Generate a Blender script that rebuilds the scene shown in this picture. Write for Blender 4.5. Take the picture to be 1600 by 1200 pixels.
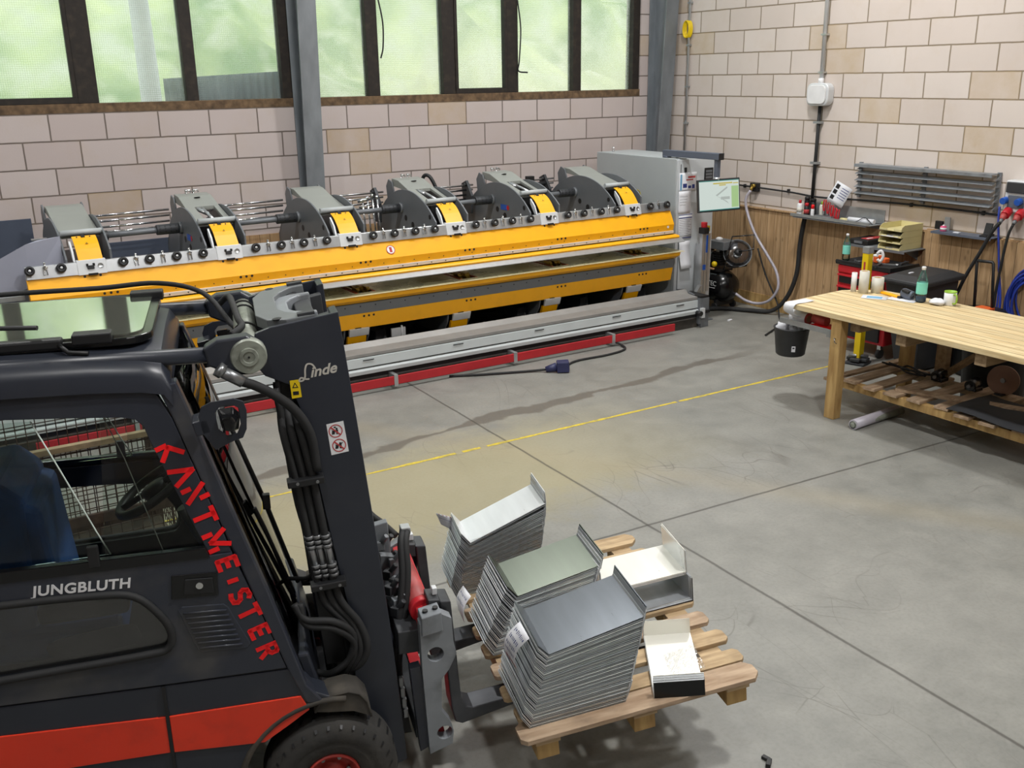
import bpy, bmesh, math, random
from mathutils import Vector, Matrix, Quaternion
for o in list(bpy.data.objects): bpy.data.objects.remove(o)
random.seed(4)
SC = bpy.context.scene
SC.cycles.transparent_max_bounces = 24
COL = SC.collection
PI = math.pi
R = math.radians
# ---------------------------------------------------------------- camera
def make_camera():
    cam = bpy.data.objects.new('camera', bpy.data.cameras.new('camera'))
    COL.objects.link(cam)
    yaw, pit, rol = 1.01164495, -0.307091114, -0.0156444196
    f = Vector((math.cos(pit)*math.cos(yaw), math.cos(pit)*math.sin(yaw), math.sin(pit)))
    rt = f.cross(Vector((0, 0, 1))).normalized(); up = rt.cross(f)
    r2 = math.cos(rol)*rt + math.sin(rol)*up
    u2 = -math.sin(rol)*rt + math.cos(rol)*up
    m = Matrix((r2, u2, -f)).transposed().to_4x4()
    m.translation = Vector((-8.859, -10.288, 2.777))
    cam.matrix_world = m
    cam.data.sensor_fit = 'HORIZONTAL'; cam.data.sensor_width = 36.0
    cam.data.lens = 1519.2*36/1600
    cam.data.clip_start = 0.05; cam.data.clip_end = 200
    SC.camera = cam
make_camera()
# ---------------------------------------------------------------- light
W = bpy.data.worlds.new('sky'); SC.world = W; W.use_nodes = True
W.node_tree.nodes['Background'].inputs[0].default_value = (0.80, 0.90, 1.0, 1)
W.node_tree.nodes['Background'].inputs[1].default_value = 2.3
def sun(rot, e, ang):
    l = bpy.data.lights.new('sun', 'SUN'); l.energy = e; l.angle = ang; l.color = (1, .96, .88)
    o = bpy.data.objects.new('sun', l); COL.objects.link(o); o.rotation_euler = rot
sun((R(50), 0, R(10)), 3.2, R(2))
def hall_lamp(x, y, z=6.0, e=150, s=.42):
    l = bpy.data.lights.new('hall_lamp', 'AREA'); l.shape = 'DISK'; l.size = s; l.energy = e; l.color = (1, .985, .97)
    o = bpy.data.objects.new('hall_lamp', l); COL.objects.link(o); o.location = (x, y, z)
for x, y, e in ((-2.4, -4.0, 230), (-5.6, -3.3, 135), (-8.8, -3.4, 120), (-3.0, -9.4, 80), (-5.7, -9.0, 290), (-9.2, -9.2, 80), (-12.4, -3.5, 100), (-12.4, -9.5, 70), (-5.6, -13.5, 70)):
    hall_lamp(x, y, 6.0, e)
vs = SC.view_settings
vs.view_transform = 'Standard'; vs.look = 'None'; vs.gamma = 1; vs.use_curve_mapping = False
vs.exposure = -0.33
# ---------------------------------------------------------------- materials
MATS = {}
def _n(nt, t, **k):
    n = nt.nodes.new(t)
    for a, b in k.items(): setattr(n, a, b)
    return n
def lin(c):
    return tuple(((v/12.92) if v <= .04045 else ((v+.055)/1.055)**2.4) for v in c)
def hx(s):
    return lin(tuple(int(s[i:i+2], 16)/255 for i in (0, 2, 4)))
def mat(name, c, rough=.5, metal=0., var=.06, scale=8., bump=0., bscale=40., spec=.5, coat=0., stretch=(1, 1, 1), c2=None, aniso=0., dirt=None, dscale=2.5, damt=.5, rvar=0.):
    if isinstance(c, str): c = hx(c)
    if isinstance(c2, str): c2 = hx(c2)
    if isinstance(dirt, str): dirt = hx(dirt)
    m = bpy.data.materials.new(name); m.use_nodes = True; nt = m.node_tree; L = nt.links
    b = nt.nodes['Principled BSDF']
    b.inputs['Roughness'].default_value = rough; b.inputs['Metallic'].default_value = metal
    b.inputs['Specular IOR Level'].default_value = spec; b.inputs['Coat Weight'].default_value = coat
    tc = _n(nt, 'ShaderNodeTexCoord'); mp = _n(nt, 'ShaderNodeMapping'); mp.inputs['Scale'].default_value = stretch
    L.new(tc.outputs['Object'], mp.inputs[0])
    no = _n(nt, 'ShaderNodeTexNoise'); no.inputs['Scale'].default_value = scale; no.inputs['Detail'].default_value = 5
    L.new(mp.outputs[0], no.inputs['Vector'])
    rp = _n(nt, 'ShaderNodeValToRGB')
    rp.color_ramp.elements[0].position = .3; rp.color_ramp.elements[1].position = .7
    a = tuple(max(0, v*(1-var)) for v in c); d = c2 if c2 else tuple(min(1, v*(1+var)) for v in c)
    rp.color_ramp.elements[0].color = (*a, 1); rp.color_ramp.elements[1].color = (*d, 1)
    L.new(no.outputs['Fac'], rp.inputs[0])
    out = rp.outputs[0]
    if dirt is not None:
        n2 = _n(nt, 'ShaderNodeTexNoise'); n2.inputs['Scale'].default_value = dscale; n2.inputs['Detail'].default_value = 8
        L.new(tc.outputs['Object'], n2.inputs['Vector'])
        r2 = _n(nt, 'ShaderNodeValToRGB'); r2.color_ramp.elements[0].position = .5; r2.color_ramp.elements[1].position = .72
        r2.color_ramp.elements[1].color = (damt, damt, damt, 1)
        L.new(n2.outputs['Fac'], r2.inputs[0])
        mx = _n(nt, 'ShaderNodeMix', data_type='RGBA'); L.new(r2.outputs[0], mx.inputs[0])
        L.new(out, mx.inputs[6]); mx.inputs[7].default_value = (*dirt, 1); out = mx.outputs[2]
    L.new(out, b.inputs['Base Color'])
    if rvar:
        mr = _n(nt, 'ShaderNodeMapRange'); L.new(no.outputs['Fac'], mr.inputs[0])
        mr.inputs[3].default_value = max(.02, rough-rvar); mr.inputs[4].default_value = rough+rvar
        L.new(mr.outputs[0], b.inputs['Roughness'])
    if aniso: b.inputs['Anisotropic'].default_value = aniso
    if bump:
        n3 = _n(nt, 'ShaderNodeTexNoise'); n3.inputs['Scale'].default_value = bscale; n3.inputs['Detail'].default_value = 4
        L.new(mp.outputs[0], n3.inputs['Vector'])
        bp = _n(nt, 'ShaderNodeBump'); bp.inputs['Strength'].default_value = bump; bp.inputs['Distance'].default_value = .01
        L.new(n3.outputs['Fac'], bp.inputs['Height']); L.new(bp.outputs[0], b.inputs['Normal'])
    MATS[name] = m
    return m
def glass(name, tint=(1, 1, 1), gloss=.12, rough=.02):
    m = bpy.data.materials.new(name); m.use_nodes = True; nt = m.node_tree; L = nt.links
    nt.nodes.remove(nt.nodes['Principled BSDF']); o = nt.nodes['Material Output']
    t = _n(nt, 'ShaderNodeBsdfTransparent'); t.inputs[0].default_value = (*tint, 1)
    g = _n(nt, 'ShaderNodeBsdfGlossy'); g.inputs['Roughness'].default_value = rough
    fr = _n(nt, 'ShaderNodeFresnel'); fr.inputs[0].default_value = 1.45
    ad = _n(nt, 'ShaderNodeMath', operation='MULTIPLY'); L.new(fr.outputs[0], ad.inputs[0]); ad.inputs[1].default_value = gloss*10
    mx = _n(nt, 'ShaderNodeMixShader'); L.new(ad.outputs[0], mx.inputs[0]); L.new(t.outputs[0], mx.inputs[1]); L.new(g.outputs[0], mx.inputs[2])
    L.new(mx.outputs[0], o.inputs[0]); MATS[name] = m
    return m
def val(nt, op, a, b=None, c=None):
    n = _n(nt, 'ShaderNodeMath', operation=op)
    for i, v in enumerate((a, b, c)):
        if v is None: continue
        if isinstance(v, (int, float)): n.inputs[i].default_value = v
        else: nt.links.new(v, n.inputs[i])
    return n.outputs[0]
def cmix(nt, f, a, b):
    n = _n(nt, 'ShaderNodeMix', data_type='RGBA')
    for i, v in ((0, f), (6, a), (7, b)):
        if isinstance(v, tuple): n.inputs[i].default_value = (*v, 1)
        elif isinstance(v, (int, float)): n.inputs[i].default_value = v
        else: nt.links.new(v, n.inputs[i])
    return n.outputs[2]
def noise(nt, vec, s, d=4, rough=.5):
    n = _n(nt, 'ShaderNodeTexNoise'); n.inputs['Scale'].default_value = s; n.inputs['Detail'].default_value = d; n.inputs['Roughness'].default_value = rough
    nt.links.new(vec, n.inputs['Vector']); return n.outputs['Fac']
def ramp(nt, f, p0, p1, c0=(0, 0, 0), c1=(1, 1, 1)):
    n = _n(nt, 'ShaderNodeValToRGB'); e = n.color_ramp.elements
    e[0].position = p0; e[1].position = p1; e[0].color = (*c0, 1); e[1].color = (*c1, 1)
    nt.links.new(f, n.inputs[0]); return n.outputs[0]
def base(name):
    m = bpy.data.materials.new(name); m.use_nodes = True; nt = m.node_tree
    MATS[name] = m
    geo = _n(nt, 'ShaderNodeNewGeometry'); sp = _n(nt, 'ShaderNodeSeparateXYZ'); nt.links.new(geo.outputs['Position'], sp.inputs[0])
    return m, nt, nt.nodes['Principled BSDF'], geo.outputs['Position'], sp.outputs
def block_wall(name, axis, shift, ca, cb, mortar):
    m, nt, b, pos, s = base(name)
    u = val(nt, 'SUBTRACT', val(nt, 'MULTIPLY', s[axis], -1), shift)
    cm = _n(nt, 'ShaderNodeCombineXYZ'); nt.links.new(u, cm.inputs[0]); nt.links.new(s[2], cm.inputs[1])
    dn = _n(nt, 'ShaderNodeTexNoise'); dn.inputs['Scale'].default_value = 9; nt.links.new(pos, dn.inputs['Vector'])
    vm = _n(nt, 'ShaderNodeVectorMath', operation='MULTIPLY_ADD'); nt.links.new(dn.outputs['Color'], vm.inputs[0]); vm.inputs[1].default_value = (.006, .006, 0); nt.links.new(cm.outputs[0], vm.inputs[2])
    br = _n(nt, 'ShaderNodeTexBrick'); nt.links.new(vm.outputs[0], br.inputs['Vector'])
    br.inputs['Scale'].default_value = 1; br.inputs['Brick Width'].default_value = .5; br.inputs['Row Height'].default_value = .25
    br.inputs['Mortar Size'].default_value = .008; br.inputs['Mortar Smooth'].default_value = .25
    br.inputs['Color1'].default_value = (*ca, 1); br.inputs['Color2'].default_value = (*cb, 1); br.inputs['Mortar'].default_value = (*mortar, 1); br.inputs['Bias'].default_value = -.2
    # a second layer of per-block tint
    br2 = _n(nt, 'ShaderNodeTexBrick'); mp = _n(nt, 'ShaderNodeMapping'); mp.inputs['Location'].default_value = (50, 25, 0)
    nt.links.new(vm.outputs[0], mp.inputs[0]); nt.links.new(mp.outputs[0], br2.inputs['Vector'])
    for k, v in (('Scale', 1), ('Brick Width', .5), ('Row Height', .25), ('Mortar Size', 0)): br2.inputs[k].default_value = v
    br2.inputs['Color1'].default_value = (0, 0, 0, 1); br2.inputs['Color2'].default_value = (1, 1, 1, 1); br2.inputs['Mortar'].default_value = (0, 0, 0, 1)
    st = ramp(nt, noise(nt, pos, 2.2, 7, .65), .5, .75)
    odd = ramp(nt, br2.outputs['Color'], .86, .9)
    nv = val(nt, 'MULTIPLY', noise(nt, pos, 5, 6, .6), .9)
    amt = val(nt, 'MULTIPLY', val(nt, 'ADD', val(nt, 'MULTIPLY', st, .35), val(nt, 'MULTIPLY', odd, .8)), nv)
    c = cmix(nt, amt, br.outputs['Color'], hx('b59a68'))
    sp2 = ramp(nt, noise(nt, pos, 38, 6, .7), .68, .76)
    c = cmix(nt, val(nt, 'MULTIPLY', sp2, .45), c, hx('6e6255'))
    gr = noise(nt, pos, 1.3, 4); c = cmix(nt, val(nt, 'MULTIPLY', gr, .22), c, hx('8d8078'))
    nt.links.new(c, b.inputs['Base Color']); b.inputs['Roughness'].default_value = .9; b.inputs['Specular IOR Level'].default_value = .2
    h = val(nt, 'ADD', val(nt, 'MULTIPLY', br.outputs['Fac'], -1), val(nt, 'MULTIPLY', noise(nt, pos, 60, 5), .15))
    bp = _n(nt, 'ShaderNodeBump'); bp.inputs['Strength'].default_value = .6; bp.inputs['Distance'].default_value = .006
    nt.links.new(h, bp.inputs['Height']); nt.links.new(bp.outputs[0], b.inputs['Normal'])
    return m
def planks(name, axis, width, ca, cb, gap=.05, off=0., along=2, rough=.75, gscale=1.0):
    """boards running along `along`, laid side by side over `axis` (world axes)"""
    m, nt, b, pos, s = base(name)
    u = val(nt, 'DIVIDE', val(nt, 'ADD', s[axis], off), width)
    idx = val(nt, 'FLOOR', u); fr = val(nt, 'FRACT', u)
    g = val(nt, 'ADD', val(nt, 'LESS_THAN', fr, gap/2), val(nt, 'GREATER_THAN', fr, 1-gap/2))
    wn = _n(nt, 'ShaderNodeTexWhiteNoise'); wn.noise_dimensions = '1D'; nt.links.new(idx, wn.inputs['W'])
    mp = _n(nt, 'ShaderNodeMapping'); sc = [14, 14, 14]; sc[along] = 1.1; mp.inputs['Scale'].default_value = [q*gscale for q in sc]
    ad = _n(nt, 'ShaderNodeVectorMath', operation='MULTIPLY_ADD'); nt.links.new(wn.outputs['Color'], ad.inputs[0]); ad.inputs[1].default_value = (7, 7, 7); nt.links.new(pos, ad.inputs[2])
    nt.links.new(ad.outputs[0], mp.inputs[0])
    gn = noise(nt, mp.outputs[0], 2.2, 8, .62)
    c = cmix(nt, ramp(nt, gn, .32, .7), ca, cb)
    kn = _n(nt, 'ShaderNodeTexVoronoi'); kn.inputs['Scale'].default_value = 1
    mp2 = _n(nt, 'ShaderNodeMapping'); s2 = [7, 7, 7]; s2[along] = 3.2; mp2.inputs['Scale'].default_value = s2; nt.links.new(ad.outputs[0], mp2.inputs[0]); nt.links.new(mp2.outputs[0], kn.inputs['Vector'])
    k = ramp(nt, kn.outputs['Distance'], .04, .12, (1, 1, 1), (0, 0, 0))
    c = cmix(nt, val(nt, 'MULTIPLY', k, .6), c, tuple(v*.35 for v in ca))
    c = cmix(nt, val(nt, 'MULTIPLY', wn.outputs['Value'], .35), c, tuple(v*.62 for v in cb))
    c = cmix(nt, val(nt, 'MULTIPLY', g, .8), c, tuple(v*.22 for v in ca))
    nt.links.new(c, b.inputs['Base Color']); b.inputs['Roughness'].default_value = rough; b.inputs['Specular IOR Level'].default_value = .3
    bp = _n(nt, 'ShaderNodeBump'); bp.inputs['Strength'].default_value = .4; bp.inputs['Distance'].default_value = .004
    nt.links.new(val(nt, 'SUBTRACT', gn, val(nt, 'MULTIPLY', g, 2)), bp.inputs['Height']); nt.links.new(bp.outputs[0], b.inputs['Normal'])
    return m
def linedist(nt, s, p, q):
    """distance from the world xy point to the infinite line p-q, and the parameter along it"""
    dx, dy = q[0]-p[0], q[1]-p[1]; l = math.hypot(dx, dy); dx /= l; dy /= l
    X = val(nt, 'SUBTRACT', s[0], p[0]); Y = val(nt, 'SUBTRACT', s[1], p[1])
    d = val(nt, 'SUBTRACT', val(nt, 'MULTIPLY', X, dy), val(nt, 'MULTIPLY', Y, dx))
    t = val(nt, 'ADD', val(nt, 'MULTIPLY', X, dx), val(nt, 'MULTIPLY', Y, dy))
    return d, t, l
def concrete():
    m, nt, b, pos, s = base('polished_concrete')
    n1 = noise(nt, pos, .55, 8, .6); n2 = noise(nt, pos, 3.5, 8, .65); n3 = noise(nt, pos, 45, 4, .6)
    c = cmix(nt, ramp(nt, n1, .3, .72), hx('73746f'), hx('8b8b86'))
    c = cmix(nt, val(nt, 'MULTIPLY', ramp(nt, n2, .35, .7), .55), c, hx('9b9a93'))
    c = cmix(nt, val(nt, 'MULTIPLY', ramp(nt, n3, .45, .75), .25), c, hx('606058'))
    # yellowish sheen beside the tape, painted into the floor colour
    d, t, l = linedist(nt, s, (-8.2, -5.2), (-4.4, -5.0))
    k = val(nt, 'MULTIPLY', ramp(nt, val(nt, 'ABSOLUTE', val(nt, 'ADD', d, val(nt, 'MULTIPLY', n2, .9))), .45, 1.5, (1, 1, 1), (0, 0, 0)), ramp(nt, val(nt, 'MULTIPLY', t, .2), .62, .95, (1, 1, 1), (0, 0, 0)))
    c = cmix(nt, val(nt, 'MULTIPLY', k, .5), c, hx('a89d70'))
    d, t, l = linedist(nt, s, (-4.6, -5.2), (-2.6, -8.2))
    k = ramp(nt, val(nt, 'ABSOLUTE', val(nt, 'ADD', d, val(nt, 'MULTIPLY', n2, .1))), .03, .22, (1, 1, 1), (0, 0, 0))
    c = cmix(nt, val(nt, 'MULTIPLY', k, .22), c, hx('a2967a'))
    # oily streak
    d, t, l = linedist(nt, s, (-6.35, -3.72), (-1.9, -3.35))
    w = val(nt, 'ADD', val(nt, 'ABSOLUTE', val(nt, 'ADD', d, val(nt, 'MULTIPLY', val(nt, 'SUBTRACT', noise(nt, pos, 1.1, 3), .5), .55))), val(nt, 'MULTIPLY', noise(nt, pos, 3.2, 3), .22))
    k = val(nt, 'MULTIPLY', ramp(nt, w, .155, .185, (1, 1, 1), (0, 0, 0)), val(nt, 'MULTIPLY', ramp(nt, val(nt, 'MULTIPLY', t, .1), .42, .5, (1, 1, 1), (0, 0, 0)), ramp(nt, val(nt, 'ADD', val(nt, 'MULTIPLY', t, .1), .5), .32, .38)))
    c = cmix(nt, val(nt, 'MULTIPLY', k, .7), c, hx('58524a'))
    # fine scratches and tyre arcs
    for sc_, p, st in ((2.6, .005, 3), (1.7, .004, 7), (4.1, .006, 5)):
        mp = _n(nt, 'ShaderNodeMapping'); mp.inputs['Rotation'].default_value = (0, 0, st); mp.inputs['Scale'].default_value = (1, .35, 1); nt.links.new(pos, mp.inputs[0])
        dn = _n(nt, 'ShaderNodeTexNoise'); dn.inputs['Scale'].default_value = .8; nt.links.new(mp.outputs[0], dn.inputs['Vector'])
        vm = _n(nt, 'ShaderNodeVectorMath', operation='MULTIPLY_ADD'); nt.links.new(dn.outputs['Color'], vm.inputs[0]); vm.inputs[1].default_value = (1.5, 1.5, 0); nt.links.new(mp.outputs[0], vm.inputs[2])
        vo = _n(nt, 'ShaderNodeTexVoronoi', feature='DISTANCE_TO_EDGE'); vo.inputs['Scale'].default_value = sc_; nt.links.new(vm.outputs[0], vo.inputs['Vector'])
        k = ramp(nt, vo.outputs['Distance'], p*.4, p, (1, 1, 1), (0, 0, 0))
        k = val(nt, 'MULTIPLY', k, ramp(nt, noise(nt, pos, 1.2, 3), .5, .62))
        c = cmix(nt, val(nt, 'MULTIPLY', k, .45), c, hx('55524c'))
    # expansion joints
    for p, q in (((-5.01, -2.31), (-5.17, -8.46)), ((-1.25, -6.117), (-5.4, -5.9)), ((-10.1, -2), (-10.2, -8)), ((-1, -11), (-6, -10.8))):
        d, t, l = linedist(nt, s, p, q)
        d = val(nt, 'ADD', d, val(nt, 'MULTIPLY', val(nt, 'SUBTRACT', n2, .5), .02))
        k = ramp(nt, val(nt, 'ABSOLUTE', d), .006, .013, (1, 1, 1), (0, 0, 0)); c = cmix(nt, val(nt, 'MULTIPLY', k, .72), c, hx('3b3834'))
    nt.links.new(c, b.inputs['Base Color'])
    nt.links.new(val(nt, 'ADD', val(nt, 'MULTIPLY', n2, .35), .28), b.inputs['Roughness']); b.inputs['Specular IOR Level'].default_value = .42
    bp = _n(nt, 'ShaderNodeBump'); bp.inputs['Strength'].default_value = .12; bp.inputs['Distance'].default_value = .004
    nt.links.new(n3, bp.inputs['Height']); nt.links.new(bp.outputs[0], b.inputs['Normal'])
    return m
# ---------------------------------------------------------------- mesh helpers
ROOT = {}
def frame(o=(0, 0, 0), x=(1, 0, 0), z=(0, 0, 1)):
    x = Vector(x).normalized(); z = Vector(z).normalized(); y = z.cross(x).normalized(); z = x.cross(y)
    m = Matrix((x, y, z)).transposed().to_4x4(); m.translation = Vector(o); return m
def thing(name, label, cat, loc=(0, 0, 0), rz=0, group=None, m=None):
    o = bpy.data.objects.new(name, None); COL.objects.link(o); o.empty_display_size = .1
    M = m if m is not None else Matrix.Translation(Vector(loc)) @ Matrix.Rotation(rz, 4, 'Z')
    o.matrix_world = M; ROOT[o] = M.copy()
    o['label'] = label; o['category'] = cat
    if group: o['group'] = group
    return o
def tag(o, label, cat, group=None, kind=None):
    o['label'] = label; o['category'] = cat
    if group: o['group'] = group
    if kind: o['kind'] = kind
    return o
class MB:
    """collects shapes (in the frame F) and links them as one mesh object"""
    def __init__(s, F=None): s.v = []; s.f = []; s.sm = []; s.F = F or Matrix()
    def add(s, vs, fs, smooth=False, M=None):
        n = len(s.v)
        for v in vs:
            v = Vector(v)
            s.v.append((M @ v) if M is not None else v)
        for f in fs: s.f.append(tuple(i+n for i in f)); s.sm.append(smooth)
        return s
    def box(s, a, b, M=None):
        (x0, y0, z0), (x1, y1, z1) = a, b
        if x0 > x1: x0, x1 = x1, x0
        if y0 > y1: y0, y1 = y1, y0
        if z0 > z1: z0, z1 = z1, z0
        return s.add([(x0, y0, z0), (x1, y0, z0), (x1, y1, z0), (x0, y1, z0), (x0, y0, z1), (x1, y0, z1), (x1, y1, z1), (x0, y1, z1)],
                     [(0, 3, 2, 1), (4, 5, 6, 7), (0, 1, 5, 4), (1, 2, 6, 5), (2, 3, 7, 6), (3, 0, 4, 7)], M=M)
    def cbox(s, c, d, M=None, rz=0, ry=0, rx=0):
        T = Matrix.Translation(Vector(c)) @ Matrix.Rotation(rz, 4, 'Z') @ Matrix.Rotation(ry, 4, 'Y') @ Matrix.Rotation(rx, 4, 'X')
        if M is not None: T = M @ T
        return s.box((-d[0]/2, -d[1]/2, -d[2]/2), (d[0]/2, d[1]/2, d[2]/2), T)
    def prism(s, poly, h, M=None, h0=0.):
        """poly in local xy extruded h0..h along local z"""
        n = len(poly); A = sum(poly[i][0]*poly[(i+1) % n][1]-poly[(i+1) % n][0]*poly[i][1] for i in range(n))
        if A < 0: poly = poly[::-1]
        if h < h0: h0, h = h, h0
        vs = [(p[0], p[1], h0) for p in poly]+[(p[0], p[1], h) for p in poly]
        fs = [tuple(range(n-1, -1, -1)), tuple(range(n, 2*n))]+[(i, (i+1) % n, (i+1) % n+n, i+n) for i in range(n)]
        return s.add(vs, fs, M=M)
    def sy(s, poly, y0, y1, M=None):
        """poly given as (x, z), extruded along y"""
        T = Matrix(((1, 0, 0, 0), (0, 0, -1, 0), (0, 1, 0, 0), (0, 0, 0, 1)))
        if M is not None: T = M @ T
        return s.prism(poly, -y0, T, -y1)
    def sx(s, poly, x0, x1, M=None):
        """poly given as (y, z), extruded along x"""
        T = Matrix(((0, 0, 1, 0), (1, 0, 0, 0), (0, 1, 0, 0), (0, 0, 0, 1)))
        if M is not None: T = M @ T
        return s.prism(poly, x1, T, x0)
    def cyl(s, p, q, r, r2=None, n=16, caps=True, smooth=True):
        return s.tube([p, q], [r, r if r2 is None else r2], n, caps, smooth)
    def tube(s, path, r, n=8, caps=True, smooth=True, closed=False):
        P = [Vector(p) for p in path]; m = len(P)
        if not isinstance(r, (list, tuple)): r = [r]*m
        tn = []
        for i in range(m):
            if closed: t = P[(i+1) % m]-P[i-1]
            else: t = P[min(i+1, m-1)]-P[max(i-1, 0)]
            tn.append(t.normalized() if t.length > 1e-9 else Vector((0, 0, 1)))
        up = Vector((0, 0, 1)) if abs(tn[0].z) < .9 else Vector((1, 0, 0))
        nrm = (up-tn[0]*up.dot(tn[0])).normalized(); rings = []
        vs = []
        for i in range(m):
            if i: nrm = (nrm-tn[i]*nrm.dot(tn[i]))
            nrm = nrm.normalized() if nrm.length > 1e-9 else tn[i].orthogonal().normalized()
            b = tn[i].cross(nrm)
            for k in range(n):
                a = 2*PI*k/n; vs.append(P[i]+(nrm*math.cos(a)+b*math.sin(a))*r[i])
        fs = []
        for i in range(m if closed else m-1):
            j = (i+1) % m
            for k in range(n): fs.append((i*n+k, i*n+(k+1) % n, j*n+(k+1) % n, j*n+k))
        s.add(vs, fs, smooth)
        if caps and not closed:
            k0 = len(s.v)-m*n
            s.f.append(tuple(k0+k for k in range(n-1, -1, -1))); s.sm.append(False)
            s.f.append(tuple(k0+(m-1)*n+k for k in range(n))); s.sm.append(False)
        return s
    def lathe(s, prof, M=None, n=24, smooth=True):
        """prof (r, z) revolved about local z"""
        vs = []; fs = []
        for r, z in prof:
            for k in range(n): a = 2*PI*k/n; vs.append((r*math.cos(a), r*math.sin(a), z))
        for i in range(len(prof)-1):
            for k in range(n): fs.append((i*n+k, i*n+(k+1) % n, (i+1)*n+(k+1) % n, (i+1)*n+k))
        if prof[0][0] > 1e-6: fs.append(tuple(range(n-1, -1, -1)))
        if prof[-1][0] > 1e-6: fs.append(tuple((len(prof)-1)*n+k for k in range(n)))
        return s.add(vs, fs, smooth, M)
    def quad(s, a, b, c, d): return s.add([a, b, c, d], [(0, 1, 2, 3)])
    def ball(s, c, r, M=None, n=12, sz=1.):
        pr = [(r*math.sin(PI*i/8)+1e-7, -r*sz*math.cos(PI*i/8)) for i in range(9)]
        T = Matrix.Translation(Vector(c)); T = (M @ T) if M is not None else T
        return s.lathe(pr, T, n)
    def build(s, name, m, parent=None, bevel=0, seg=2, base=None, solid=0, sub=0, F=None):
        F = F or s.F
        if parent is not None: inv = ROOT[parent].inverted()
        else:
            inv = Matrix.Translation(-Vector(base)) if base is not None else Matrix()
        T = inv @ F
        me = bpy.data.meshes.new(name)
        me.from_pydata([T @ v for v in s.v], [], s.f)
        for p, k in zip(me.polygons, s.sm): p.use_smooth = k
        me.materials.append(MATS[m] if isinstance(m, str) else m)
        bm = bmesh.new(); bm.from_mesh(me); bmesh.ops.remove_doubles(bm, verts=bm.verts, dist=1e-6)
        if not solid: bmesh.ops.recalc_face_normals(bm, faces=bm.faces)
        bm.to_mesh(me); bm.free(); me.update()
        o = bpy.data.objects.new(name, me); COL.objects.link(o)
        if parent is not None: o.parent = parent; ROOT[o] = ROOT[parent]
        else:
            if base is not None: o.location = base
            ROOT[o] = Matrix.Translation(Vector(base)) if base is not None else Matrix()
        if solid:
            md = o.modifiers.new('thick', 'SOLIDIFY'); md.thickness = solid; md.offset = 0
        if sub:
            md = o.modifiers.new('sub', 'SUBSURF'); md.levels = sub; md.render_levels = sub
        if bevel:
            md = o.modifiers.new('bevel', 'BEVEL'); md.width = bevel; md.segments = seg; md.limit_method = 'ANGLE'; md.angle_limit = R(40)
            md.harden_normals = False
        return o
def dup(root, M=None, label=None, group=None, name=None):
    """copy of a thing with copies of its parts and sub-parts; M is its new world matrix"""
    r = root.copy(); COL.objects.link(r)
    if M is not None: r.matrix_world = M
    ROOT[r] = M.copy() if M is not None else ROOT[root]
    if label: r['label'] = label
    if group: r['group'] = group
    def rec(src, dst):
        for ch in [c for c in KIDS.get(src, [])]:
            c = ch.copy(); COL.objects.link(c); c.parent = dst; ROOT[c] = ROOT[r]; rec(ch, c)
    rec(root, r)
    return r
KIDS = {}
def index_kids(root):
    todo = [root]
    while todo:
        a = todo.pop(); KIDS[a] = [o for o in COL.objects if o.parent == a]; todo += KIDS[a]
def arc(c, r, a0, a1, n):
    return [(c[0]+r*math.cos(R(a0+(a1-a0)*i/n)), c[1]+r*math.sin(R(a0+(a1-a0)*i/n))) for i in range(n+1)]
def rrect(w, h, r, n=4):
    p = []
    for cx, cy, a in ((w/2-r, h/2-r, 0), (-w/2+r, h/2-r, 90), (-w/2+r, -h/2+r, 180), (w/2-r, -h/2+r, 270)):
        p += arc((cx, cy), r, a, a+90, n)
    return p
def spline(pts, n=6):
    """Catmull-Rom through pts"""
    P = [Vector(p) for p in pts]; P = [P[0]*2-P[1]]+P+[P[-1]*2-P[-2]]; out = []
    for i in range(1, len(P)-2):
        a, b, c, d = P[i-1:i+3]
        for k in range(n):
            t = k/n
            out.append(.5*((2*b)+(c-a)*t+(2*a-5*b+4*c-d)*t*t+(3*b-a-3*c+d)*t**3))
    out.append(P[-2]); return out
def text_mesh(body, size, name, m, parent, M, extrude=.0006, shear=0., offset=0., align='CENTER', xs=1., sp=1.):
    cu = bpy.data.curves.new(name, 'FONT'); cu.body = body; cu.size = size; cu.extrude = extrude; cu.shear = shear; cu.offset = offset; cu.align_x = align; cu.align_y = 'CENTER'; cu.space_character = sp
    to = bpy.data.objects.new('tmp', cu); COL.objects.link(to)
    dg = bpy.context.evaluated_depsgraph_get(); me = bpy.data.meshes.new_from_object(to.evaluated_get(dg))
    bpy.data.objects.remove(to); bpy.data.curves.remove(cu)
    T = ROOT[parent].inverted() @ M if parent is not None else M
    for v in me.vertices: v.co = T @ Vector((v.co.x*xs, v.co.y, v.co.z))
    me.materials.clear(); me.materials.append(MATS[m]); me.name = name
    o = bpy.data.objects.new(name, me); COL.objects.link(o)
    if parent is not None: o.parent = parent; ROOT[o] = ROOT[parent]
    return o
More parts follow.
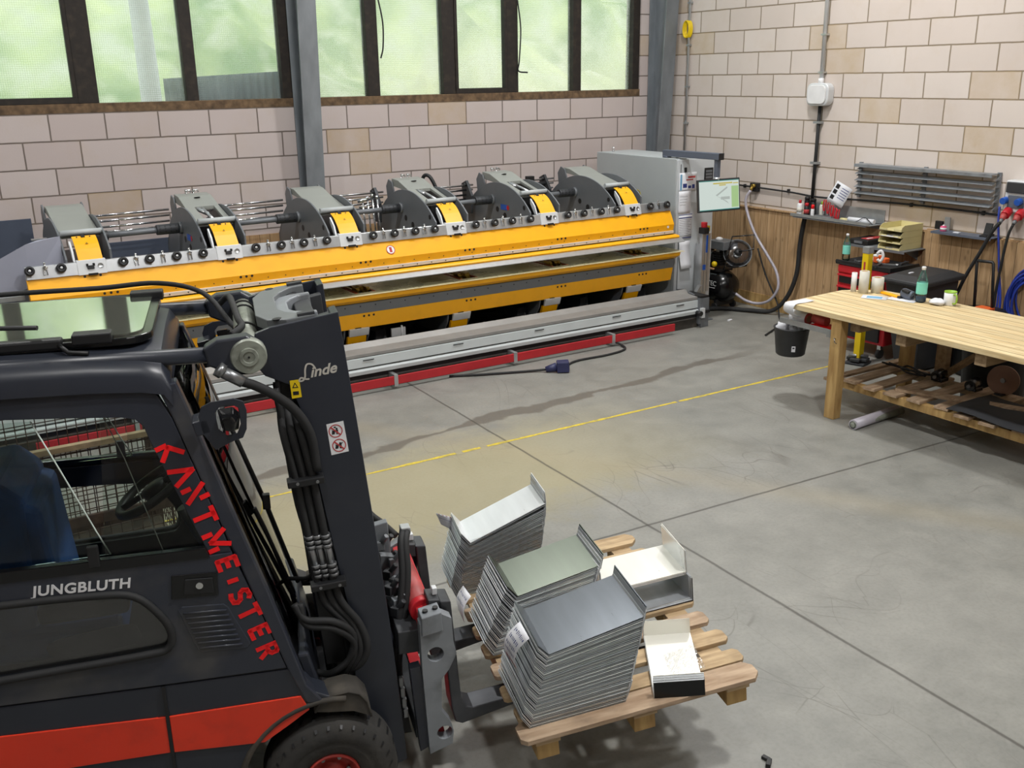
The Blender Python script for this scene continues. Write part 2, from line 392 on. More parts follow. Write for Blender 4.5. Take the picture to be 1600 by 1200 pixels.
STROKES = {
 'K': [[(0, 0), (0, .42)], [(.62, 0), (.12, .5), (.62, 1)]], 'A': [[(.0, 0), (.4, 1), (.78, 0)]],
 'N': [[(0, 0), (0, .35)], [(.0, 1), (.62, 0)], [(.62, .65), (.62, 1)]],
 'T': [[(0, .93), (.66, .93)], [(.33, 0), (.33, .93)]], 'M': [[(0, 0), (0, .38)], [(0, 1), (.4, .2), (.8, 1)], [(.8, 0), (.8, .38)]],
 'E': [[(.58, .07), (.08, .07), (.08, .93), (.58, .93)], [(.08, .5), (.5, .5)]], 'I': [[(.1, .35), (.1, .75)]],
 'S': [[(.02, .14), (.2, .07), (.48, .08), (.56, .25), (.46, .43), (.14, .57), (.05, .75), (.14, .92), (.42, .94), (.56, .84)]],
 'R': [[(.07, 0), (.07, .93), (.42, .93), (.55, .82), (.55, .58), (.42, .47), (.07, .47)], [(.33, .45), (.6, 0)]]}
def strokes(mb, ch, x, y, h, w, M, z=.0008):
    """flat lettering strokes of width w in the local xy plane of M"""
    for line in STROKES[ch]:
        for (ax, ay), (bx, by) in zip(line, line[1:]):
            a = Vector((x+ax*h, y+ay*h)); b = Vector((x+bx*h, y+by*h)); d = (b-a)
            if d.length < 1e-6: continue
            d.normalize(); nn = Vector((-d.y, d.x))*w/2; e = d*w*.28
            mb.prism([tuple(a-e+nn), tuple(a-e-nn), tuple(b+e-nn), tuple(b+e+nn)], z, M)
# ---------------------------------------------------------------- material library
mat('jaw_reflect_steel', 'e9e0b4', .28, .25, .12, 5, bump=.05, rvar=.08)  # gold reflection of the yellow jaw put into the table steel colour
mat('yellow', 'f9b203', .42, 0, .02, 4, dirt='a8780f', dscale=7, damt=.12)
mat('yellow2', 'e3c410', .45, 0, .05)
mat('machine_grey', '6c7074', .42, .15, .05, 5)
mat('machine_dark', '3a3c3f', .5, .3, .15, 6)
mat('cover_grey', '8f928c', .5, 0, .03, 4)
mat('galv', '9fa3a4', .48, .55, .10, 12, rvar=.08, bump=.03)
mat('galv_column', '858b90', .5, .45, .18, 7, stretch=(1, 1, .4), rvar=.1)
mat('alu', 'c6c9cb', .33, .8, .05, 20)
mat('alu_white', 'd3d6d8', .45, .2, .04)
mat('chrome', 'd8dadc', .16, 1, .02)
mat('black', '17181a', .5, 0, .2, 20)
mat('rubber', '1e1f20', .72, 0, .2, 12, bump=.1)
mat('tyre', '2c2b29', .85, 0, .35, 7, bump=.3, bscale=25, dirt='4a4640', dscale=3, damt=.5)
mat('gloss_black', '0d0e10', .22, 0, .1)
mat('truck', '272b34', .36, 0, .08, 3, spec=.5, dirt='4a4b4d', dscale=4, damt=.18)
mat('truck2', '2d313b', .33, 0, .08, 3, spec=.5, dirt='55534f', dscale=5, damt=.5)
mat('truck_steel', '868b90', .45, .25, .10, 8, dirt='4a4a48', dscale=9, damt=.5)
mat('pin_grey', '8f9489', .45, .25, .12, 20, dirt='4b4a44', dscale=25, damt=.6)
mat('fork_steel', '55575b', .38, .7, .2, 9, dirt='2a2a2c', dscale=4, damt=.6)
mat('orange_red', 'd8381f', .35, 0, .05, 4, dirt='8c2a1c', dscale=9, damt=.3)
mat('red', 'b8202a', .4, 0, .08)
mat('red_cyl', 'b14c4a', .5, 0, .12, 8, dirt='6b3a38', dscale=10, damt=.5)
mat('bright_red', 'f0141a', .4, 0, .03)
mat('red_strip', 'b0232b', .5, 0, .08)
mat('dusty_black', '37342f', .8, 0, .3, 9, dirt='6b6357', dscale=6, damt=.6)
mat('rail_top', '8f8e8b', .5, .2, .08, 6)
mat('rail_face', 'c2cacb', .45, .1, .05, 5)
mat('dark_reflection', '17181a', .3, .3, .3, 6, stretch=(12, 1, 1))  # dark reflection on the outer tray flanges, painted as a colour
mat('cab_grey', 'aeb4b5', .5, 0, .03, 3)
mat('cab_white', 'c4c9cc', .45, 0, .03, 3)
mat('paper', 'dfe1e6', .7, 0, .03)
mat('ink', '30323c', .7); mat('ink_blue', '2c3a78', .7); mat('ink_sky', '6fa5c8', .7); mat('ink_red', 'b03a3a', .7)
mat('white', 'dedfe0', .45); mat('off_white', 'cfcdc2', .5)
mat('cream_plastic', 'd3c995', .5, 0, .04)
mat('blue_steel', '5a6270', .5, .1, .05); mat('blue_panel', '4a5262', .5, .1, .05)
mat('guard_plate', '9396a4', .5, .15, .05, 4)
mat('rust', '4a3a30', .8, .2, .35, 20, bump=.2)
mat('dark_wood', '4a3f33', .8, 0, .4, 6, stretch=(1, 1, 6), bump=.2)
mat('blue_seat', '2a5796', .7, 0, .15, 10)
mat('blue_cable', '2a3f9c', .4, 0, .1); mat('blue_plug', '2b2f55', .45, 0, .08); mat('blue', '1f56b0', .4)
mat('clear_hose', 'b0acb6', .35, 0, .08, spec=.6)
mat('black_bin', '2b2c2e', .5, 0, .1, 30)
mat('brown_frame', '211b16', .7, 0, .3, 18, dirt='4a3e32', dscale=14, damt=.35)
mat('brown_sill', '6b563f', .85, 0, .4, 14, dirt='3a2c20', dscale=10, damt=.8)
mat('orange', 'd9602a', .45); mat('brass', 'b59a4a', .35, .8); mat('teal_label', '7fd8c6', .5); mat('green', '8fb83a', .5)
mat('copper_red', 'b4572f', .45, .3)
mat('steel_tool', '8a8c8e', .35, .8, .15)
mat('skin_tape', 'c9a17a', .6)
mat('pallet_wood', 'a98e6a', .8, 0, .25, 5, stretch=(1, 6, 6), c2='c4ab86', bump=.25, bscale=20, dirt='6d5b44', dscale=9, damt=.35)
mat('pallet_wood2', 'a08468', .8, 0, .25, 5, stretch=(1, 6, 6), c2='b9a288', bump=.25, bscale=20, dirt='5d5044', dscale=9, damt=.45)
mat('timber', 'a8844f', .75, 0, .2, 4, stretch=(6, 6, 1), c2='c0a068', bump=.2, bscale=20)
mat('timber_dark', '8a7152', .8, 0, .2, 4, stretch=(1, 8, 8), c2='a08a6c', bump=.2, bscale=20)
mat('zinc', 'd2d7da', .34, .45, .05, 3, aniso=.0, rvar=.06, stretch=(8, 1, 1))
mat('zinc_dark', 'aeb3b8', .34, .5, .06, 3, rvar=.02, stretch=(8, 1, 1))
mat('zinc_bright', 'e6e9ea', .28, .45, .05, 3, rvar=.02, stretch=(8, 1, 1))
mat('zinc_green', '646b61', .32, .8, .05, 3, rvar=.02, stretch=(8, 1, 1))
mat('zinc_dark2', '777d83', .28, .8, .05, 3, rvar=.02, stretch=(8, 1, 1))
mat('zinc_pale', 'f0efe6', .28, .45, .03, 3, rvar=.02, stretch=(8, 1, 1))
mat('grey_mat', '2e3034', .8)
mat('green_screw', '9a8f3a', .5)
block_wall('block_back', 0, 0.0, hx('c2b6b3'), hx('cdc3c0'), hx('736a64'))
block_wall('block_right', 1, .687-.5, hx('d2c7bf'), hx('dcd3cc'), hx('8d806e'))
planks('wainscot', 1, .112, hx('9d7d58'), hx('c6a67e'), gap=.045)
planks('wainscot_back', 0, .112, hx('957552'), hx('bd9c74'), gap=.045)
planks('bench_top', 0, .118, hx('c4a877'), hx('e6d6ad'), gap=.07, along=1, off=.03)
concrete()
# window panes: ribbed glazing, mostly see-through
def pane_mat():
    m = bpy.data.materials.new('ribbed_glass'); m.use_nodes = True; nt = m.node_tree; L = nt.links
    nt.nodes.remove(nt.nodes['Principled BSDF']); o = nt.nodes['Material Output']
    geo = _n(nt, 'ShaderNodeNewGeometry')
    mp = _n(nt, 'ShaderNodeMapping'); mp.inputs['Scale'].default_value = (1, 1, 1); L.new(geo.outputs['Position'], mp.inputs[0])
    wv = _n(nt, 'ShaderNodeTexWave'); wv.wave_type = 'BANDS'; wv.bands_direction = 'X'; wv.inputs['Scale'].default_value = 16; L.new(mp.outputs[0], wv.inputs['Vector'])
    w2 = _n(nt, 'ShaderNodeTexWave'); w2.wave_type = 'BANDS'; w2.bands_direction = 'Z'; w2.inputs['Scale'].default_value = 16; L.new(mp.outputs[0], w2.inputs['Vector'])
    s = val(nt, 'MULTIPLY', val(nt, 'ADD', wv.outputs['Fac'], w2.outputs['Fac']), .5)
    c = cmix(nt, s, (.80, .84, .80), (.97, .98, .96))
    n = ramp(nt, noise(nt, mp.outputs[0], 2, 6, .7), .4, .75)
    t = _n(nt, 'ShaderNodeBsdfTransparent'); L.new(c, t.inputs[0])
    d = _n(nt, 'ShaderNodeBsdfTranslucent'); d.inputs[0].default_value = (.85, .85, .78, 1)
    g = _n(nt, 'ShaderNodeBsdfGlossy'); g.inputs['Roughness'].default_value = .15
    a = _n(nt, 'ShaderNodeMixShader'); L.new(val(nt, 'ADD', val(nt, 'MULTIPLY', n, .15), .14), a.inputs[0]); L.new(t.outputs[0], a.inputs[1]); L.new(d.outputs[0], a.inputs[2])
    b = _n(nt, 'ShaderNodeMixShader'); b.inputs[0].default_value = .05; L.new(a.outputs[0], b.inputs[1]); L.new(g.outputs[0], b.inputs[2])
    L.new(b.outputs[0], o.inputs[0]); MATS['ribbed_glass'] = m
pane_mat()
def hill_mat():
    m, nt, b, pos, s = base('hillside')
    n = noise(nt, pos, .55, 3, .45); n2 = noise(nt, pos, 1.4, 3, .5)
    c = cmix(nt, ramp(nt, n, .35, .65), hx('7c9468'), hx('c3cc98'))
    c = cmix(nt, ramp(nt, n2, .45, .7), c, hx('b9bfa6'))
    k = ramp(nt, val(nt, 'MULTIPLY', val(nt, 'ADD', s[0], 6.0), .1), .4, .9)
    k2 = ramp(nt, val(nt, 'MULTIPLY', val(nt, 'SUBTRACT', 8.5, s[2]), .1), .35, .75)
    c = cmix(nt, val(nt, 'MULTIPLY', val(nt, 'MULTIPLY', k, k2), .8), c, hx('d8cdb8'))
    nt.links.new(c, b.inputs['Base Color']); b.inputs['Roughness'].default_value = 1; b.inputs['Specular IOR Level'].default_value = 0
hill_mat()
glass('cab_glass', (.88, .92, .9), .10)
glass('roof_glass', (.62, .66, .63), .22, .03)
glass('bottle', (.86, .93, .92), .14)
def film_mat():
    m = bpy.data.materials.new('film'); m.use_nodes = True; nt = m.node_tree; L = nt.links
    nt.nodes.remove(nt.nodes['Principled BSDF']); o = nt.nodes['Material Output']
    t = _n(nt, 'ShaderNodeBsdfTransparent'); t.inputs[0].default_value = (.97, .97, .98, 1)
    g = _n(nt, 'ShaderNodeBsdfGlossy'); g.inputs['Roughness'].default_value = .18
    a = _n(nt, 'ShaderNodeMixShader'); a.inputs[0].default_value = .26; L.new(t.outputs[0], a.inputs[1]); L.new(g.outputs[0], a.inputs[2]); L.new(a.outputs[0], o.inputs[0]); MATS['film'] = m
film_mat()
glass('fan_film', (.62, .62, .66), .14, .2)
def screen_mat():
    m = bpy.data.materials.new('screen'); m.use_nodes = True; nt = m.node_tree; b = nt.nodes['Principled BSDF']
    b.inputs['Base Color'].default_value = (.02, .02, .02, 1); b.inputs['Emission Color'].default_value = (.88, 1, .93, 1); b.inputs['Emission Strength'].default_value = .8; MATS['screen'] = m
    for n, c in (('screen_teal', '2f9a90'), ('screen_yellow', 'e2cf5a'), ('screen_grey', 'c9d2cc'), ('screen_green', 'bfe6a0')):
        q = m.copy(); q.name = n; q.node_tree.nodes['Principled BSDF'].inputs['Emission Color'].default_value = (*hx(c), 1); MATS[n] = q
screen_mat()
# ---------------------------------------------------------------- setting
def struct(name, mb, m, **k):
    o = mb.build(name, m, **k); o['kind'] = 'structure'; return o
X0, Y0, ZC = -16., -16., 6.6
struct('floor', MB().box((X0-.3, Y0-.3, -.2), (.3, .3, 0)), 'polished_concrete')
WT = 4.75
w = MB()
w.box((X0, 0, 0), (.3, .3, 2.5)).box((X0, 0, WT), (.3, .3, ZC)).box((-5.08, 0, 2.5), (-4.84, .3, WT)).box((-.39, 0, 2.5), (.3, .3, WT))
struct('wall_back', w, 'block_back')
struct('wall_right', MB().box((0, Y0, 0), (.3, 0, ZC)), 'block_right')
struct('wall_left', MB().box((X0-.3, Y0, 0), (X0, .3, ZC)), 'block_back')
struct('wall_front', MB().box((X0, Y0-.3, 0), (.3, Y0, ZC)), 'block_back')
mat('ceiling_sheet', 'a4a6a4', .7)
struct('ceiling', MB().box((X0-.3, Y0-.3, ZC), (.3, .3, ZC+.1)), 'ceiling_sheet')
# timber wainscots, with a skirting strip
w = MB().box((-.028, -4.17, .17), (-.002, 0, 1.2)).box((-.05, -4.17, 1.2), (0, 0, 1.215))
struct('trim_1', w, 'wainscot')
w = MB().box((-.06, Y0, .0), (-.002, -4.17, 1.225)).box((-.03, Y0, 1.225), (0, -4.17, 1.235))
struct('trim_2', w, 'wainscot')
struct('baseboard_right', MB().box((-.035, -4.17, 0), (-.002, 0, .17)), 'timber', bevel=.003)
struct('trim_3', MB().box((X0, -.028, 0), (-.05, -.002, 1.19)), 'wainscot_back')
# unseen glowing ceiling panel near the back right corner, added to brighten tray reflections
m_ = bpy.data.materials.new('added_glow'); m_.use_nodes = True; _b = m_.node_tree.nodes['Principled BSDF']; _b.inputs['Base Color'].default_value = (.8, .8, .78, 1)
_b.inputs['Emission Color'].default_value = (.93, .97, 1, 1); _b.inputs['Emission Strength'].default_value = 2.2; MATS['added_glow'] = m_
struct('window_3', MB().box((-3.2, -3.0, ZC-.03), (-.2, -.3, ZC-.001)), 'added_glow')
# windows
def window(n, x0, x1, bars, sash, xs):
    r = bpy.data.objects.new('window_%d' % n, None); COL.objects.link(r); r.location = ((x0+x1)/2, .08, 2.5); r['kind'] = 'structure'
    ROOT[r] = Matrix.Translation(r.location)
    MB().box((x0, .0, 2.5), (x1, .14, 2.585)).build('window_sill', 'brown_sill', r, bevel=.004)
    f = MB().box((x0, .03, WT-.09), (x1, .14, WT))
    for a, b in bars: f.box((a, .02, 2.585), (b, .14, WT-.09))
    f.build('window_frame', 'brown_frame', r, bevel=.004)
    g = MB()
    ed = [x0]+[v for p in bars for v in p]+[x1]
    for i in range(len(xs)):
        a, b = xs[i]
        if i in sash:
            MB().box((a, .01, 2.585), (b, .08, 2.64)).box((a, .01, WT-.15), (b, .08, WT-.09)).box((a, .01, 2.64), (a+.035, .08, WT-.15)).box((b-.035, .01, 2.64), (b, .08, WT-.15)).build('window_sash', 'brown_frame', r, bevel=.004)
        g = MB().box((a, .098, 2.57), (b, .102, WT-.08))
        g.build('window_pane', 'ribbed_glass', r)
b1 = [(-10.2, -9.99), (-9.1, -8.98), (-8.15, -8.03), (-7.21, -7.02), (-6.19, -6.07), (-5.19, -5.08)]
window(1, -11.2, -5.08, b1, [3], [(-11.2, -10.2), (-9.99, -9.1), (-8.98, -8.15), (-8.03, -7.21), (-7.02, -6.19), (-6.07, -5.19)])
b2 = [(-4.84, -4.80), (-4.21, -4.07), (-3.27, -3.11), (-2.41, -2.25), (-1.44, -1.32), (-.50, -.39)]
window(2, -4.84, -.39, b2, [2], [(-4.80, -4.21), (-4.07, -3.27), (-3.11, -2.41), (-2.25, -1.44), (-1.32, -.50)])
struct('wall_left_return', MB().box((-16, 0, 2.5), (-11.2, .3, WT)), 'block_back').name = 'wall_back_return'
# outside: hillside, pale trunk, corrugated sheet
w = MB(); nx, ny = 40, 16; vs = []; fs = []
for j in range(ny):
    for i in range(nx):
        x = -28+i*44/(nx-1); t = j/(ny-1); y = 5+t*16
        vs.append((x, y+.7*math.sin(x*1.3+j), -1.5+14*t**1.2+.5*math.sin(x*.9+j*1.7)+.3*math.sin(x*2.3+j)))
for j in range(ny-1):
    for i in range(nx-1): a = j*nx+i; fs.append((a, a+1, a+nx+1, a+nx))
w.add(vs, fs, True); o = w.build('hillside', 'hillside', base=(-6, 6, -1.5)); tag(o, 'blurred green wooded hillside outside behind the ribbed windows', 'hillside', kind='stuff')
mat('birch', 'dcdad6', .8)
o = MB().tube([(-5.80, 3.2, -1), (-5.82, 3.2, 2.9), (-5.86, 3.25, 5.6)], [.14, .13, .10], 10).build('tree_trunk', 'birch', base=(-5.80, 3.2, -1)); tag(o, 'pale blurred tree trunk outside behind the second pane from the left', 'tree')
mat('corrugated', '6f8089', .6, .2)
w = MB(); n = 60; vs = []
for i in range(n+1):
    x = -6.3+1.25*i/n
    for z in (-.4, 2.80+.06*i/n): vs.append((x, .45+.02*math.sin(i*1.6), z))
w.add(vs, [(2*i, 2*i+2, 2*i+3, 2*i+1) for i in range(n)], True)
o = w.build('corrugated_sheet', 'corrugated', base=(-5.7, .45, -.4), solid=.003); tag(o, 'blue-grey corrugated sheet standing outside behind the window, left of the middle column', 'sheet')
# steel portal columns (tapering H sections)
def column(x, yb, label, w=.2):
    r = thing('steel_column', label, 'column', (x, yb, 0))
    r['group'] = 'galvanised portal columns'
    zt = ZC
    def yf(z): return yb-.2-max(0, (z-1.2))*.055
    MB().box((x-w/2, yb-.015, 0), (x+w/2, yb, zt)).build('flange', 'galv_column', r, bevel=.002)
    m = MB(); m.sx([(yf(0)-.0, 0), (yf(1.2), 1.2), (yf(zt), zt), (yf(zt)+.016, zt), (yf(1.2)+.016, 1.2), (yf(0)+.016, 0)], x-w/2, x+w/2); m.build('flange', 'galv_column', r, bevel=.002)
    m = MB(); m.sx([(yf(0)+.016, 0), (yf(1.2)+.016, 1.2), (yf(zt)+.016, zt), (yb-.015, zt), (yb-.015, 0)], x-.005, x+.005); m.build('web', 'galv_column', r)
    MB().box((x-.15, yb-.3, 0), (x+.15, yb, .02)).build('base_plate', 'galv_column', r)
column(-5.0, -.012, 'galvanised steel column between the two window strips')
column(-.17, -.012, 'galvanised steel column in the corner behind the control cabinet')
# ---------------------------------------------------------------- swing folding machine
BX0, BX1 = -8.08, -1.46
UX = [-7.595, -6.475, -5.345, -4.23, -3.12, -2.01]
def machine():
    r = thing('folding_machine', 'long yellow and grey sheet metal folding machine standing along the back wall', 'machine', (-4.77, -1.2, 0))
    # upper beam
    m = MB().sx([(-1.888, 1.302), (-1.965, 1.155), (-1.952, 1.082), (-1.92, 1.075), (-1.86, 1.15), (-1.85, 1.302)], BX0, BX1)
    ub = m.build('upper_beam', 'yellow', r, bevel=.003)
    for ux in UX:
        for k in (-.05, 0, .05): MB().cyl((ux+.11+k, -1.9665, 1.142), (ux+.11+k, -1.950, 1.142), .011, n=8).build('bolt', 'black', ub)
        for k in (-.06, .06): MB().cyl((ux+.0+k, -1.899, 1.285), (ux+.0+k, -1.89, 1.279), .011, n=8).build('bolt', 'black', ub)
    x = BX0+.15
    while x < BX1-.1:
        MB().cyl((x, -1.961, 1.112), (x, -1.945, 1.112), .005, n=6).build('rivet', 'black', ub); x += .16
    MB().sx([(-1.972, 1.084), (-1.968, 1.052), (-1.92, 1.052), (-1.92, 1.084)], BX0+.01, BX1-.01).build('upper_strip', 'alu_white', r, bevel=.002)
    us = COL.objects[-1]; x = BX0+.12
    while x < BX1: MB().cyl((x, -1.9735, 1.068), (x, -1.965, 1.068), .006, n=6).build('screw', 'black', us); x += .155
    # clamp rail
    MB().sx([(-1.88, 1.40), (-1.905, 1.302), (-1.84, 1.302), (-1.84, 1.40)], BX0, BX1).build('clamp_rail', 'alu', r, bevel=.003)
    for i, ux in enumerate(UX):
        cp = MB().sx([(-1.882, 1.413), (-1.912, 1.298), (-1.84, 1.298), (-1.84, 1.413)], ux-.105, ux+.115).build('clamp_plate', 'alu_white', r, bevel=.003)
        m = MB().cbox((ux-.005, -1.90, 1.355), (.05, .02, .028), rx=R(-14)).cbox((ux-.03, -1.897, 1.375), (.015, .02, .02)).cbox((ux+.02, -1.897, 1.375), (.015, .02, .02)).cbox((ux+.005, -1.917, 1.30), (.07, .016, .016))
        m.build('slot_cover', 'black', cp)
        m = MB()
        T = Matrix.Translation((ux+.07, -1.893, 1.36)) @ Matrix.Rotation(R(90-14), 4, 'X')
        m.lathe([(.024, 0), (.024, .006), (.02, .006), (.02, .004)], T, 16); m.build('gauge_dial', 'alu', cp)
    kx = [-8.05, -7.82, -7.35, -7.14, -6.92, -6.70, -6.24, -6.01, -5.80, -5.58, -5.12, -4.90, -4.68, -4.47, -4.01, -3.79, -3.58, -3.36, -2.89, -2.68, -2.45, -2.24, -1.77, -1.53]
    for x in kx:
        T = Matrix.Translation((x, -1.885, 1.368)) @ Matrix.Rotation(R(76), 4, 'X')
        k = MB().lathe([(.022, 0), (.022, .012), (.038, .016), (.038, .04), (.033, .046), (.018, .046), (.016, .036), (.0001, .036)], T, 20).build('knob', 'black', r)
        MB().lathe([(.012, .036), (.012, .042), (.007, .044), (.0001, .044)], T, 10).build('knob_insert', 'alu', k)
    lx = [(a+b)/2 for a, b in zip(kx, kx[1:]) if b-a < .26]
    for x in lx:
        T = Matrix.Translation((x, -1.893, 1.352)) @ Matrix.Rotation(R(76), 4, 'X')
        m = MB().cbox((-.012, 0, .01), (.007, .05, .02), T).cbox((.012, 0, .01), (.007, .05, .02), T).cyl(T @ Vector((-.018, .035, .012)), T @ Vector((.018, .035, .012)), .007, n=8)
        m.cyl(T @ Vector((0, .02, .014)), T @ Vector((0, .062, .016)), .009, n=8).ball(T @ Vector((0, .066, .016)), .011, n=8)
        m.build('latch', 'chrome', r)
    # small round warning sticker + tiny marks
    T = frame((-4.96, -1.9315, 1.225), (1, 0, 0), (0, -.886, .464))
    st = MB().prism(arc((0, 0), .045, 0, 360, 24)[:-1], .002, T).build('warning_sticker', 'white', r)
    m = MB()
    ri = arc((0, 0), .045, 0, 360, 24); ro = arc((0, 0), .038, 0, 360, 24)
    for i in range(24): m.add([T @ Vector((*ri[i], .0026)), T @ Vector((*ri[i+1], .0026)), T @ Vector((*ro[i+1], .0026)), T @ Vector((*ro[i], .0026))], [(0, 1, 2, 3)])
    m.prism([(-.012, -.025), (.014, -.025), (.012, .025), (-.014, .025)], .003, T, .0022); m.build('sticker_mark', 'ink_red', st)
    MB().cyl((-1.55, -1.966, 1.13), (-1.55, -1.955, 1.13), .014, n=12).build('round_plug', 'white', r)
    # jaws: lip roll, blade, table
    m = MB().sx([(-1.99, 1.040), (-2.02, 1.036), (-2.032, 1.022), (-2.025, 1.006), (-1.95, 1.0), (-1.90, 1.04)], BX0, BX1+.03); m.build('upper_jaw', 'yellow', r, bevel=.003)
    MB().sx([(-1.93, 1.056), (-1.965, 1.045), (-1.90, 1.03)], BX0, BX1).build('jaw_gap', 'black', r)
    MB().sx([(-2.028, 1.006), (-2.088, .972), (-2.086, .966), (-1.95, .985), (-1.5, 1.035), (-1.5, 1.06), (-1.9, 1.03)], BX0, BX1+.06).build('upper_blade', 'alu', r)
    tx = [BX0]+[u+.02 for u in UX[1:]]+[BX1+.04]
    # table plates with slots between them
    for i in range(len(UX)+1):
        a = BX0 if i == 0 else UX[i-1]+.19; b = (UX[i]-.02) if i < len(UX) else BX1+.06
        if b-a < .1: continue
        MB().box((a, -1.99, .847), (b, -1.0, .861)).build('table_plate', 'jaw_reflect_steel', r, bevel=.002)
    MB().sx([(-2.085, .861), (-2.085, .855), (-1.97, .845), (-1.97, .861)], BX0, BX1+.06).build('table_edge', 'jaw_reflect_steel', r)
    for u in UX:
        for k in (-.015, .165):
            MB().box((u+k, -1.975, .85), (u+k+.02, -1.4, .865)).build('slot_guide', 'copper_red', r)
        for k in (.03, .09, .13):
            g = MB().box((u+k, -1.96+random.random()*.08, .843), (u+k+.022, -1.3, .86)).build('back_gauge_finger', 'brass', r, bevel=.002)
            yy = -1.86+random.random()*.1
            MB().cbox((u+k+.012, yy, .877), (.035, .10, .03), ry=R(random.uniform(-14, 14))).cbox((u+k+.012, yy-.05, .872), (.03, .035, .018)).build('finger_head', 'brass', g, bevel=.003)
        MB().box((u-.02, -1.97, .78), (u+.19, -1.0, .785)).build('slot_floor', 'black', r)
    # lower beam
    MB().sx([(-2.07, .853), (-2.055, .81), (-1.975, .768), (-1.95, .80), (-1.95, .847)], BX0, BX1+.02).build('lower_jaw', 'yellow', r, bevel=.003)
    MB().sx([(-1.985, .768), (-1.972, .665), (-1.90, .665), (-1.90, .768)], BX0, BX1).build('lower_strip', 'machine_grey', r, bevel=.002)
    us = COL.objects[-1]; x = BX0+.12
    while x < BX1: MB().cyl((x, -1.986, .735), (x, -1.978, .735), .006, n=6).build('screw', 'black', us); x += .155
    MB().sx([(-1.968, .665), (-1.935, .512), (-1.88, .512), (-1.88, .665)], BX0, BX1).build('lower_beam', 'yellow', r, bevel=.003)
    lb = COL.objects[-1]
    for ux in UX:
        for k in (-.05, 0, .05): MB().cyl((ux+.11+k, -1.965, .635), (ux+.11+k, -1.955, .635), .011, n=8).build('bolt', 'black', lb)
        MB().cbox((ux, -1.94, .515), (.06, .02, .016)).build('slot_cover', 'black', lb)
    # arms
    cc = (-1.17, .79)
    for i, u in enumerate(UX):
        a = bpy.data.objects.new('support_arm', None); COL.objects.link(a); a.parent = r; ROOT[a] = ROOT[r]
        outer = i not in (1, 3, 4)
        for sx, nm in ((-.165, 'l'), (.17, 'r')):
            top = arc(cc, .89, 150, 45, 22)      # y from -z ...
            cy_, cz_, cr_ = (-1.17, .79, .89) if nm == 'l' else (-1.25, .777, .915)
            prof = [(cy_-cr_*math.cos(R(t)), cz_+cr_*math.sin(R(t))) for t in [15+5*k for k in range(24)]]
            prof = [(-1.93, .95), (-1.93, 1.02)][:0]+[(-1.84, 1.05)]+[p for p in prof if p[1] > 1.2 and p[0] > -1.845]+[(-.42, 1.25), (-.42, .95), (-1.3, .95), (-1.5, 1.05)]
            p = MB().sx(prof, u+sx-.008, u+sx+.008).build('side_plate', 'machine_grey', a, bevel=.003)
            if nm == 'l':
                for (hy, hz, hr) in ((-1.152, 1.392, .030), (-1.688, 1.457, .025), (-1.306, 1.335, .034)):
                    T = Matrix.Translation((u+sx-.0095, hy, hz)) @ Matrix.Rotation(R(-90), 4, 'Y')
                    MB().prism([(x_*1.0, y_) for x_, y_ in arc((0, 0), hr, 0, 360, 14)[:-1]], .001, T).build('plate_hole', 'black', p)
        # lower plates
        for sx in (-.12, .13):
            prof = [(-1.93, .60), (-1.88, .42), (-1.78, .28), (-1.62, .18), (-1.3, .12), (-.5, .12), (-.5, .80), (-1.85, .80)]
            MB().sx(prof, u+sx-.008, u+sx+.008).build('lower_side_plate', 'machine_grey', a, bevel=.003)
        MB().sx([(-1.96, .515), (-1.93, .44), (-1.91, .44), (-1.93, .52)], u-.09, u+.11).build('lower_clamp_plate', 'alu_white', a, bevel=.002)
        MB().sx([(-1.925, .445), (-1.90, .37), (-1.84, .27), (-1.82, .27), (-1.89, .44)], u-.10, u+.09).build('lower_guard', 'yellow', a, bevel=.002)
        # top cover between the plates (rises above them at the back)
        poly = [(-.80, 1.745), (-.91, 1.738), (-1.08, 1.686), (-1.575, 1.575), (-1.575, 1.55), (-1.02, 1.665), (-.80, 1.69)]
        if outer:
            MB().sx(poly, u-.15, u+.155).build('top_cover', 'cover_grey', a, bevel=.004)
        else:
            c = MB().sx([(-.80, 1.765), (-.95, 1.755), (-1.18, 1.68), (-1.18, 1.65), (-1.02, 1.67), (-.80, 1.69)], u-.15, u+.155)
            for q in ((-.15, -.07), (.105, .155)): c.sx([(-1.18, 1.68), (-1.575, 1.578), (-1.575, 1.55), (-1.18, 1.65)], u+q[0], u+q[1])
            c.build('top_cover', 'cover_grey', a, bevel=.004)
            MB().box((u-.06, -1.5, 1.35), (u+.10, -1.18, 1.54)).build('arm_interior', 'black', a)
            m = MB().cyl((u+.0, -1.5, 1.60), (u+.0, -1.18, 1.66), .014, n=8).cyl((u-.05, -1.2, 1.66), (u+.02, -1.3, 1.62), .02, n=8); m.build('spindle', 'alu', a)
            m = MB()
            for k in (-.02, .05):
                m.tube(spline([(u+k-.02, -.82, 1.75), (u+k-.015, -.81, 1.785), (u+k+.02, -.80, 1.79), (u+k+.03, -.8, 1.77)], 4), .009, 8).ball((u+k-.018, -.82, 1.79), .016, n=8)
            m.build('air_fitting', 'chrome', a)
            T = Matrix.Translation((u+.01, -1.0, 1.742)) @ Matrix.Rotation(R(-15), 4, 'X'); m = MB().lathe([(.03, 0), (.03, .002), (.02, .002), (.02, .001), (.0001, .001)], T, 16); m.build('access_cap', 'machine_dark', a)
        for q in (-.17, .155): MB().sx([(-.72, 1.55), (-.70, 1.68), (-.76, 1.755), (-.84, 1.73), (-.90, 1.6)], u+q, u+q+.015).build('rear_lug', 'machine_grey', a, bevel=.002)
        MB().cyl((u-.16, -1.60, 1.60), (u+.165, -1.60, 1.60), .024, n=16).build('cross_bar', 'cab_grey', a)
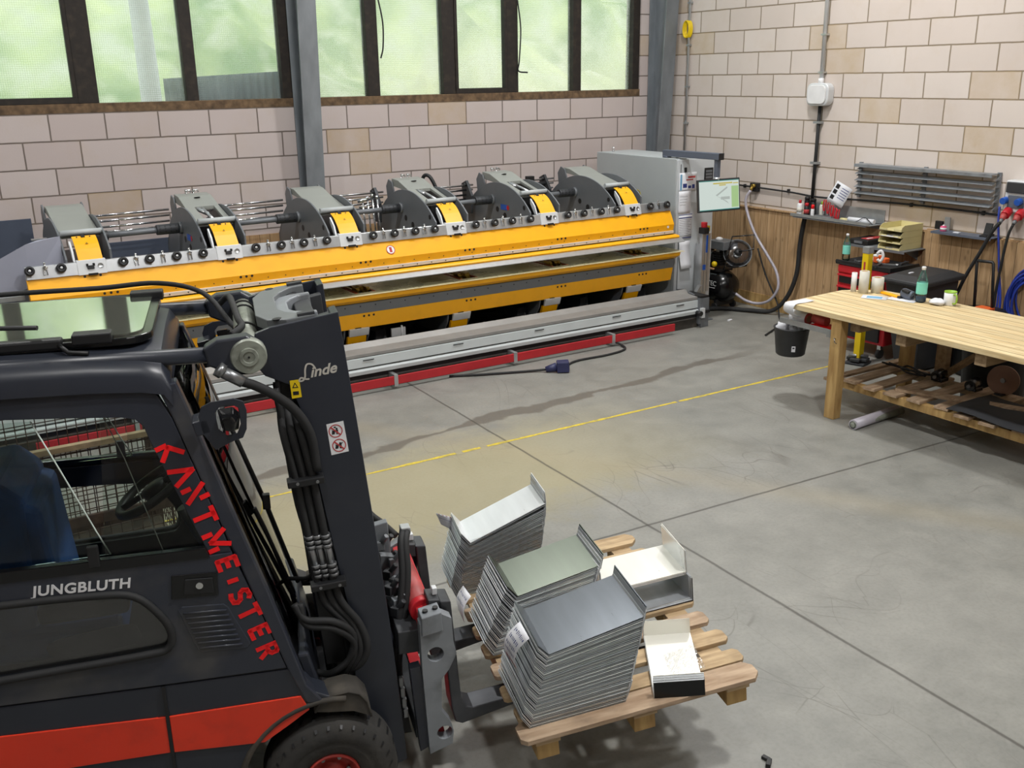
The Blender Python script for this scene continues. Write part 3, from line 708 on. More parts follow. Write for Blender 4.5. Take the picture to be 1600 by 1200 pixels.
        # yellow guard sheet, convex
        g = MB(); vs = []; k = 6
        for j in range(k+1):
            t = j/k; y = -1.66-.205*t; z = 1.575-.165*t-.03*math.sin(PI*t)*-1
            for x in (u-.085, u+.10): vs.append((x+.03*(t)*0, y, z))
        g.add(vs, [(2*j, 2*j+1, 2*j+3, 2*j+2) for j in range(k)], False)
        gg = g.build('guard_sheet', 'yellow', a, solid=.006)
        MB().cbox((u+.0, -1.67, 1.577), (.03, .04, .012), rx=R(30)).build('guard_notch', 'black', gg)
        T = frame((u+.01, -1.765, 1.532), (1, 0, 0), (0, -.6, .8))
        MB().prism([(-.012, -.01), (.012, -.01), (0, .012)], .0005, T).build('guard_triangle', 'brass', gg)
        m = MB()
        for q in (-.05, .05): m.cyl((u+q, -1.70, 1.573), (u+q, -1.702, 1.578), .006, n=6)
        m.build('guard_screw', 'machine_dark', gg)
        # inner curved edge plate
        MB().sx([(-1.84, 1.40), (-1.80, 1.48), (-1.72, 1.55), (-1.72, 1.50), (-1.80, 1.40)], u-.12, u-.105).build('inner_rib', 'alu_white', a)
        # dark body inside arm
        MB().box((u-.15, -1.72, .96), (u+.155, -.5, 1.30)).build('arm_core', 'machine_dark', a)
    # shafts between arms and the couplings
    for i, (a, b) in enumerate(zip(UX, UX[1:])):
        s = MB().cyl((a+.18, -1.05, 1.475), (b-.175, -1.05, 1.485), .026, n=14).build('drive_shaft', 'machine_grey', r)
        c = MB().cyl((b-.40, -1.05, 1.484), (b-.20, -1.05, 1.484), .047, n=18)
        if i == 0: MB().cyl((a+.19, -1.05, 1.475), (a+.30, -1.05, 1.476), .045, n=18).build('coupling', 'machine_dark', s, bevel=.004)
        c.build('coupling', 'machine_dark', s, bevel=.004)
        for q in range(4):
            for h in (0, 1, 2):
                t = -.3+.55*h
                MB().cyl((b-.375+q*.048, -1.05-.044*math.cos(t), 1.484+.044*math.sin(t)), (b-.375+q*.048, -1.05-.049*math.cos(t), 1.484+.049*math.sin(t)), .008, n=6).build('coupling_screw', 'black', s)
        MB().cyl((b-.20, -1.05, 1.485), (b-.165, -1.05, 1.485), .055, n=18).build('shaft_collar', 'machine_grey', s)
        for q in (0, .055, .11, .16): MB().cyl((a+.18, -.62+q*.2, 1.60-q), (b-.17, -.62+q*.2, 1.61-q), .011, n=8).build('guide_rod', 'chrome', r)
    MB().cyl((UX[0]-.28, -1.05, 1.475), (UX[0]-.17, -1.05, 1.475), .018, n=10).build('shaft_stub', 'alu', r)
    # upright rods between arms 3 and 4, and cylinder bracket by arm 6
    for k in range(4):
        x = -4.72+.055*k
        MB().cyl((x, -.88, .95), (x-.03, -.86, 1.60-.02*abs(k-2)), .010, n=8).ball((x-.03, -.86, 1.61-.02*abs(k-2)), .020, n=8).build('upright_rod', 'chrome', r)
    MB().cyl((-4.80, -.86, 1.56), (-4.62, -.86, 1.59), .018, n=8).cyl((-4.79, -.86, 1.5), (-4.62, -.86, 1.53), .012, n=8).build('rod_clamp', 'chrome', r)
    for x in (-4.50, -3.37, -2.31): MB().sx([(-.55, 1.30), (-.50, 1.62), (-.60, 1.66), (-.72, 1.50), (-.70, 1.3)], x, x+.03).cyl((x-.02, -.58, 1.61), (x+.05, -.58, 1.61), .02, n=8).build('rod_bracket', 'machine_dark', r)
    MB().cbox((-2.52, -.62, 1.62), (.09, .07, .07)).cyl((-2.62, -.62, 1.53), (-2.30, -.62, 1.56), .025, n=10).build('sensor_block', 'black', r, bevel=.005)
    MB().tube(spline([(-4.02, -.75, 1.5), (-4.0, -.78, 1.74), (-3.95, -.84, 1.76), (-3.90, -.9, 1.62), (-3.89, -.92, 1.5)], 6), .02, 8).build('cable_loop', 'black', r)
    MB().tube(spline([(-1.83, -1.72, 1.4), (-1.83, -1.7, 1.52), (-1.76, -1.7, 1.52), (-1.74, -1.72, 1.4)], 6), .007, 6).build('cable_loop', 'green_screw', r)
    # light-blue maker's stickers with a red dot
    for u in (UX[1], UX[4]):
        T = frame((u-.1745, -1.30, 1.425), (0, -1, 0), (-1, 0, 0))
        s = MB().box((-.075, -.028, 0), (.055, .028, .0012), T).build('maker_sticker', 'blue', r)
        MB().prism(arc((.068, 0), .026, 0, 360, 14)[:-1], .0015, T).build('sticker_dot', 'red', s)
    # body: base frames, table supports, dark inside
    MB().box((BX0+.05, -1.0, .12), (BX1-.05, -.95, .80)).build('rear_panel', 'machine_dark', r)
    MB().box((BX0+.02, -1.75, .05), (BX1-.02, -.5, .12)).build('base_frame', 'machine_dark', r, bevel=.005)
    for x in [BX0+.35+.83*k for k in range(8)]:
        MB().box((x, -1.78, .2), (x+.22, -1.2, .27)).cyl((x+.02, -1.65, .24), (x+.4, -1.5, .2), .03, n=8).cbox((x+.2, -1.6, .35), (.12, .2, .10), rz=.3).cyl((x+.3, -1.7, .12), (x+.28, -1.66, .42), .02, n=8).build('lower_mechanism', 'machine_dark', r)
    MB().box((-4.98, -1.90, .37), (-4.83, -1.88, .45)).cyl((-4.87, -1.9, .30), (-4.87, -1.9, .47), .012, n=8).build('lower_valve_plate', 'alu_white', r)
    # front rail (movable safety/foot rail) with its red strip
    RX0, RX1 = -9.6, -1.33
    MB().sx([(-2.255, .355), (-2.255, .325), (-2.24, .32), (-2.24, .10), (-2.02, .10), (-2.02, .40), (-2.05, .41), (-2.10, .365)], RX0, RX1).build('front_rail', 'rail_top', r, bevel=.003)
    MB().sx([(-2.262, .318), (-2.268, .23), (-2.24, .225), (-2.24, .318)], RX0, RX1).build('rail_face', 'rail_face', r, bevel=.003)
    MB().sx([(-2.268, .215), (-2.285, .20), (-2.285, .165), (-2.24, .16), (-2.24, .215)], RX0, RX1).build('rail_ledge', 'cab_grey', r, bevel=.003)
    MB().sx([(-2.255, .155), (-2.255, .12), (-2.24, .12), (-2.24, .155)], RX0, RX1).build('rail_groove', 'black', r)
    MB().box((RX0, -2.25, .0), (RX1+.02, -1.95, .10)).build('rail_foot', 'dusty_black', r)
    for x in (-5.4, -4.45, -3.5, -2.5, -1.6): MB().cbox((x, -2.270, .295), (.11, .006, .007)).build('rail_slot', 'black', r)
    rs = MB().box((-8.25, -2.375, .045), (-1.76, -2.355, .125)).build('red_strip', 'red_strip', r, bevel=.002)
    for x in (-7.5, -6.3, -5.18, -3.86, -2.62): MB().box((x-.02, -2.38, .03), (x+.02, -2.25, .14)).build('strip_clip', 'alu', rs, bevel=.002)
    e = MB().sx([(-2.30, .04), (-2.30, .345), (-2.0, .40), (-1.9, .38), (-1.9, .04)], RX1, RX1+.025).build('rail_end_plate', 'machine_grey', r, bevel=.003)
    MB().box((RX1, -2.30, .345), (RX1+.13, -2.0, .365)).box((RX1, -2.33, .17), (RX1+.13, -2.29, .20)).build('end_bracket', 'black', r)
    MB().box((RX1+.026, -2.30, .0), (RX1+.14, -1.95, .34)).build('end_block', 'machine_grey', r, bevel=.004)
    MB().box((RX1-.0, -2.335, .12), (RX1+.05, -2.30, .23)).build('sensor_mount', 'alu_white', e)
    MB().cyl((RX1-.03, -2.36, .18), (RX1-.03, -2.29, .18), .028, n=14).build('end_sensor', 'black', e)
    # left end guard
    MB().sx([(-1.80, .0), (-1.84, 1.30), (-1.5, 1.50), (-1.2, 1.45), (-.5, 1.1), (-.5, 0)], BX0+.02, BX0+.045).build('end_plate', 'machine_grey', r, bevel=.003)
    g = MB().add([(-8.62, -1.72, .98), (-8.04, -1.72, 1.22), (-7.77, -1.72, 1.30), (-7.765, -1.66, 1.59), (-7.93, -1.66, 1.575), (-8.03, -1.68, 1.55), (-8.62, -1.70, 1.27)], [(0, 1, 2, 3, 4, 5, 6)])
    g.build('side_guard', 'guard_plate', r, solid=.006)
    MB().box((-8.9, -1.80, 1.13), (-8.1, -1.70, 1.17)).build('guard_rail', 'galv', r, bevel=.003)
    MB().cbox((-7.88, -1.3, 1.53), (.12, .06, .012)).build('guard_tab', 'alu', r)
machine()
def wall_panel(x0, x1, z0, z1, y, label):
    o = MB().box((x0, y, z0), (x1, y+.02, z1)).build('metal_sheet', 'blue_panel', base=((x0+x1)/2, y, z0), bevel=.002); tag(o, label, 'metal sheet')
wall_panel(-8.9, -7.80, 0.0, 1.575, -.20, 'large dark blue-grey metal panel leaning behind the left end of the machine')
wall_panel(-7.4, -6.45, 0.0, 1.27, -.12, 'lower dark blue-grey metal panel behind the machine between its first two arms')
# ---------------------------------------------------------------- control cabinet, monitor arm, posts
def cabinet():
    r = thing('control_cabinet', 'tall light grey steel control cabinet at the right end of the machine', 'cabinet', (-1.05, -1.15, 0))
    x0, x1, y0, y1, zt = -1.36, -.80, -1.88, -.38, 1.86
    MB().box((x0, y0+.03, .1), (x1, y1, zt)).build('body', 'cab_grey', r, bevel=.006)
    MB().box((x0+.02, y0+.03, 0), (x1-.02, y1, .1)).build('plinth', 'machine_dark', r)
    d = MB().box((x0, y0, .12), (x1, y0+.027, zt-.01)).build('door', 'cab_white', r, bevel=.004)
    MB().box((x0+.04, y0-.004, .15), (x0+.05, y0, zt-.06)).build('door_gasket', 'machine_grey', d)
    MB().cbox((x0+.11, y0-.008, 1.735), (.03, .014, .055)).build('lock', 'black', d, bevel=.004)
    p = MB().box((x1-.16, y0-.012, 1.60), (x1-.03, y0, 1.74)).build('switch_panel', 'black', d, bevel=.004)
    m = MB()
    for i in range(3): m.box((x1-.145, y0-.014, 1.62+.035*i), (x1-.05, y0-.012, 1.645+.035*i))
    m.build('panel_slat', 'machine_grey', p)
    for (x, y) in ((x0+.16, y1-.12), (x0+.09, y0+.12)):
        T = Matrix.Translation((x, y, zt+.035)) @ Matrix.Rotation(R(75), 4, 'Z') @ Matrix.Rotation(R(90), 4, 'X')
        ring = [T @ Vector((.025*math.cos(a*PI/8), .025*math.sin(a*PI/8), 0)) for a in range(16)]
        MB().tube(ring, .006, 6, closed=True).cyl((x, y, zt), (x, y, zt+.015), .016, n=10).build('eye_bolt', 'chrome', r)
    for k in range(9): MB().cyl((x0+.12+.04*k, y0+.30+.05*math.sin(k*2), zt), (x0+.13+.04*k, y0+.30+.05*math.sin(k*2), zt+.025), .011, n=8).build('cable_gland', 'brass', r)
cabinet()
def sheet(name, mname, label, cat, M, w, h, curl=.0, lines=None, group=None):
    r = thing(name, label, cat, m=M, group=group)
    vs = []; n = 6
    for j in range(n+1):
        t = j/n
        for x in (-w/2, w/2): vs.append(M @ Vector((x, h/2-h*t, .002+curl*t*t)))
    MB().add(vs, [(2*j, 2*j+2, 2*j+3, 2*j+1) for j in range(n)], True).build('leaf', mname, r, solid=.0006)
    if lines:
        for (mn, rects) in lines:
            m = MB()
            for (a, b, c, d) in rects:
                t0 = .5-d; t1 = .5-b
                z = .0032+curl*max(t0, t1)**2
                m.add([M @ Vector((a*w, b*h, .0030+curl*(.5-b)**2)), M @ Vector((c*w, b*h, .0030+curl*(.5-b)**2)), M @ Vector((c*w, d*h, .0030+curl*(.5-d)**2)), M @ Vector((a*w, d*h, .0030+curl*(.5-d)**2))], [(0, 1, 2, 3)])
            m.build('print', mn, r)
    return r
F0 = (0, -1, 0)
def facing(x, y, z, dx=(1, 0, 0), nz=F0): return frame((x, y, z), dx, nz)
sheet('notice_sheet', 'paper', 'printed colour notice with a blue stripe taped high on the grey cabinet door', 'paper', facing(-1.21, -1.885, 1.60), .26, .21, 0,
      [('ink_sky', [(-.44, -.42, -.34, .42)]), ('ink_red', [(.0, .2, .42, .3), (-.1, .08, .3, .14)]), ('ink_blue', [(-.28, -.3, -.05, -.08), (.02, -.34, .2, -.2), (.25, -.36, .4, -.15)])])
sheet('job_sheet', 'paper', 'plain white sheet hanging under the colour notice on the cabinet door', 'paper', facing(-1.25, -1.888, 1.37), .18, .26, .0, [('ink', [(-.4, -.1+.12*k, .1+.05*k, -.09+.12*k) for k in range(4)])])
sheet('form_sheet', 'paper', 'white form with dark blue ruled lines on the cabinet door', 'paper', facing(-1.23, -1.889, 1.10), .20, .28, .0, [('ink_blue', [(-.5, .46, .5, .49), (-.5, .33, .5, .37), (-.5, -.48, .5, -.45)]), ('ink', [(-.45, .26-.07*k, .45-.1*(k % 3), .272-.07*k) for k in range(10)])])
sheet('blank_sheet', 'paper', 'blank curling white sheet lowest on the cabinet door', 'paper', facing(-1.23, -1.888, .775), .16, .31, .05)
def monitor():
    r = thing('control_monitor', 'flat control screen hanging from a grey swivel arm above the cabinet', 'monitor', (-1.30, -1.62, 1.862))
    A = Matrix.Translation((-1.30, -1.58, 0)) @ Matrix.Rotation(R(5), 4, 'Z')
    MB().box((-.04, -.84, 1.875), (.04, 0, 1.945), A).build('arm', 'blue_steel', r, bevel=.005)
    MB().box((-.04, -.845, 1.875), (.04, -.84, 1.945), A).build('arm_cap', 'black', r)
    MB().cyl((-1.30, -1.62, 1.862), (-1.30, -1.62, 1.88), .05, n=12).build('arm_foot', 'blue_steel', r)
    MB().box((-.025, -.815, 1.68), (.025, -.765, 1.875), A).build('drop_tube', 'blue_steel', r, bevel=.003)
    MB().cyl(A @ Vector((0, -.79, 1.65)), A @ Vector((0, -.79, 1.69)), .035, n=12).build('swivel', 'alu', r)
    T = frame((-1.232, -2.42, 1.502), (.99, -.10, .0), (-.10, -.98, .12))
    s = MB().box((-.285, -.175, -.03), (.285, .175, 0), T).build('housing', 'machine_dark', r, bevel=.006)
    q = MB().box((-.268, -.158, .0), (.268, .158, .0015), T).build('screen', 'screen', r)
    MB().box((-.268, .15, .001), (.268, .158, .003), T).box((-.268, -.158, .001), (.268, -.150, .003), T).build('screen_bar', 'screen_teal', q)
    MB().box((-.08, .118, .001), (.18, .132, .003), T).box((-.0, .100, .001), (.09, .112, .003), T).box((.19, .115, .001), (.26, .125, .003), T).build('screen_menu', 'screen_yellow', q)
    MB().add([T @ Vector(v) for v in ((-.03, -.01, .0022), (.11, .07, .0022), (.11, .09, .0022), (-.05, .0, .0022), (.1, -.07, .0022), (.13, -.10, .0022))], [(0, 1, 2, 3), (3, 0, 4, 5)]).box((.02, -.05, .001), (.14, -.02, .0022), T).build('screen_drawing', 'screen_grey', q)
    MB().box((.165, -.14, .001), (.262, .09, .0024), T).build('screen_side_panel', 'screen_green', q)
monitor()
def signal_post():
    r = thing('signal_post', 'aluminium post with a red and black button head in front of the cabinet', 'post', (-1.03, -2.03, 0))
    for k in range(3): MB().box((-1.10+.045*k, -2.05, .34), (-1.062+.045*k, -2.0, 1.02)).build('profile', 'alu', r, bevel=.003)
    MB().box((-1.10, -2.0, .0), (-.97, -1.94, .9)).build('inner_profile', 'alu', r)
    MB().box((-1.11, -2.08, 1.02), (-1.03, -1.99, 1.09)).build('head', 'black', r, bevel=.004)
    MB().cyl((-1.07, -2.035, 1.09), (-1.07, -2.035, 1.15), .036, n=14).build('red_button', 'red', r, bevel=.004)
    MB().box((-1.02, -2.03, 1.04), (-.97, -1.99, 1.10)).build('yellow_box', 'yellow2', r, bevel=.003)
    MB().box((-1.08, -2.056, .60), (-1.04, -2.05, .66)).box((-1.04, -2.056, .80), (-1.02, -2.05, 1.0)).build('blue_label', 'blue', r)
    MB().box((-1.15, -2.1, 0), (-.93, -1.92, .012)).build('foot_plate', 'machine_grey', r)
    MB().cbox((-1.17, -2.07, .385), (.012, .05, .12), ry=R(35)).cbox((-1.15, -2.07, .385), (.012, .05, .12), ry=R(35)).build('bracket', 'alu', r)
signal_post()
# ---------------------------------------------------------------- right wall: pipes, box, cables
def single(mb, name, m, label, cat, base, group=None, **k):
    o = mb.build(name, m, base=base, **k); tag(o, label, cat, group); return o
def wall_things():
    r = thing('junction_box', 'rounded light grey electrical box on the right block wall with a pipe above and below', 'electrical box', (-.02, -2.68, 2.41))
    T = frame((-.003, -2.685, 2.53), (0, -1, 0), (-1, 0, 0))
    b = MB().prism(rrect(.30, .24, .07, 5), .10, T).build('housing', 'alu_white', r, bevel=.012, seg=3)
    MB().prism(rrect(.25, .20, .06, 5), .118, T, .10).build('cover', 'white', r, bevel=.006)
    MB().cyl((-.05, -2.68, 2.64), (-.05, -2.68, 2.70), .03, n=12).build('gland', 'white', r)
    r = thing('conduit', 'white vertical conduit running up the wall from the electrical box', 'pipe', (-.05, -2.68, 2.70))
    MB().cyl((-.04, -2.675, 2.70), (-.04, -2.665, 6.5), .022, n=12).build('pipe', 'alu_white', r)
    for z in (2.75, 3.14, 3.6, 4.6): MB().box((-.065, -2.71, z), (-.002, -2.64, z+.02)).build('pipe_clip', 'alu', r)
    r = thing('conduit', 'black conduit dropping from the electrical box to the upper shelf', 'pipe', (-.04, -2.67, 1.3))
    MB().cyl((-.035, -2.68, 2.41), (-.035, -2.67, 1.38), .019, n=12).build('pipe', 'rubber', r)
    for z in (2.22, 1.78): MB().box((-.06, -2.72, z), (-.002, -2.62, z+.025)).build('pipe_clip', 'galv', r)
    r = thing('conduit', 'thin grey conduit in the corner beside the steel column', 'pipe', (-.03, -.50, 1.2))
    MB().cyl((-.03, -.50, 1.3), (-.03, -.52, 6.5), .015, n=10).build('pipe', 'alu', r)
    for z in (1.7, 2.15, 2.6, 3.1, 3.6): MB().box((-.05, -.53, z), (-.002, -.48, z+.02)).build('pipe_clip', 'galv', r)
    m = MB()
    for k in range(5):
        m.tube([(-.055+.006*k, -.47-.01*k+.055*math.cos(2*PI*i/20), 3.30+.10*math.sin(2*PI*i/20)) for i in range(20)], .007, 6, closed=True)
    single(m, 'cable_ring', 'yellow2', 'small coil of yellow cord hung on the thin corner conduit', 'cord', (-.04, -.47, 3.3))
    # long cable
    p = spline([(-.03, -1.5, 1.455), (-.03, -2.3, 1.44), (-.03, -2.75, 1.42), (-.03, -3.3, 1.44), (-.03, -4.1, 1.455), (-.03, -4.93, 1.45)], 6)
    r = thing('wall_cable', 'black cable clipped along the right wall below the slatted rack', 'cable', (-.02, -3.2, 1.45))
    MB().tube(p, .010, 6).build('cable', 'rubber', r)
    for y in (-1.6, -2.3, -3.0, -3.95, -4.75): MB().box((-.035, y-.01, 1.43), (-.002, y+.01, 1.47)).build('cable_clip', 'black', r)
    r = thing('air_outlet', 'small brass and black compressed air outlet on the wall', 'outlet', (-.03, -1.77, 1.42))
    MB().box((-.06, -1.84, 1.40), (-.002, -1.72, 1.50)).build('block', 'black', r, bevel=.006)
    MB().cyl((-.10, -1.80, 1.47), (-.05, -1.80, 1.47), .022, n=10).cyl((-.10, -1.80, 1.46), (-.12, -1.80, 1.42), .016, n=8).build('coupling', 'brass', r)
    # clear hose
    pts = [(-.12, -1.80, 1.42), (-.15, -1.76, 1.32), (-.15, -1.79, 1.17), (-.15, -1.94, .92), (-.15, -2.17, .68), (-.15, -2.32, .51), (-.16, -2.37, .33), (-.17, -2.27, .17), (-.2, -2.12, .10), (-.28, -1.99, .12), (-.36, -1.88, .20)]
    single(MB().tube(spline(pts, 6), .017, 8), 'air_hose', 'clear_hose', 'clear pinkish air hose looping down from the wall outlet to the compressor', 'hose', (-.15, -2.2, .1))
    pts = [(-.07, -2.655, 1.38), (-.10, -2.63, 1.11), (-.10, -2.60, .85), (-.10, -2.58, .51), (-.13, -2.48, .22), (-.2, -2.33, .05), (-.34, -2.1, .03), (-.5, -1.85, .03), (-.8, -1.7, .03)]
    single(MB().tube(spline(pts, 6), .026, 8), 'power_hose', 'rubber', 'thick black hose hanging from the shelf and running over the floor behind the compressor', 'hose', (-.3, -2.2, 0))
    pts = [(-.15, -2.0, .75), (-.12, -2.12, .45), (-.14, -2.35, .15), (-.25, -2.5, .02), (-.5, -2.75, .015), (-1.0, -3.0, .015)]
    single(MB().tube(spline(pts, 6), .010, 6), 'power_cable', 'rubber', 'thin black cable leaning from the fan down to the floor', 'cable', (-.3, -2.4, 0))
    # slatted rack
    r = thing('slatted_rack', 'grey steel rack of five angled slats fixed on the right block wall', 'rack', (0, -4.07, 1.48))
    for i in range(5):
        z = 1.80-.069*i
        a = MB().sx([(0, 0)], 0, 0) if False else MB()
        T = Matrix.Translation((0, 0, z)) @ Matrix.Rotation(0, 4, 'X')
        poly = [(-.055, .020), (-.115, -.002), (-.115, -.008), (-.055, .014)] if i else [(-.012, .03), (-.14, .03), (-.14, -.002), (-.13, -.002), (-.13, .024), (-.012, .024)]
        a.sy(poly, -4.86, -3.29, T); a.build('slat', 'truck_steel', r, bevel=.001)
    for y in (-4.88, -4.09, -3.30):
        m = MB().box((-.02, y-.0, 1.47), (-.002, y+.04, 1.84))
        for i in range(5): m.sy([(-.02, 1.80-.069*i-.03), (-.10, 1.80-.069*i-.03), (-.02, 1.80-.069*i+.01)], y, y+.006)
        m.build('rack_bracket', 'truck_steel', r, bevel=.001)
    # shelf 1
    r = thing('wall_shelf', 'long galvanised channel shelf above the wood panelling, full of cans and pliers', 'shelf', (0, -3.1, 1.21))
    MB().sy([(-.25, 1.215), (-.012, 1.215), (-.012, 1.36), (-.008, 1.36), (-.008, 1.211), (-.254, 1.211), (-.254, 1.245), (-.25, 1.245)], -3.64, -2.56).build('channel', 'galv', r, bevel=.001)
    MB().sy([(-.254, 1.205), (-.02, 1.205), (-.02, 1.16), (-.03, 1.16), (-.03, 1.198), (-.254, 1.198)], -3.60, -2.60).build('support_angle', 'machine_grey', r)
    def can(x, y, h, rad, body, cap, capr, label, z=1.216, ch=.02, name='spray_can', cat='can', lab=None):
        q = thing(name, label, cat, (x, y, z))
        MB().lathe([(rad*.92, 0), (rad, .006), (rad, h*.82), (rad*.75, h*.92), (rad*.5, h*.94)], Matrix.Translation((x, y, z)), 18).build('body', body, q)
        MB().lathe([(capr, h*.9), (capr, h+ch), (capr*.7, h+ch+.006)], Matrix.Translation((x, y, z)), 14).build('cap', cap, q)
        if lab: MB().lathe([(rad+.001, h*.25), (rad+.001, h*.62)], Matrix.Translation((x, y, z)), 18).build('label_band', lab, q)
    can(-.17, -2.62, .145, .032, 'white', 'red', .016, 'white bottle with a red cap at the left end of the upper shelf', lab='off_white', name='squeeze_bottle', cat='bottle')
    can(-.16, -2.71, .12, .030, 'black', 'red', .022, 'short black spray can with a red rim next to the white bottle', lab='ink_red')
    can(-.10, -2.66, .19, .032, 'gloss_black', 'black', .030, 'tall black spray can at the back of the upper shelf', ch=.012)
    can(-.10, -2.75, .175, .032, 'black', 'gloss_black', .030, 'second tall black spray can at the back, beside the red-capped tube', ch=.012)
    can(-.17, -2.805, .10, .020, 'white', 'bright_red', .018, 'small white tube with a bright red cap on the upper shelf', ch=.03, name='marker_tube', cat='tube')
    can(-.06, -2.84, .14, .028, 'off_white', 'green', .012, 'pale bottle with a green cap behind the pliers', name='squeeze_bottle', cat='bottle')
    for i, y in enumerate((-2.93, -2.985, -3.035, -3.08, -3.12)):
        q = thing('pliers', 'pliers with red grips standing in the row on the upper shelf', 'pliers', (-.13, y, 1.22), group='red-handled pliers on the upper shelf')
        z = 1.38-.025*(i if i < 4 else 3.5)
        for s in (-1, 1):
            MB().tube(spline([(-.13, y+s*.004, z-.10), (-.128, y+s*.016, z-.03), (-.12, y+s*.012, z+.035)], 4), .0075, 6).build('grip', 'red', q)
        MB().cyl((-.132, y, 1.218), (-.13, y, z-.09), .007, .012, n=8).cyl((-.14, y, z-.10), (-.12, y, z-.10), .013, n=10).build('jaws', 'steel_tool', q)
    single(MB().box((-.21, -3.10, 1.217), (-.15, -2.86, 1.25)), 'tin_tray', 'steel_tool', 'dark metal tool lying in front of the pliers', 'tool', (-.18, -2.98, 1.217), bevel=.012)
    single(MB().cyl((-.17, -3.20, 1.233), (-.15, -3.28, 1.233), .018, n=12), 'tape_stub', 'cream_plastic', 'small cream tape stub lying in the upper shelf', 'tape', (-.16, -3.24, 1.217))
    single(MB().cyl((-.15, -3.29, 1.243), (-.12, -3.60, 1.243), .026, n=14), 'rolled_sheet', 'paper', 'rolled white papers lying at the right end of the upper shelf', 'paper', (-.14, -3.44, 1.217))
    single(MB().tube(spline([(-.2, -3.3, 1.222), (-.19, -3.42, 1.235), (-.15, -3.5, 1.28), (-.18, -3.62, 1.225)], 6), .004, 6), 'thin_cable', 'black', 'thin black lead lying over the rolled papers', 'cable', (-.17, -3.45, 1.22))
    T = frame((-.10, -3.10, 1.485), (.2, -.86, -.42), (-.93, -.25, .1))
    sheet('instruction_card', 'paper', 'tilted white instruction card with black symbols standing behind the pliers', 'card', T, .20, .23, 0, [('black', [(-.42, .18, -.2, .40), (-.42, -.08, -.2, .12), (-.42, -.36, -.2, -.16)]), ('ink_blue', [(-.05, .3-.12*k, .4, .33-.12*k) for k in range(5)])])
    # shelf 2
    r = thing('wall_shelf', 'short dark metal shelf carrying letter trays and a black case', 'shelf', (0, -3.9, 1.03))
    MB().box((-.40, -4.20, 1.028), (-.03, -3.46, 1.036)).box((-.40, -4.20, 1.010), (-.397, -3.46, 1.036)).build('board', 'machine_grey', r, bevel=.001)
    for y in (-3.60, -4.10): MB().sy([(-.028, 1.028), (-.30, 1.028), (-.03, .9)], y, y+.005).build('shelf_bracket', 'machine_grey', r)
    r = thing('plastic_case', 'black plastic tool case with a dark red panel on the lower shelf', 'case', (-.22, -3.64, 1.036))
    T = Matrix.Translation((-.215, -3.635, 1.036)) @ Matrix.Rotation(R(0), 4, 'Z')
    MB().box((-.175, -.115, 0), (.165, .115, .055), T).build('shell', 'black', r, bevel=.01)
    MB().box((-.12, -.08, .055), (.13, .02, .060), T).build('lid_panel', 'ink_red', r, bevel=.002)
    MB().box((-.10, -.06, .060), (-.02, -.035, .063), T).build('lid_label', 'paper', r)
    MB().box((-.185, -.05, .015), (-.172, .05, .04), T).build('latch', 'machine_grey', r)
    def tray(z, paper, label):
        q = thing('letter_tray', label, 'letter tray', (-.22, -4.01, z))
        x0, x1, y0, y1 = -.395, -.055, -4.14, -3.88
        m = MB().box((x0, y0, z), (x1, y1, z+.004)).box((x1-.004, y0, z), (x1, y1, z+.062))
        for y in (y0, y1-.004): m.sy([(x0, z), (x1, z), (x1, z+.062), (x0+.05, z+.062), (x0+.015, z+.045), (x0, z+.02)], y, y+.004)
        m.box((x0, y0, z), (x0+.006, y0+.09, z+.02)).box((x0, y1-.09, z), (x0+.006, y1, z+.02))
        m.build('tray', 'cream_plastic', q, bevel=.001)
        if paper: MB().box((x0+.005+paper, y0+.03, z+.0045), (x1-.02, y1-.03, z+.009)).build('paper_pile', 'paper', q)
    for i, (pp, l) in enumerate(((.03, 'lowest cream letter tray with some papers in it'), (0, 'second cream letter tray from the bottom, nearly empty'), (-.012, 'third cream letter tray from the bottom with a white sheet sticking out'), (0, 'topmost empty cream letter tray of the pile on the shelf'))):
        tray(1.037+.063*i, pp, l)
    # shelf 3
    r = thing('wall_shelf', 'blue-grey metal shelf right of the letter trays, above the panelling', 'shelf', (0, -4.65, 1.19))
    MB().box((-.20, -4.97, 1.242), (-.03, -4.33, 1.248)).box((-.20, -4.97, 1.225), (-.197, -4.33, 1.248)).build('board', 'blue_steel', r, bevel=.001)
    MB().box((-.06, -4.97, 1.236), (-.002, -4.33, 1.242)).build('mount_strip', 'blue_steel', r)
    can(-.13, -4.42, .055, .03, 'pink', 'white', .012, 'small pink and white cup on the blue-grey shelf', z=1.2485, ch=.0, name='paper_cup', cat='cup', lab='white')
    single(MB().box((-.07, -4.36, 1.249), (-.04, -4.28, 1.33)), 'battery_pack', 'black', 'small dark charger standing at the left of the blue-grey shelf', 'charger', (-.055, -4.32, 1.2485), bevel=.004)
    single(MB().box((-.05, -4.43, 1.249), (-.04, -4.37, 1.375)), 'perforated_strip', 'galv', 'upright perforated metal strip behind the pink cup', 'strip', (-.045, -4.4, 1.2485), bevel=.001)
    single(MB().box((-.15, -4.60, 1.249), (-.11, -4.54, 1.256)), 'white_tag', 'paper', 'small white scrap lying on the blue-grey shelf', 'scrap', (-.13, -4.57, 1.2485))
    single(MB().sy([(-.17, 1.249), (-.03, 1.249), (-.03, 1.27), (-.08, 1.27), (-.065, 1.37), (-.08, 1.372), (-.11, 1.27), (-.17, 1.26)], -4.90, -4.83), 'desk_stapler', 'black', 'black stapler-like clip standing at the right end of the blue-grey shelf', 'stapler', (-.1, -4.86, 1.2485), bevel=.003)
    # socket board
    r = thing('socket_board', 'grey power distribution board with blue sockets at the right edge of the photo', 'socket board', (0, -5.2, 1.5))
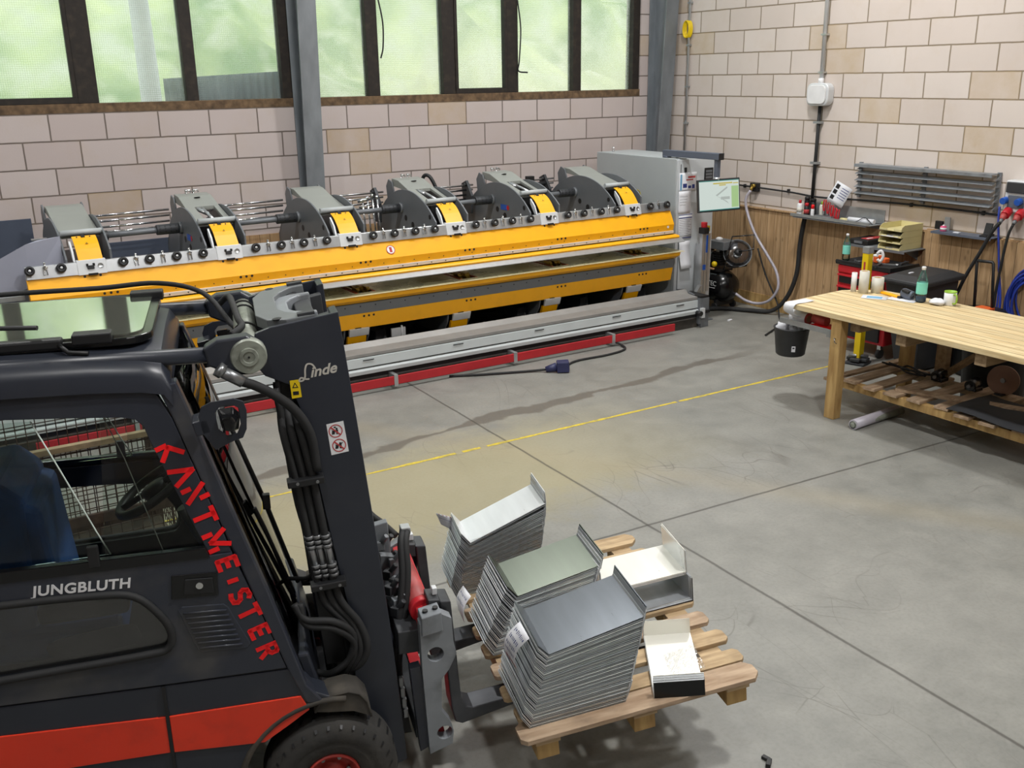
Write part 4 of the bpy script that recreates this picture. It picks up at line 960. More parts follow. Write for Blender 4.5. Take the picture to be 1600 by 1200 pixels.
    MB().box((-.12, -5.48, 1.50), (-.002, -5.00, 1.79)).build('housing', 'alu_white', r, bevel=.012)
    MB().box((-.145, -5.46, 1.68), (-.115, -5.02, 1.775)).build('fuse_window', 'machine_dark', r, bevel=.006)
    MB().box((-.13, -5.20, 1.54), (-.118, -5.04, 1.655)).build('socket_panel', 'blue_steel', r, bevel=.004)
    for y in (-5.02, -5.16, -5.30):
        MB().cyl((-.10, y, 1.61), (-.175, y, 1.60), .032, n=16).build('blue_socket', 'blue', r, bevel=.004)
    for y, l in ((-5.06, 'red plug in the socket board, nearer the slatted rack'), (-5.19, 'red plug in the socket board at the photo edge')):
        q = thing('power_plug', l, 'plug', (-.12, y, 1.5))
        MB().cyl((-.12, y, 1.515), (-.19, y-.01, 1.475), .042, n=16).build('head', 'red', q, bevel=.004)
        MB().cyl((-.18, y, 1.48), (-.23, y-.01, 1.44), .032, .022, n=14).build('sleeve', 'red_cyl', q)
        MB().cyl((-.225, y-.01, 1.445), (-.25, y-.01, 1.415), .02, .014, n=10).build('gland', 'machine_grey', q)
    single(MB().tube(spline([(-.25, -5.07, 1.415), (-.27, -5.02, 1.33), (-.28, -4.93, 1.12), (-.29, -4.84, .92), (-.30, -4.78, .75), (-.28, -4.72, .55), (-.2, -4.75, .02)], 6), .017, 8), 'power_lead', 'rubber', 'thick black lead slanting from the first red plug down to the black drum', 'cable', (-.28, -4.85, 0))
    single(MB().tube(spline([(-.25, -5.20, 1.415), (-.26, -5.17, 1.3), (-.24, -5.13, 1.0), (-.22, -5.10, .6), (-.22, -5.12, .02)], 6), .013, 8), 'power_lead', 'rubber', 'thinner black lead hanging straight down from the second red plug', 'cable', (-.23, -5.15, 0))
    m = MB().tube(spline([(-.10, -4.955, 1.54), (-.11, -4.97, 1.4), (-.11, -5.02, 1.08), (-.11, -5.05, .9), (-.12, -5.10, .66), (-.13, -5.12, .3), (-.14, -5.15, .02)], 6), .011, 8)
    m.tube(spline([(-.10, -4.955, 1.54), (-.12, -4.975, 1.42), (-.13, -5.03, 1.08), (-.125, -5.06, .9), (-.13, -5.08, .6), (-.15, -5.10, .02)], 6), .008, 8)
    single(m, 'blue_cable', 'blue_cable', 'blue cable pair hanging down the panelling left of the blue hose coil', 'cable', (-.11, -5.05, 0))
    m = MB()
    for k in range(13):
        a = .17+.02*(k % 4); b = .24+.018*((k*3) % 5); cy = -5.40+.008*(k % 3); cz = .74-.015*k/2
        m.tube([(-.09-.012*(k % 7)-.008*math.sin(i*.7+k), cy+a*math.cos(2*PI*i/28), cz+b*math.sin(2*PI*i/28)*(1.1 if i > 14 else 1)) for i in range(28)], .010, 6, closed=True)
    single(m, 'hose_coil', 'blue_cable', 'thick coil of blue cable hanging on the panelling at the right edge', 'cable coil', (-.1, -5.4, .5))
mat('pink', 'd0507a', .6)
wall_things()
def water_bottle(x, y, z, label, h=.30, w=.038, water=.0):
    q = thing('water_bottle', label, 'bottle', (x, y, z)); T = Matrix.Translation((x, y, z))
    MB().lathe([(w*.8, 0), (w, .012), (w, h*.2), (w*.97, h*.24), (w, h*.28), (w, h*.60), (w*.85, h*.70), (w*.5, h*.84), (w*.34, h*.90), (w*.34, h*.93)], T, 20).build('body', 'bottle', q)
    MB().lathe([(w*1.01, h*.24), (w*1.015, h*.26), (w*1.015, h*.55), (w*1.01, h*.57)], T, 20).build('label_band', 'teal_label', q)
    MB().lathe([(w*.40, h*.92), (w*.40, h), (w*.3, h*1.01)], T, 14).build('cap', 'white', q)
    if water: MB().lathe([(w*.75, .004), (w*.93, .014), (w*.93, h*water)], T, 18).build('water', 'blue_water', q)
mat('blue_water', '4a6b9c', .2)
# ---------------------------------------------------------------- tool trolley etc.
def trolley():
    x0, x1, y0, y1, z0, z1 = -.78, -.34, -4.33, -3.71, .14, .89
    r = thing('tool_trolley', 'red tool trolley with black drawers standing behind the workbench', 'tool trolley', ((x0+x1)/2, (y0+y1)/2, 0))
    m = MB().box((x0+.02, y0, z0), (x1, y1, z1)); m.build('cabinet_body', 'red', r, bevel=.006)
    MB().box((x0-.01, y0-.02, z1), (x1+.01, y1+.02, z1+.03)).box((x0-.01, y0-.02, z1+.03), (x0+.01, y1+.02, z1+.045)).box((x0, y0-.02, z1+.03), (x1, y0, z1+.045)).build('top_tray', 'black', r, bevel=.004)
    MB().box((x0+.0, y0+.01, z1-.075), (x0+.022, y1-.01, z1-.005)).build('drawer', 'red', r, bevel=.002)
    for i in range(4):
        zt = z1-.10-.12*i
        d = MB().box((x0, y0+.05, zt-.085), (x0+.022, y1-.03, zt-.012)).build('drawer', 'black', r, bevel=.002)
        MB().box((x0-.018, y0+.04, zt-.012), (x0+.022, y1-.02, zt+.006)).build('drawer_rail', 'red', d, bevel=.002)
    MB().box((x0, y0+.05, z0+.03), (x0+.022, y1-.03, z0+.17)).build('bottom_door', 'black', r, bevel=.002)
    MB().cyl((x0+.1, y0-.05, z1-.03), (x1-.1, y0-.05, z1-.03), .012, n=10).box((x0+.10, y0-.06, z1-.04), (x0+.115, y0, z1-.02)).box((x1-.115, y0-.06, z1-.04), (x1-.10, y0, z1-.02)).build('handle', 'black', r)
    for x, y in ((x0+.06, y0+.06), (x1-.06, y0+.06), (x0+.06, y1-.06), (x1-.06, y1-.06)):
        MB().box((x-.02, y-.02, .09), (x+.02, y+.02, z0)).build('caster_fork', 'chrome', r)
        MB().cyl((x, y-.018, .05), (x, y+.018, .05), .05, n=18).build('caster_wheel', 'rubber', r, bevel=.006)
    zt = z1+.031
    water_bottle(-.70, -3.74, zt, 'water bottle with a turquoise label standing on the red trolley', .27)
    single(MB().box((-.55, -4.10, zt), (-.47, -3.98, zt+.05)).box((-.60, -4.04, zt), (-.50, -3.99, zt+.07)), 'cordless_tool', 'orange', 'orange power tool lying on the red trolley', 'power tool', (-.53, -4.04, zt), bevel=.012)
    single(MB().box((-.50, -3.97, zt), (-.42, -3.90, zt+.06)), 'small_box', 'white', 'small white box beside the orange tool on the red trolley', 'box', (-.46, -3.93, zt), bevel=.003)
    rnd = random.Random(8)
    for i, (x, y, l) in enumerate(((-.70, -3.86, 'dark wrench on the red trolley close to the water bottle'), (-.64, -3.93, 'grey wrench in the middle of the red trolley'), (-.72, -4.15, 'short steel tool at the front edge of the red trolley'), (-.60, -4.19, 'dark steel tool at the near right corner of the red trolley'), (-.42, -4.22, 'dark cloth-like tool roll at the back right of the red trolley'), (-.45, -3.80, 'flat grey tool at the back left of the red trolley'))):
        a = rnd.uniform(0, 3); T = Matrix.Translation((x, y, zt+.006)) @ Matrix.Rotation(a, 4, 'Z')
        m = MB().box((-.06, -.012, -.005), (.06, .012, .012), T).prism(arc((.075, 0), .024, 30, 330, 10)+arc((.075, 0), .012, 330, 30, 6), .014, T).cyl(T @ Vector((-.06, 0, .004)), T @ Vector((-.085, 0, .004)), .016, n=8)
        single(m, 'hand_tool', 'steel_tool' if i % 2 else 'machine_dark', l, 'tool', (x, y, zt), bevel=.002)
trolley()
def waste_bin():
    r = thing('waste_bin', 'black lidded waste bin standing between the trolley and the panelling', 'bin', (-.70, -4.65, 0))
    vs = [(-.98, -4.85, .86), (-.42, -4.85, .86), (-.42, -4.44, .86), (-.98, -4.44, .86), (-.90, -4.82, .02), (-.48, -4.82, .02), (-.48, -4.58, .02), (-.90, -4.58, .02)]
    MB().add(vs, [(0, 1, 2, 3), (7, 6, 5, 4), (0, 4, 5, 1), (1, 5, 6, 2), (2, 6, 7, 3), (3, 7, 4, 0)]).build('body', 'black_bin', r, bevel=.015)
    l = MB().add([(-1.03, -4.89, .85), (-.39, -4.89, .87), (-.39, -4.41, .87), (-1.03, -4.41, .85), (-1.03, -4.89, .895), (-.39, -4.89, .915), (-.39, -4.41, .915), (-1.03, -4.41, .895), (-.93, -4.81, .935), (-.48, -4.81, .955), (-.48, -4.50, .955), (-.93, -4.50, .935)],
              [(3, 2, 1, 0), (0, 1, 5, 4), (1, 2, 6, 5), (2, 3, 7, 6), (3, 0, 4, 7), (4, 5, 9, 8), (5, 6, 10, 9), (6, 7, 11, 10), (7, 4, 8, 11), (8, 9, 10, 11)]).build('lid', 'black_bin', r, bevel=.012)
    MB().box((-1.05, -4.83, .86), (-1.03, -4.47, .885)).build('lid_grip', 'black', l, bevel=.005)
    MB().cyl((-.38, -4.86, .90), (-.38, -4.44, .90), .018, n=10).build('hinge_bar', 'black', r)
    for y in (-4.86, -4.60): MB().cyl((-.40, y, .10), (-.40, y+.04, .10), .10, n=18).build('wheel', 'rubber', r)
    single(MB().box((-.86, -4.62, .938), (-.80, -4.60, .946)), 'paper_scrap', 'paper', 'tiny white scrap lying on the black bin lid', 'scrap', (-.83, -4.61, .937))
waste_bin()
def prop():
    r = thing('yellow_prop', 'square yellow steel prop standing upright behind the workbench', 'prop', (-1.03, -4.26, 0))
    MB().box((-1.065, -4.295, .06), (-.995, -4.225, 1.16)).build('tube', 'yellow2', r, bevel=.004)
    MB().box((-1.068, -4.298, 1.10), (-.992, -4.222, 1.165)).build('head', 'galv', r, bevel=.004)
    MB().box((-1.067, -4.27, .75), (-1.0651, -4.25, 1.02)).build('print_strip', 'ink_red', r)
    MB().cbox((-1.03, -4.26, .05), (.20, .10, .03), rz=.3).cbox((-1.03, -4.26, .05), (.10, .20, .03), rz=.3).cbox((-1.03, -4.26, .012), (.20, .20, .024), rz=.3).build('foot', 'machine_dark', r, bevel=.006)
    MB().cyl((-1.10, -4.2, .08), (-.98, -4.34, .08), .02, n=10).build('clamp_bolt', 'steel_tool', r)
    MB().tube(spline([(-.99, -4.33, 1.10), (-.97, -4.36, 1.13), (-.96, -4.38, 1.08), (-.97, -4.36, 1.03), (-.99, -4.34, 1.05)], 5), .014, 8).cyl((-1.0, -4.30, 1.08), (-.98, -4.34, 1.08), .01, n=8).build('crank_handle', 'white', r)
prop()
single(MB().box((-.66, -4.53, 0), (-.59, -4.43, .80)).box((-.59, -4.49, 0), (-.54, -4.48, .80)), 'steel_upright', 'blue_steel', 'blue-grey steel upright standing beside the caster of the red trolley', 'post', (-.6, -4.46, 0), bevel=.003)
def drum():
    r = thing('cable_drum', 'black round drum with a tall tubular handle behind the workbench', 'drum', (-.42, -5.12, 0))
    MB().lathe([(.17, 0), (.20, .03), (.21, .50), (.225, .52), (.225, .60), (.20, .625), (.0001, .625)], Matrix.Translation((-.42, -5.12, 0)), 26).build('body', 'black', r)
    MB().tube([(-.40, -5.02, .62), (-.36, -4.965, 1.04), (-.36, -4.97, 1.06), (-.36, -5.12, 1.065), (-.36, -5.13, 1.05), (-.40, -5.20, .62)], .014, 8).build('handle', 'black', r)
    MB().cbox((-.42, -5.14, .64), (.10, .14, .03)).build('orange_latch', 'orange', r, bevel=.006)
drum()
# ---------------------------------------------------------------- compressor and fan
def compressor():
    r = thing('air_compressor', 'black air compressor standing in the corner right of the control cabinet', 'compressor', (-.40, -1.5, 0))
    x, zc, rad = -.42, .275, .20
    T = Matrix.Translation((x, -1.45, zc)) @ Matrix.Rotation(R(90), 4, 'X')
    MB().lathe([(.0001, -.45), (.09, -.44), (.16, -.39), (rad, -.30), (rad, .30), (.16, .39), (.09, .44), (.0001, .45)], T, 32).build('tank', 'gloss_black', r)
    text_mesh('TEC', .085, 'tank_lettering', 'white', r, frame((x-rad-.001, -1.735, zc+.06), (0, -1, 0), (-1, 0, 0)))
    MB().box((x-.203, -1.78, zc+.005), (x-.19, -1.60, zc+.010)).build('lettering_line', 'white', r)
    for y in (-1.15, -1.75):
        MB().box((x-.15, y-.02, .05), (x+.15, y+.02, .13)).build('foot_bracket', 'black', r, bevel=.004)
    for px, y in ((x-.15, -1.75), (x+.15, -1.75)): MB().cyl((px-.015, y, .045), (px+.015, y, .045), .045, n=16).build('wheel', 'rubber', r)
    for px in (x-.15, x+.15): MB().cyl((px-.015, -1.15, .045), (px+.015, -1.15, .045), .045, n=16).build('wheel', 'rubber', r)
    MB().box((x-.12, -1.75, zc+rad-.01), (x+.12, -1.2, zc+rad+.015)).build('deck', 'black', r)
    MB().cyl((x, -1.62, .60), (x, -1.30, .60), .09, n=20).box((x-.05, -1.5, .5), (x+.05, -1.3, .72)).build('motor', 'gloss_black', r, bevel=.01)
    m = MB()
    for k in range(6): m.box((x-.075, -1.72, .53+.028*k), (x+.075, -1.60, .545+.028*k))
    m.box((x-.055, -1.70, .52), (x+.055, -1.62, .70)); m.build('cylinder_fins', 'black', r)
    MB().cyl((x-.06, -1.66, .70), (x+.05, -1.66, .72), .03, n=10).build('silver_head', 'chrome', r, bevel=.004)
    MB().ball((x-.14, -1.70, .56), .035, n=12).build('yellow_cap', 'yellow2', r)
    MB().box((x-.10, -1.80, .73), (x+.14, -1.52, .83)).build('switch_box', 'machine_grey', r, bevel=.006)
    MB().ball((x, -1.62, .84), .045, sz=.6, n=12).build('pressure_knob', 'white', r)
    MB().box((x-.18, -1.72, .50), (x-.155, -1.62, .515)).build('warning_tag', 'skin_tape', r)
compressor()
def fan():
    r = thing('fan', 'small round fan with a bent black tube stand perched on the compressor', 'fan', (-.36, -1.83, .52))
    T = frame((-.34, -1.86, .69), (.8, -.5, .15), (-.45, -.75, .45)) @ Matrix.Scale(1.3, 4)
    ring = [T @ Vector((.13*math.cos(a*PI/12), .13*math.sin(a*PI/12), .0)) for a in range(24)]
    MB().tube(ring, .006, 6, closed=True).build('guard_ring', 'machine_grey', r)
    MB().lathe([(.03, .04), (.09, .035), (.13, .0), (.09, -.04), (.03, -.05)], T, 24).build('guard_shell', 'fan_film', r)
    MB().lathe([(.0001, .05), (.035, .045), (.04, 0), (.03, -.08), (.0001, -.085)], T, 18).build('hub', 'black', r)
    MB().tube([T @ Vector(v) for v in ((-.16, -.14, .02), (-.10, -.0, .05), (-.03, .15, .06), (.17, .13, .06), (.14, -.0, .05), (.0, .0, .05))], .009, 8).build('stand', 'gloss_black', r)
    MB().box((-.46, -1.93, .53), (-.24, -1.79, .555)).build('base', 'black', r, bevel=.006)
fan()
# ---------------------------------------------------------------- workbench
def bench():
    r = thing('workbench', 'long heavy timber workbench with a planked top and slatted lower shelf', 'workbench', (-2.0, -6.5, 0))
    top = [(-2.57, -4.65), (-1.80, -4.61), (-1.52, -4.80), (-1.46, -5.5), (-1.46, -8.6), (-2.57, -8.6)]
    MB().prism(top, .90, None, .855).build('top', 'bench_top', r, bevel=.004)
    for y in (-5.19, -7.0, -8.4):
        for x in (-2.505, -1.58): MB().box((x-.045, y-.05, 0), (x+.045, y+.05, .855 if x < -2 else .75)).build('leg', 'timber', r, bevel=.005)
    for y in (-5.30, -5.78, -6.44, -7.1): MB().box((-2.52 if y < -5.5 else -2.455, y-.045, .755), (-1.5, y+.045, .854)).build('joist', 'timber_dark', r, bevel=.004)
    MB().box((-2.30, -8.5, .20), (-2.24, -5.05, .268)).build('shelf_beam', 'timber', r, bevel=.004)
    MB().box((-1.62, -8.5, .20), (-1.56, -5.05, .268)).build('shelf_beam', 'timber_dark', r, bevel=.004)
    y = -5.0; i = 0; rnd = random.Random(3)
    while y > -8.3:
        dx = rnd.uniform(-.04, .03)
        if i == 0: MB().box((-2.42, y-.075, .269), (-1.3, y, .292)).build('slat', 'pallet_wood2', r, bevel=.002)
        else: MB().cbox((-1.93+dx, y-.055, .281), (.80, .118+rnd.uniform(-.008, .008), .022), rz=rnd.uniform(.0, .07)).build('slat', 'pallet_wood2', r, bevel=.002)
        y -= .125 if i == 0 else .205+rnd.uniform(0, .01); i += 1
    MB().cbox((-2.28, -5.45, .225), (.045, .8, .075)).build('shelf_block', 'timber', r) if False else None
    MB().cyl((-1.62, -5.6, .32), (-1.52, -6.05, .74), .03, n=4, smooth=False).build('brace', 'timber_dark', r)
    MB().box((-1.66, -5.62, .30), (-1.60, -5.52, .76)).build('far_post', 'timber_dark', r)
    MB().cbox((-2.51, -5.15, .70), (.012, .16, .05)).build('leg_plate', 'galv', r, bevel=.001)
    MB().tube([(-2.555, -5.2, .69), (-2.575, -5.2, .70), (-2.575, -5.21, .665), (-2.56, -5.215, .655)], .004, 6).build('hook', 'steel_tool', r)
    # side bracket with red tray
    q = thing('side_bracket', 'galvanised bracket with a red insert sticking out from the bench leg', 'bracket', (-2.45, -4.9, .70))
    MB().box((-2.52, -5.13, .70), (-2.515, -4.56, .745)).box((-2.52, -5.13, .698), (-2.33, -4.56, .702)).build('channel', 'galv', q, bevel=.001)
    MB().box((-2.50, -5.12, .703), (-2.34, -4.86, .735)).build('red_insert', 'bright_red', q, bevel=.003)
    q = thing('label_roll', 'roll of printed white labels under the bench top corner', 'label roll', (-2.43, -4.73, .703))
    MB().cyl((-2.43, -4.63, .760), (-2.43, -4.80, .760), .055, n=24).build('roll', 'paper', q)
    MB().cyl((-2.43, -4.801, .760), (-2.43, -4.803, .760), .054, n=24).build('side_face', 'red_cyl', q)
    MB().cyl((-2.43, -4.803, .760), (-2.43, -4.805, .760), .03, n=18).build('core', 'timber_dark', q)
    q = thing('label_roll', 'second reddish roll lying behind the white label roll', 'label roll', (-2.42, -4.92, .735))
    MB().cyl((-2.42, -4.85, .775), (-2.42, -4.99, .775), .040, n=20).build('roll', 'red_cyl', q)
    m = MB(); pts = spline([(-2.485, -4.72, .775), (-2.585, -4.72, .83), (-2.60, -4.73, .885), (-2.56, -4.73, .907), (-2.46, -4.73, .904), (-2.36, -4.74, .910)], 4); vs = []
    for p in pts: vs += [(p.x, p.y-.05, p.z), (p.x, p.y+.06, p.z)]
    m.add(vs, [(2*i, 2*i+1, 2*i+3, 2*i+2) for i in range(len(pts)-1)], True)
    single(m, 'label_strip', 'paper', 'white label strip curling over the left end of the bench top', 'paper', (-2.5, -4.73, .9), solid=.001)
    # bucket
    q = thing('bucket', 'black bucket with a small white sticker hanging beside the bench end', 'bucket', (-2.36, -4.57, .40)); T = Matrix.Translation((-2.40, -4.60, .40))
    MB().lathe([(.0001, 0), (.115, 0), (.125, .01), (.15, .235), (.158, .24), (.158, .25), (.147, .25), (.12, .015), (.0001, .012)], T, 30).build('shell', 'black_bin', q)
    MB().tube([(-2.40+.0, -4.60-.155*math.cos(a*PI/10), .645+.075*math.sin(a*PI/10)) for a in range(11)], .004, 6).build('bail', 'steel_tool', q)
    d = Vector((-.62, -.78, 0)).normalized(); c = Vector((-2.40, -4.60, .48))+d*.1375
    MB().box((-.016, -.026, 0), (.016, .026, .002), frame(c, (d.y, -d.x, 0), (d.x, d.y, -.1))).build('sticker', 'paper', q)
    MB().box((-.009, -.016, 0.002), (.009, -.002, .0026), frame(c, (d.y, -d.x, 0), (d.x, d.y, -.1))).build('sticker_print', 'ink', q)
    rnd = random.Random(5); lb = ['crumpled white paper sticking out of the left of the bucket', 'small crumpled paper in the middle of the bucket', 'crumpled paper at the right of the bucket']
    for k, (dx, dy, s) in enumerate(((-.02, .08, .06), (.0, -.02, .035), (.03, -.07, .03))):
        m = MB(); m.ball((0, 0, 0), s, n=9); m.v = [v*rnd.uniform(.7, 1.25) for v in m.v]
        m.v = [v+Vector((-2.40+dx, -4.60+dy, .632)) for v in m.v]
        single(m, 'crumpled_paper', 'paper', lb[k], 'paper', (-2.40+dx, -4.60+dy, .60))
    # items on the bench
    Z = .9005
    def roll(x, y, h, rad, ri, label, m1='off_white', name='tape_roll'):
        q = thing(name, label, 'roll', (x, y, Z))
        MB().lathe([(ri, 0), (rad, 0), (rad, h), (ri, h), (ri, 0)], Matrix.Translation((x, y, Z)), 26).build('winding', m1, q)
        MB().lathe([(ri-.004, .001), (ri, .001), (ri, h-.001), (ri-.004, h-.001), (ri-.004, .001)], Matrix.Translation((x, y, Z)), 20).build('core', 'timber', q)
    roll(-1.77, -4.71, .17, .024, .014, 'slim white roll standing first on the left of the bench', 'white')
    roll(-1.75, -4.80, .195, .042, .028, 'tall cream roll standing between two other rolls on the bench')
    roll(-1.64, -4.86, .135, .052, .034, 'short wide cream roll standing right of the tall roll')
    sheet('order_sheet', 'paper', 'white printed sheet lying flat on the bench in front of the rolls', 'paper', frame((-1.83, -4.985, Z+.001), (.5, -.86, 0), (0, 0, 1)), .21, .14, 0, [('ink_sky', [(-.3, -.3, .3, .25)])])
    sheet('order_sheet', 'paper', 'white sheet partly under the dark tape dispenser on the bench', 'paper', frame((-1.70, -5.18, Z+.001), (.2, -.97, 0), (0, 0, 1)), .24, .15, 0)
    q = thing('cutter_knife', 'long yellow tool with a black end lying on the bench', 'tool', (-1.62, -5.03, Z))
    T = frame((-1.66, -5.02, Z+.001), (-.22, -.97, 0), (0, 0, 1))
    MB().box((-.13, -.022, 0), (.10, .022, .018), T).build('handle', 'yellow', q, bevel=.005)
    MB().box((.10, -.02, 0), (.135, .02, .02), T).build('tip', 'black', q, bevel=.004)
    q = thing('tape_dispenser', 'dark grey cylindrical dispenser lying on the bench papers', 'dispenser', (-1.64, -5.17, Z))
    T = frame((-1.66, -5.19, Z+.042), (1, 0, 0), (-.55, .8, .15))
    MB().lathe([(.022, -.05), (.040, -.05), (.042, -.04), (.042, .04), (.036, .055), (.022, .055), (.022, -.05)], T, 24).build('barrel', 'blue_steel', q)
    MB().box((-.05, -.042, -.03), (.0, -.02, .04), T).build('grip', 'black', q, bevel=.006)
    water_bottle(-1.66, -5.315, Z, 'water bottle with a turquoise label and blue base standing on the bench', .30, .044, .17)
    q = thing('mug', 'white mug with a lime green rim and handle on the bench', 'mug', (-1.56, -5.52, Z)); T = Matrix.Translation((-1.56, -5.52, Z)) @ Matrix.Scale(1.2, 4)
    MB().lathe([(.0001, 0), (.038, 0), (.041, .004), (.041, .095), (.038, .095), (.037, .008), (.0001, .008)], T, 26).build('cup', 'white', q)
    MB().lathe([(.0415, .088), (.0415, .0965), (.0372, .0965), (.0368, .02)], T, 26).build('rim', 'green', q)
    MB().tube(spline([(-1.58, -5.56, Z+.095), (-1.59, -5.592, Z+.098), (-1.595, -5.604, Z+.06), (-1.59, -5.59, Z+.025), (-1.58, -5.56, Z+.022)], 5), .007, 8).build('handle', 'green', q)
    m = MB().ball((0, 0, 0), .06, n=12); m.v = [Vector((v.x*rnd.uniform(.6, 1.2), v.y*rnd.uniform(.9, 1.35), v.z*rnd.uniform(.25, .6)+.012))+Vector((-1.64, -5.455, Z+.012)) for v in m.v]
    single(m, 'crumpled_tissue', 'paper', 'crumpled white tissue lying between the bottle and the mug', 'tissue', (-1.64, -5.455, Z))
    # film roll on the floor
    q = thing('film_roll', 'roll of clear stretch film lying on the floor under the bench', 'film roll', (-2.25, -5.47, 0))
    MB().cyl((-2.60, -5.485, .042), (-2.02, -5.455, .042), .042, n=26).build('winding', 'clear_hose', q)
    MB().lathe([(.030, 0), (.024, 0), (.024, .62), (.03, .62), (.03, 0)], frame((-2.61, -5.485, .042), (0, 1, 0), (.58, .03, 0)), 20).build('core', 'pin_grey', q)
    MB().lathe([(.0001, -.001), (.023, -.001)], frame((-2.602, -5.485, .042), (0, 1, 0), (.58, .03, 0)), 16).build('core_hole', 'black', q)
    # junk on lower shelf
    zs = .293
    m = MB(); rnd = random.Random(11)
    for k in range(5): m.tube(spline([(-1.75+rnd.uniform(-.05, .05), -5.15-.1*j+rnd.uniform(-.05, .05), zs+.02+rnd.uniform(0, .03)) for j in range(5)], 5), .008, 6)
    single(m, 'cable_bundle', 'rubber', 'tangled black cable bundle at the left of the lower bench shelf', 'cable', (-1.75, -5.35, zs))
    for (x, y, l) in ((-1.72, -5.62, 'black motor unit with a small white tag on the lower shelf'), (-1.72, -5.93, 'black motor unit right of the one with the white tag')):
        q = thing('motor_unit', l, 'motor', (x, y, zs))
        MB().cyl((x-.06, y, zs+.045), (x+.08, y+.03, zs+.045), .045, n=18).box((x-.05, y-.05, zs), (x+.05, y+.05, zs+.03)).build('housing', 'gloss_black', q, bevel=.005)
        MB().cyl((x-.09, y-.005, zs+.045), (x-.06, y, zs+.045), .014, n=10).build('shaft', 'steel_tool', q)
        if 'small white tag' in l and 'right of' not in l: MB().box((x-.052, y-.02, zs+.01), (x-.0505, y+.01, zs+.035)).build('white_tag', 'paper', q)
    q = thing('plastic_tub', 'large black plastic tub behind the bench under the top', 'tub', (-1.15, -5.75, 0))
    MB().lathe([(.0001, 0), (.24, 0), (.28, .55), (.30, .56), (.30, .58), (.27, .58), (.23, .02), (.0001, .02)], Matrix.Translation((-1.15, -5.75, 0)), 30).build('shell', 'black_bin', q)
    q = thing('cutting_disc', 'round brown disc standing upright on the lower bench shelf', 'disc', (-1.65, -6.13, zs))
    MB().cyl((-1.66, -6.13, zs+.12), (-1.645, -6.125, zs+.12), .12, n=36).build('disc', 'skin_brown', q)
    MB().cyl((-1.67, -6.13, zs+.12), (-1.66, -6.13, zs+.12), .02, n=14).build('hub', 'steel_tool', q)
    MB().box((-1.70, -6.16, zs), (-1.61, -6.09, zs+.012)).build('stand', 'black', q)
    single(MB().cbox((-2.05, -6.05, zs+.012), (.09, 1.0, .024), rz=.35), 'loose_board', 'pallet_wood2', 'loose weathered board lying across the lower shelf slats', 'board', (-2.0, -6.0, zs), bevel=.002)
    m = MB(); vs = []; n = 10
    for i in range(n+1):
        for j in range(4): vs.append((-2.36+.19*j, -6.12-.12*i, zs+.02+.012*math.sin(i*1.1+j)+(.012*(3-j) if i < 3 else 0)*0))
    m.add(vs, [(a*4+b, a*4+b+1, a*4+b+5, a*4+b+4) for a in range(n) for b in range(3)], True)
    single(m, 'rubber_mat', 'grey_mat', 'dark grey rubber sheet lying over the near slats of the lower shelf', 'mat', (-2.1, -6.6, zs), solid=.006)
    q = thing('black_roll', 'black round roll at the right edge on the lower shelf', 'roll', (-1.62, -6.42, zs))
    MB().lathe([(.03, 0), (.075, 0), (.08, .02), (.08, .12), (.07, .14), (.03, .14), (.03, 0)], Matrix.Translation((-1.62, -6.42, zs)), 24).build('body', 'gloss_black', q)
mat('skin_brown', '8a6a58', .5, 0, .1)
bench()
# floor tape, plug, scraps
x = -8.6; rnd = random.Random(2)
mat('tape_yellow', 'cbb43a', .6, 0, .2, 40, dirt='8b8355', dscale=14, damt=.8)
for i, (xa, xb) in enumerate(((-8.6, -5.52), (-5.46, -5.30), (-5.24, -3.3), (-3.27, -1.08))):
    n = max(2, int((xb-xa)/.08)); vs = []
    for k in range(n+1):
        xx = xa+(xb-xa)*k/n; w_ = .017+rnd.uniform(-.007, .003); y = -4.085-.013*(xx+8)
        vs += [(xx, y-w_, .0012), (xx, y+w_, .0012)]
    single(MB().add(vs, [(2*k, 2*k+2, 2*k+3, 2*k+1) for k in range(n)]), 'floor_tape', 'tape_yellow', ('longest worn yellow tape strip on the floor, running behind the forklift mast', 'short torn piece of yellow floor tape beside the floor joint', 'middle yellow tape strip on the floor, right of the floor joint', 'last yellow tape strip on the floor, ending under the workbench')[i], 'floor tape', ((xa+xb)/2, -4.1, 0), 'yellow floor tape')
for pts, l, b in (([(-4.06, -.012, 3.60), (-4.02, -.02, 3.35), (-4.03, -.02, 3.10), (-4.06, -.012, 2.98)], 'thin black cable bowing out beside the window bar right of the middle column', (-4.04, -.01, 3.0)),
                  ([(-2.27, -.012, 3.62), (-2.235, -.02, 3.3), (-2.26, -.02, 2.95), (-2.27, -.015, 2.83), (-2.15, -.03, 2.81)], 'thin black cable with a bent end beside the fourth window bar right of the column', (-2.25, -.01, 2.8))):
    single(MB().tube(spline(pts, 6), .009, 6), 'window_cable', 'rubber', l, 'cable', b)
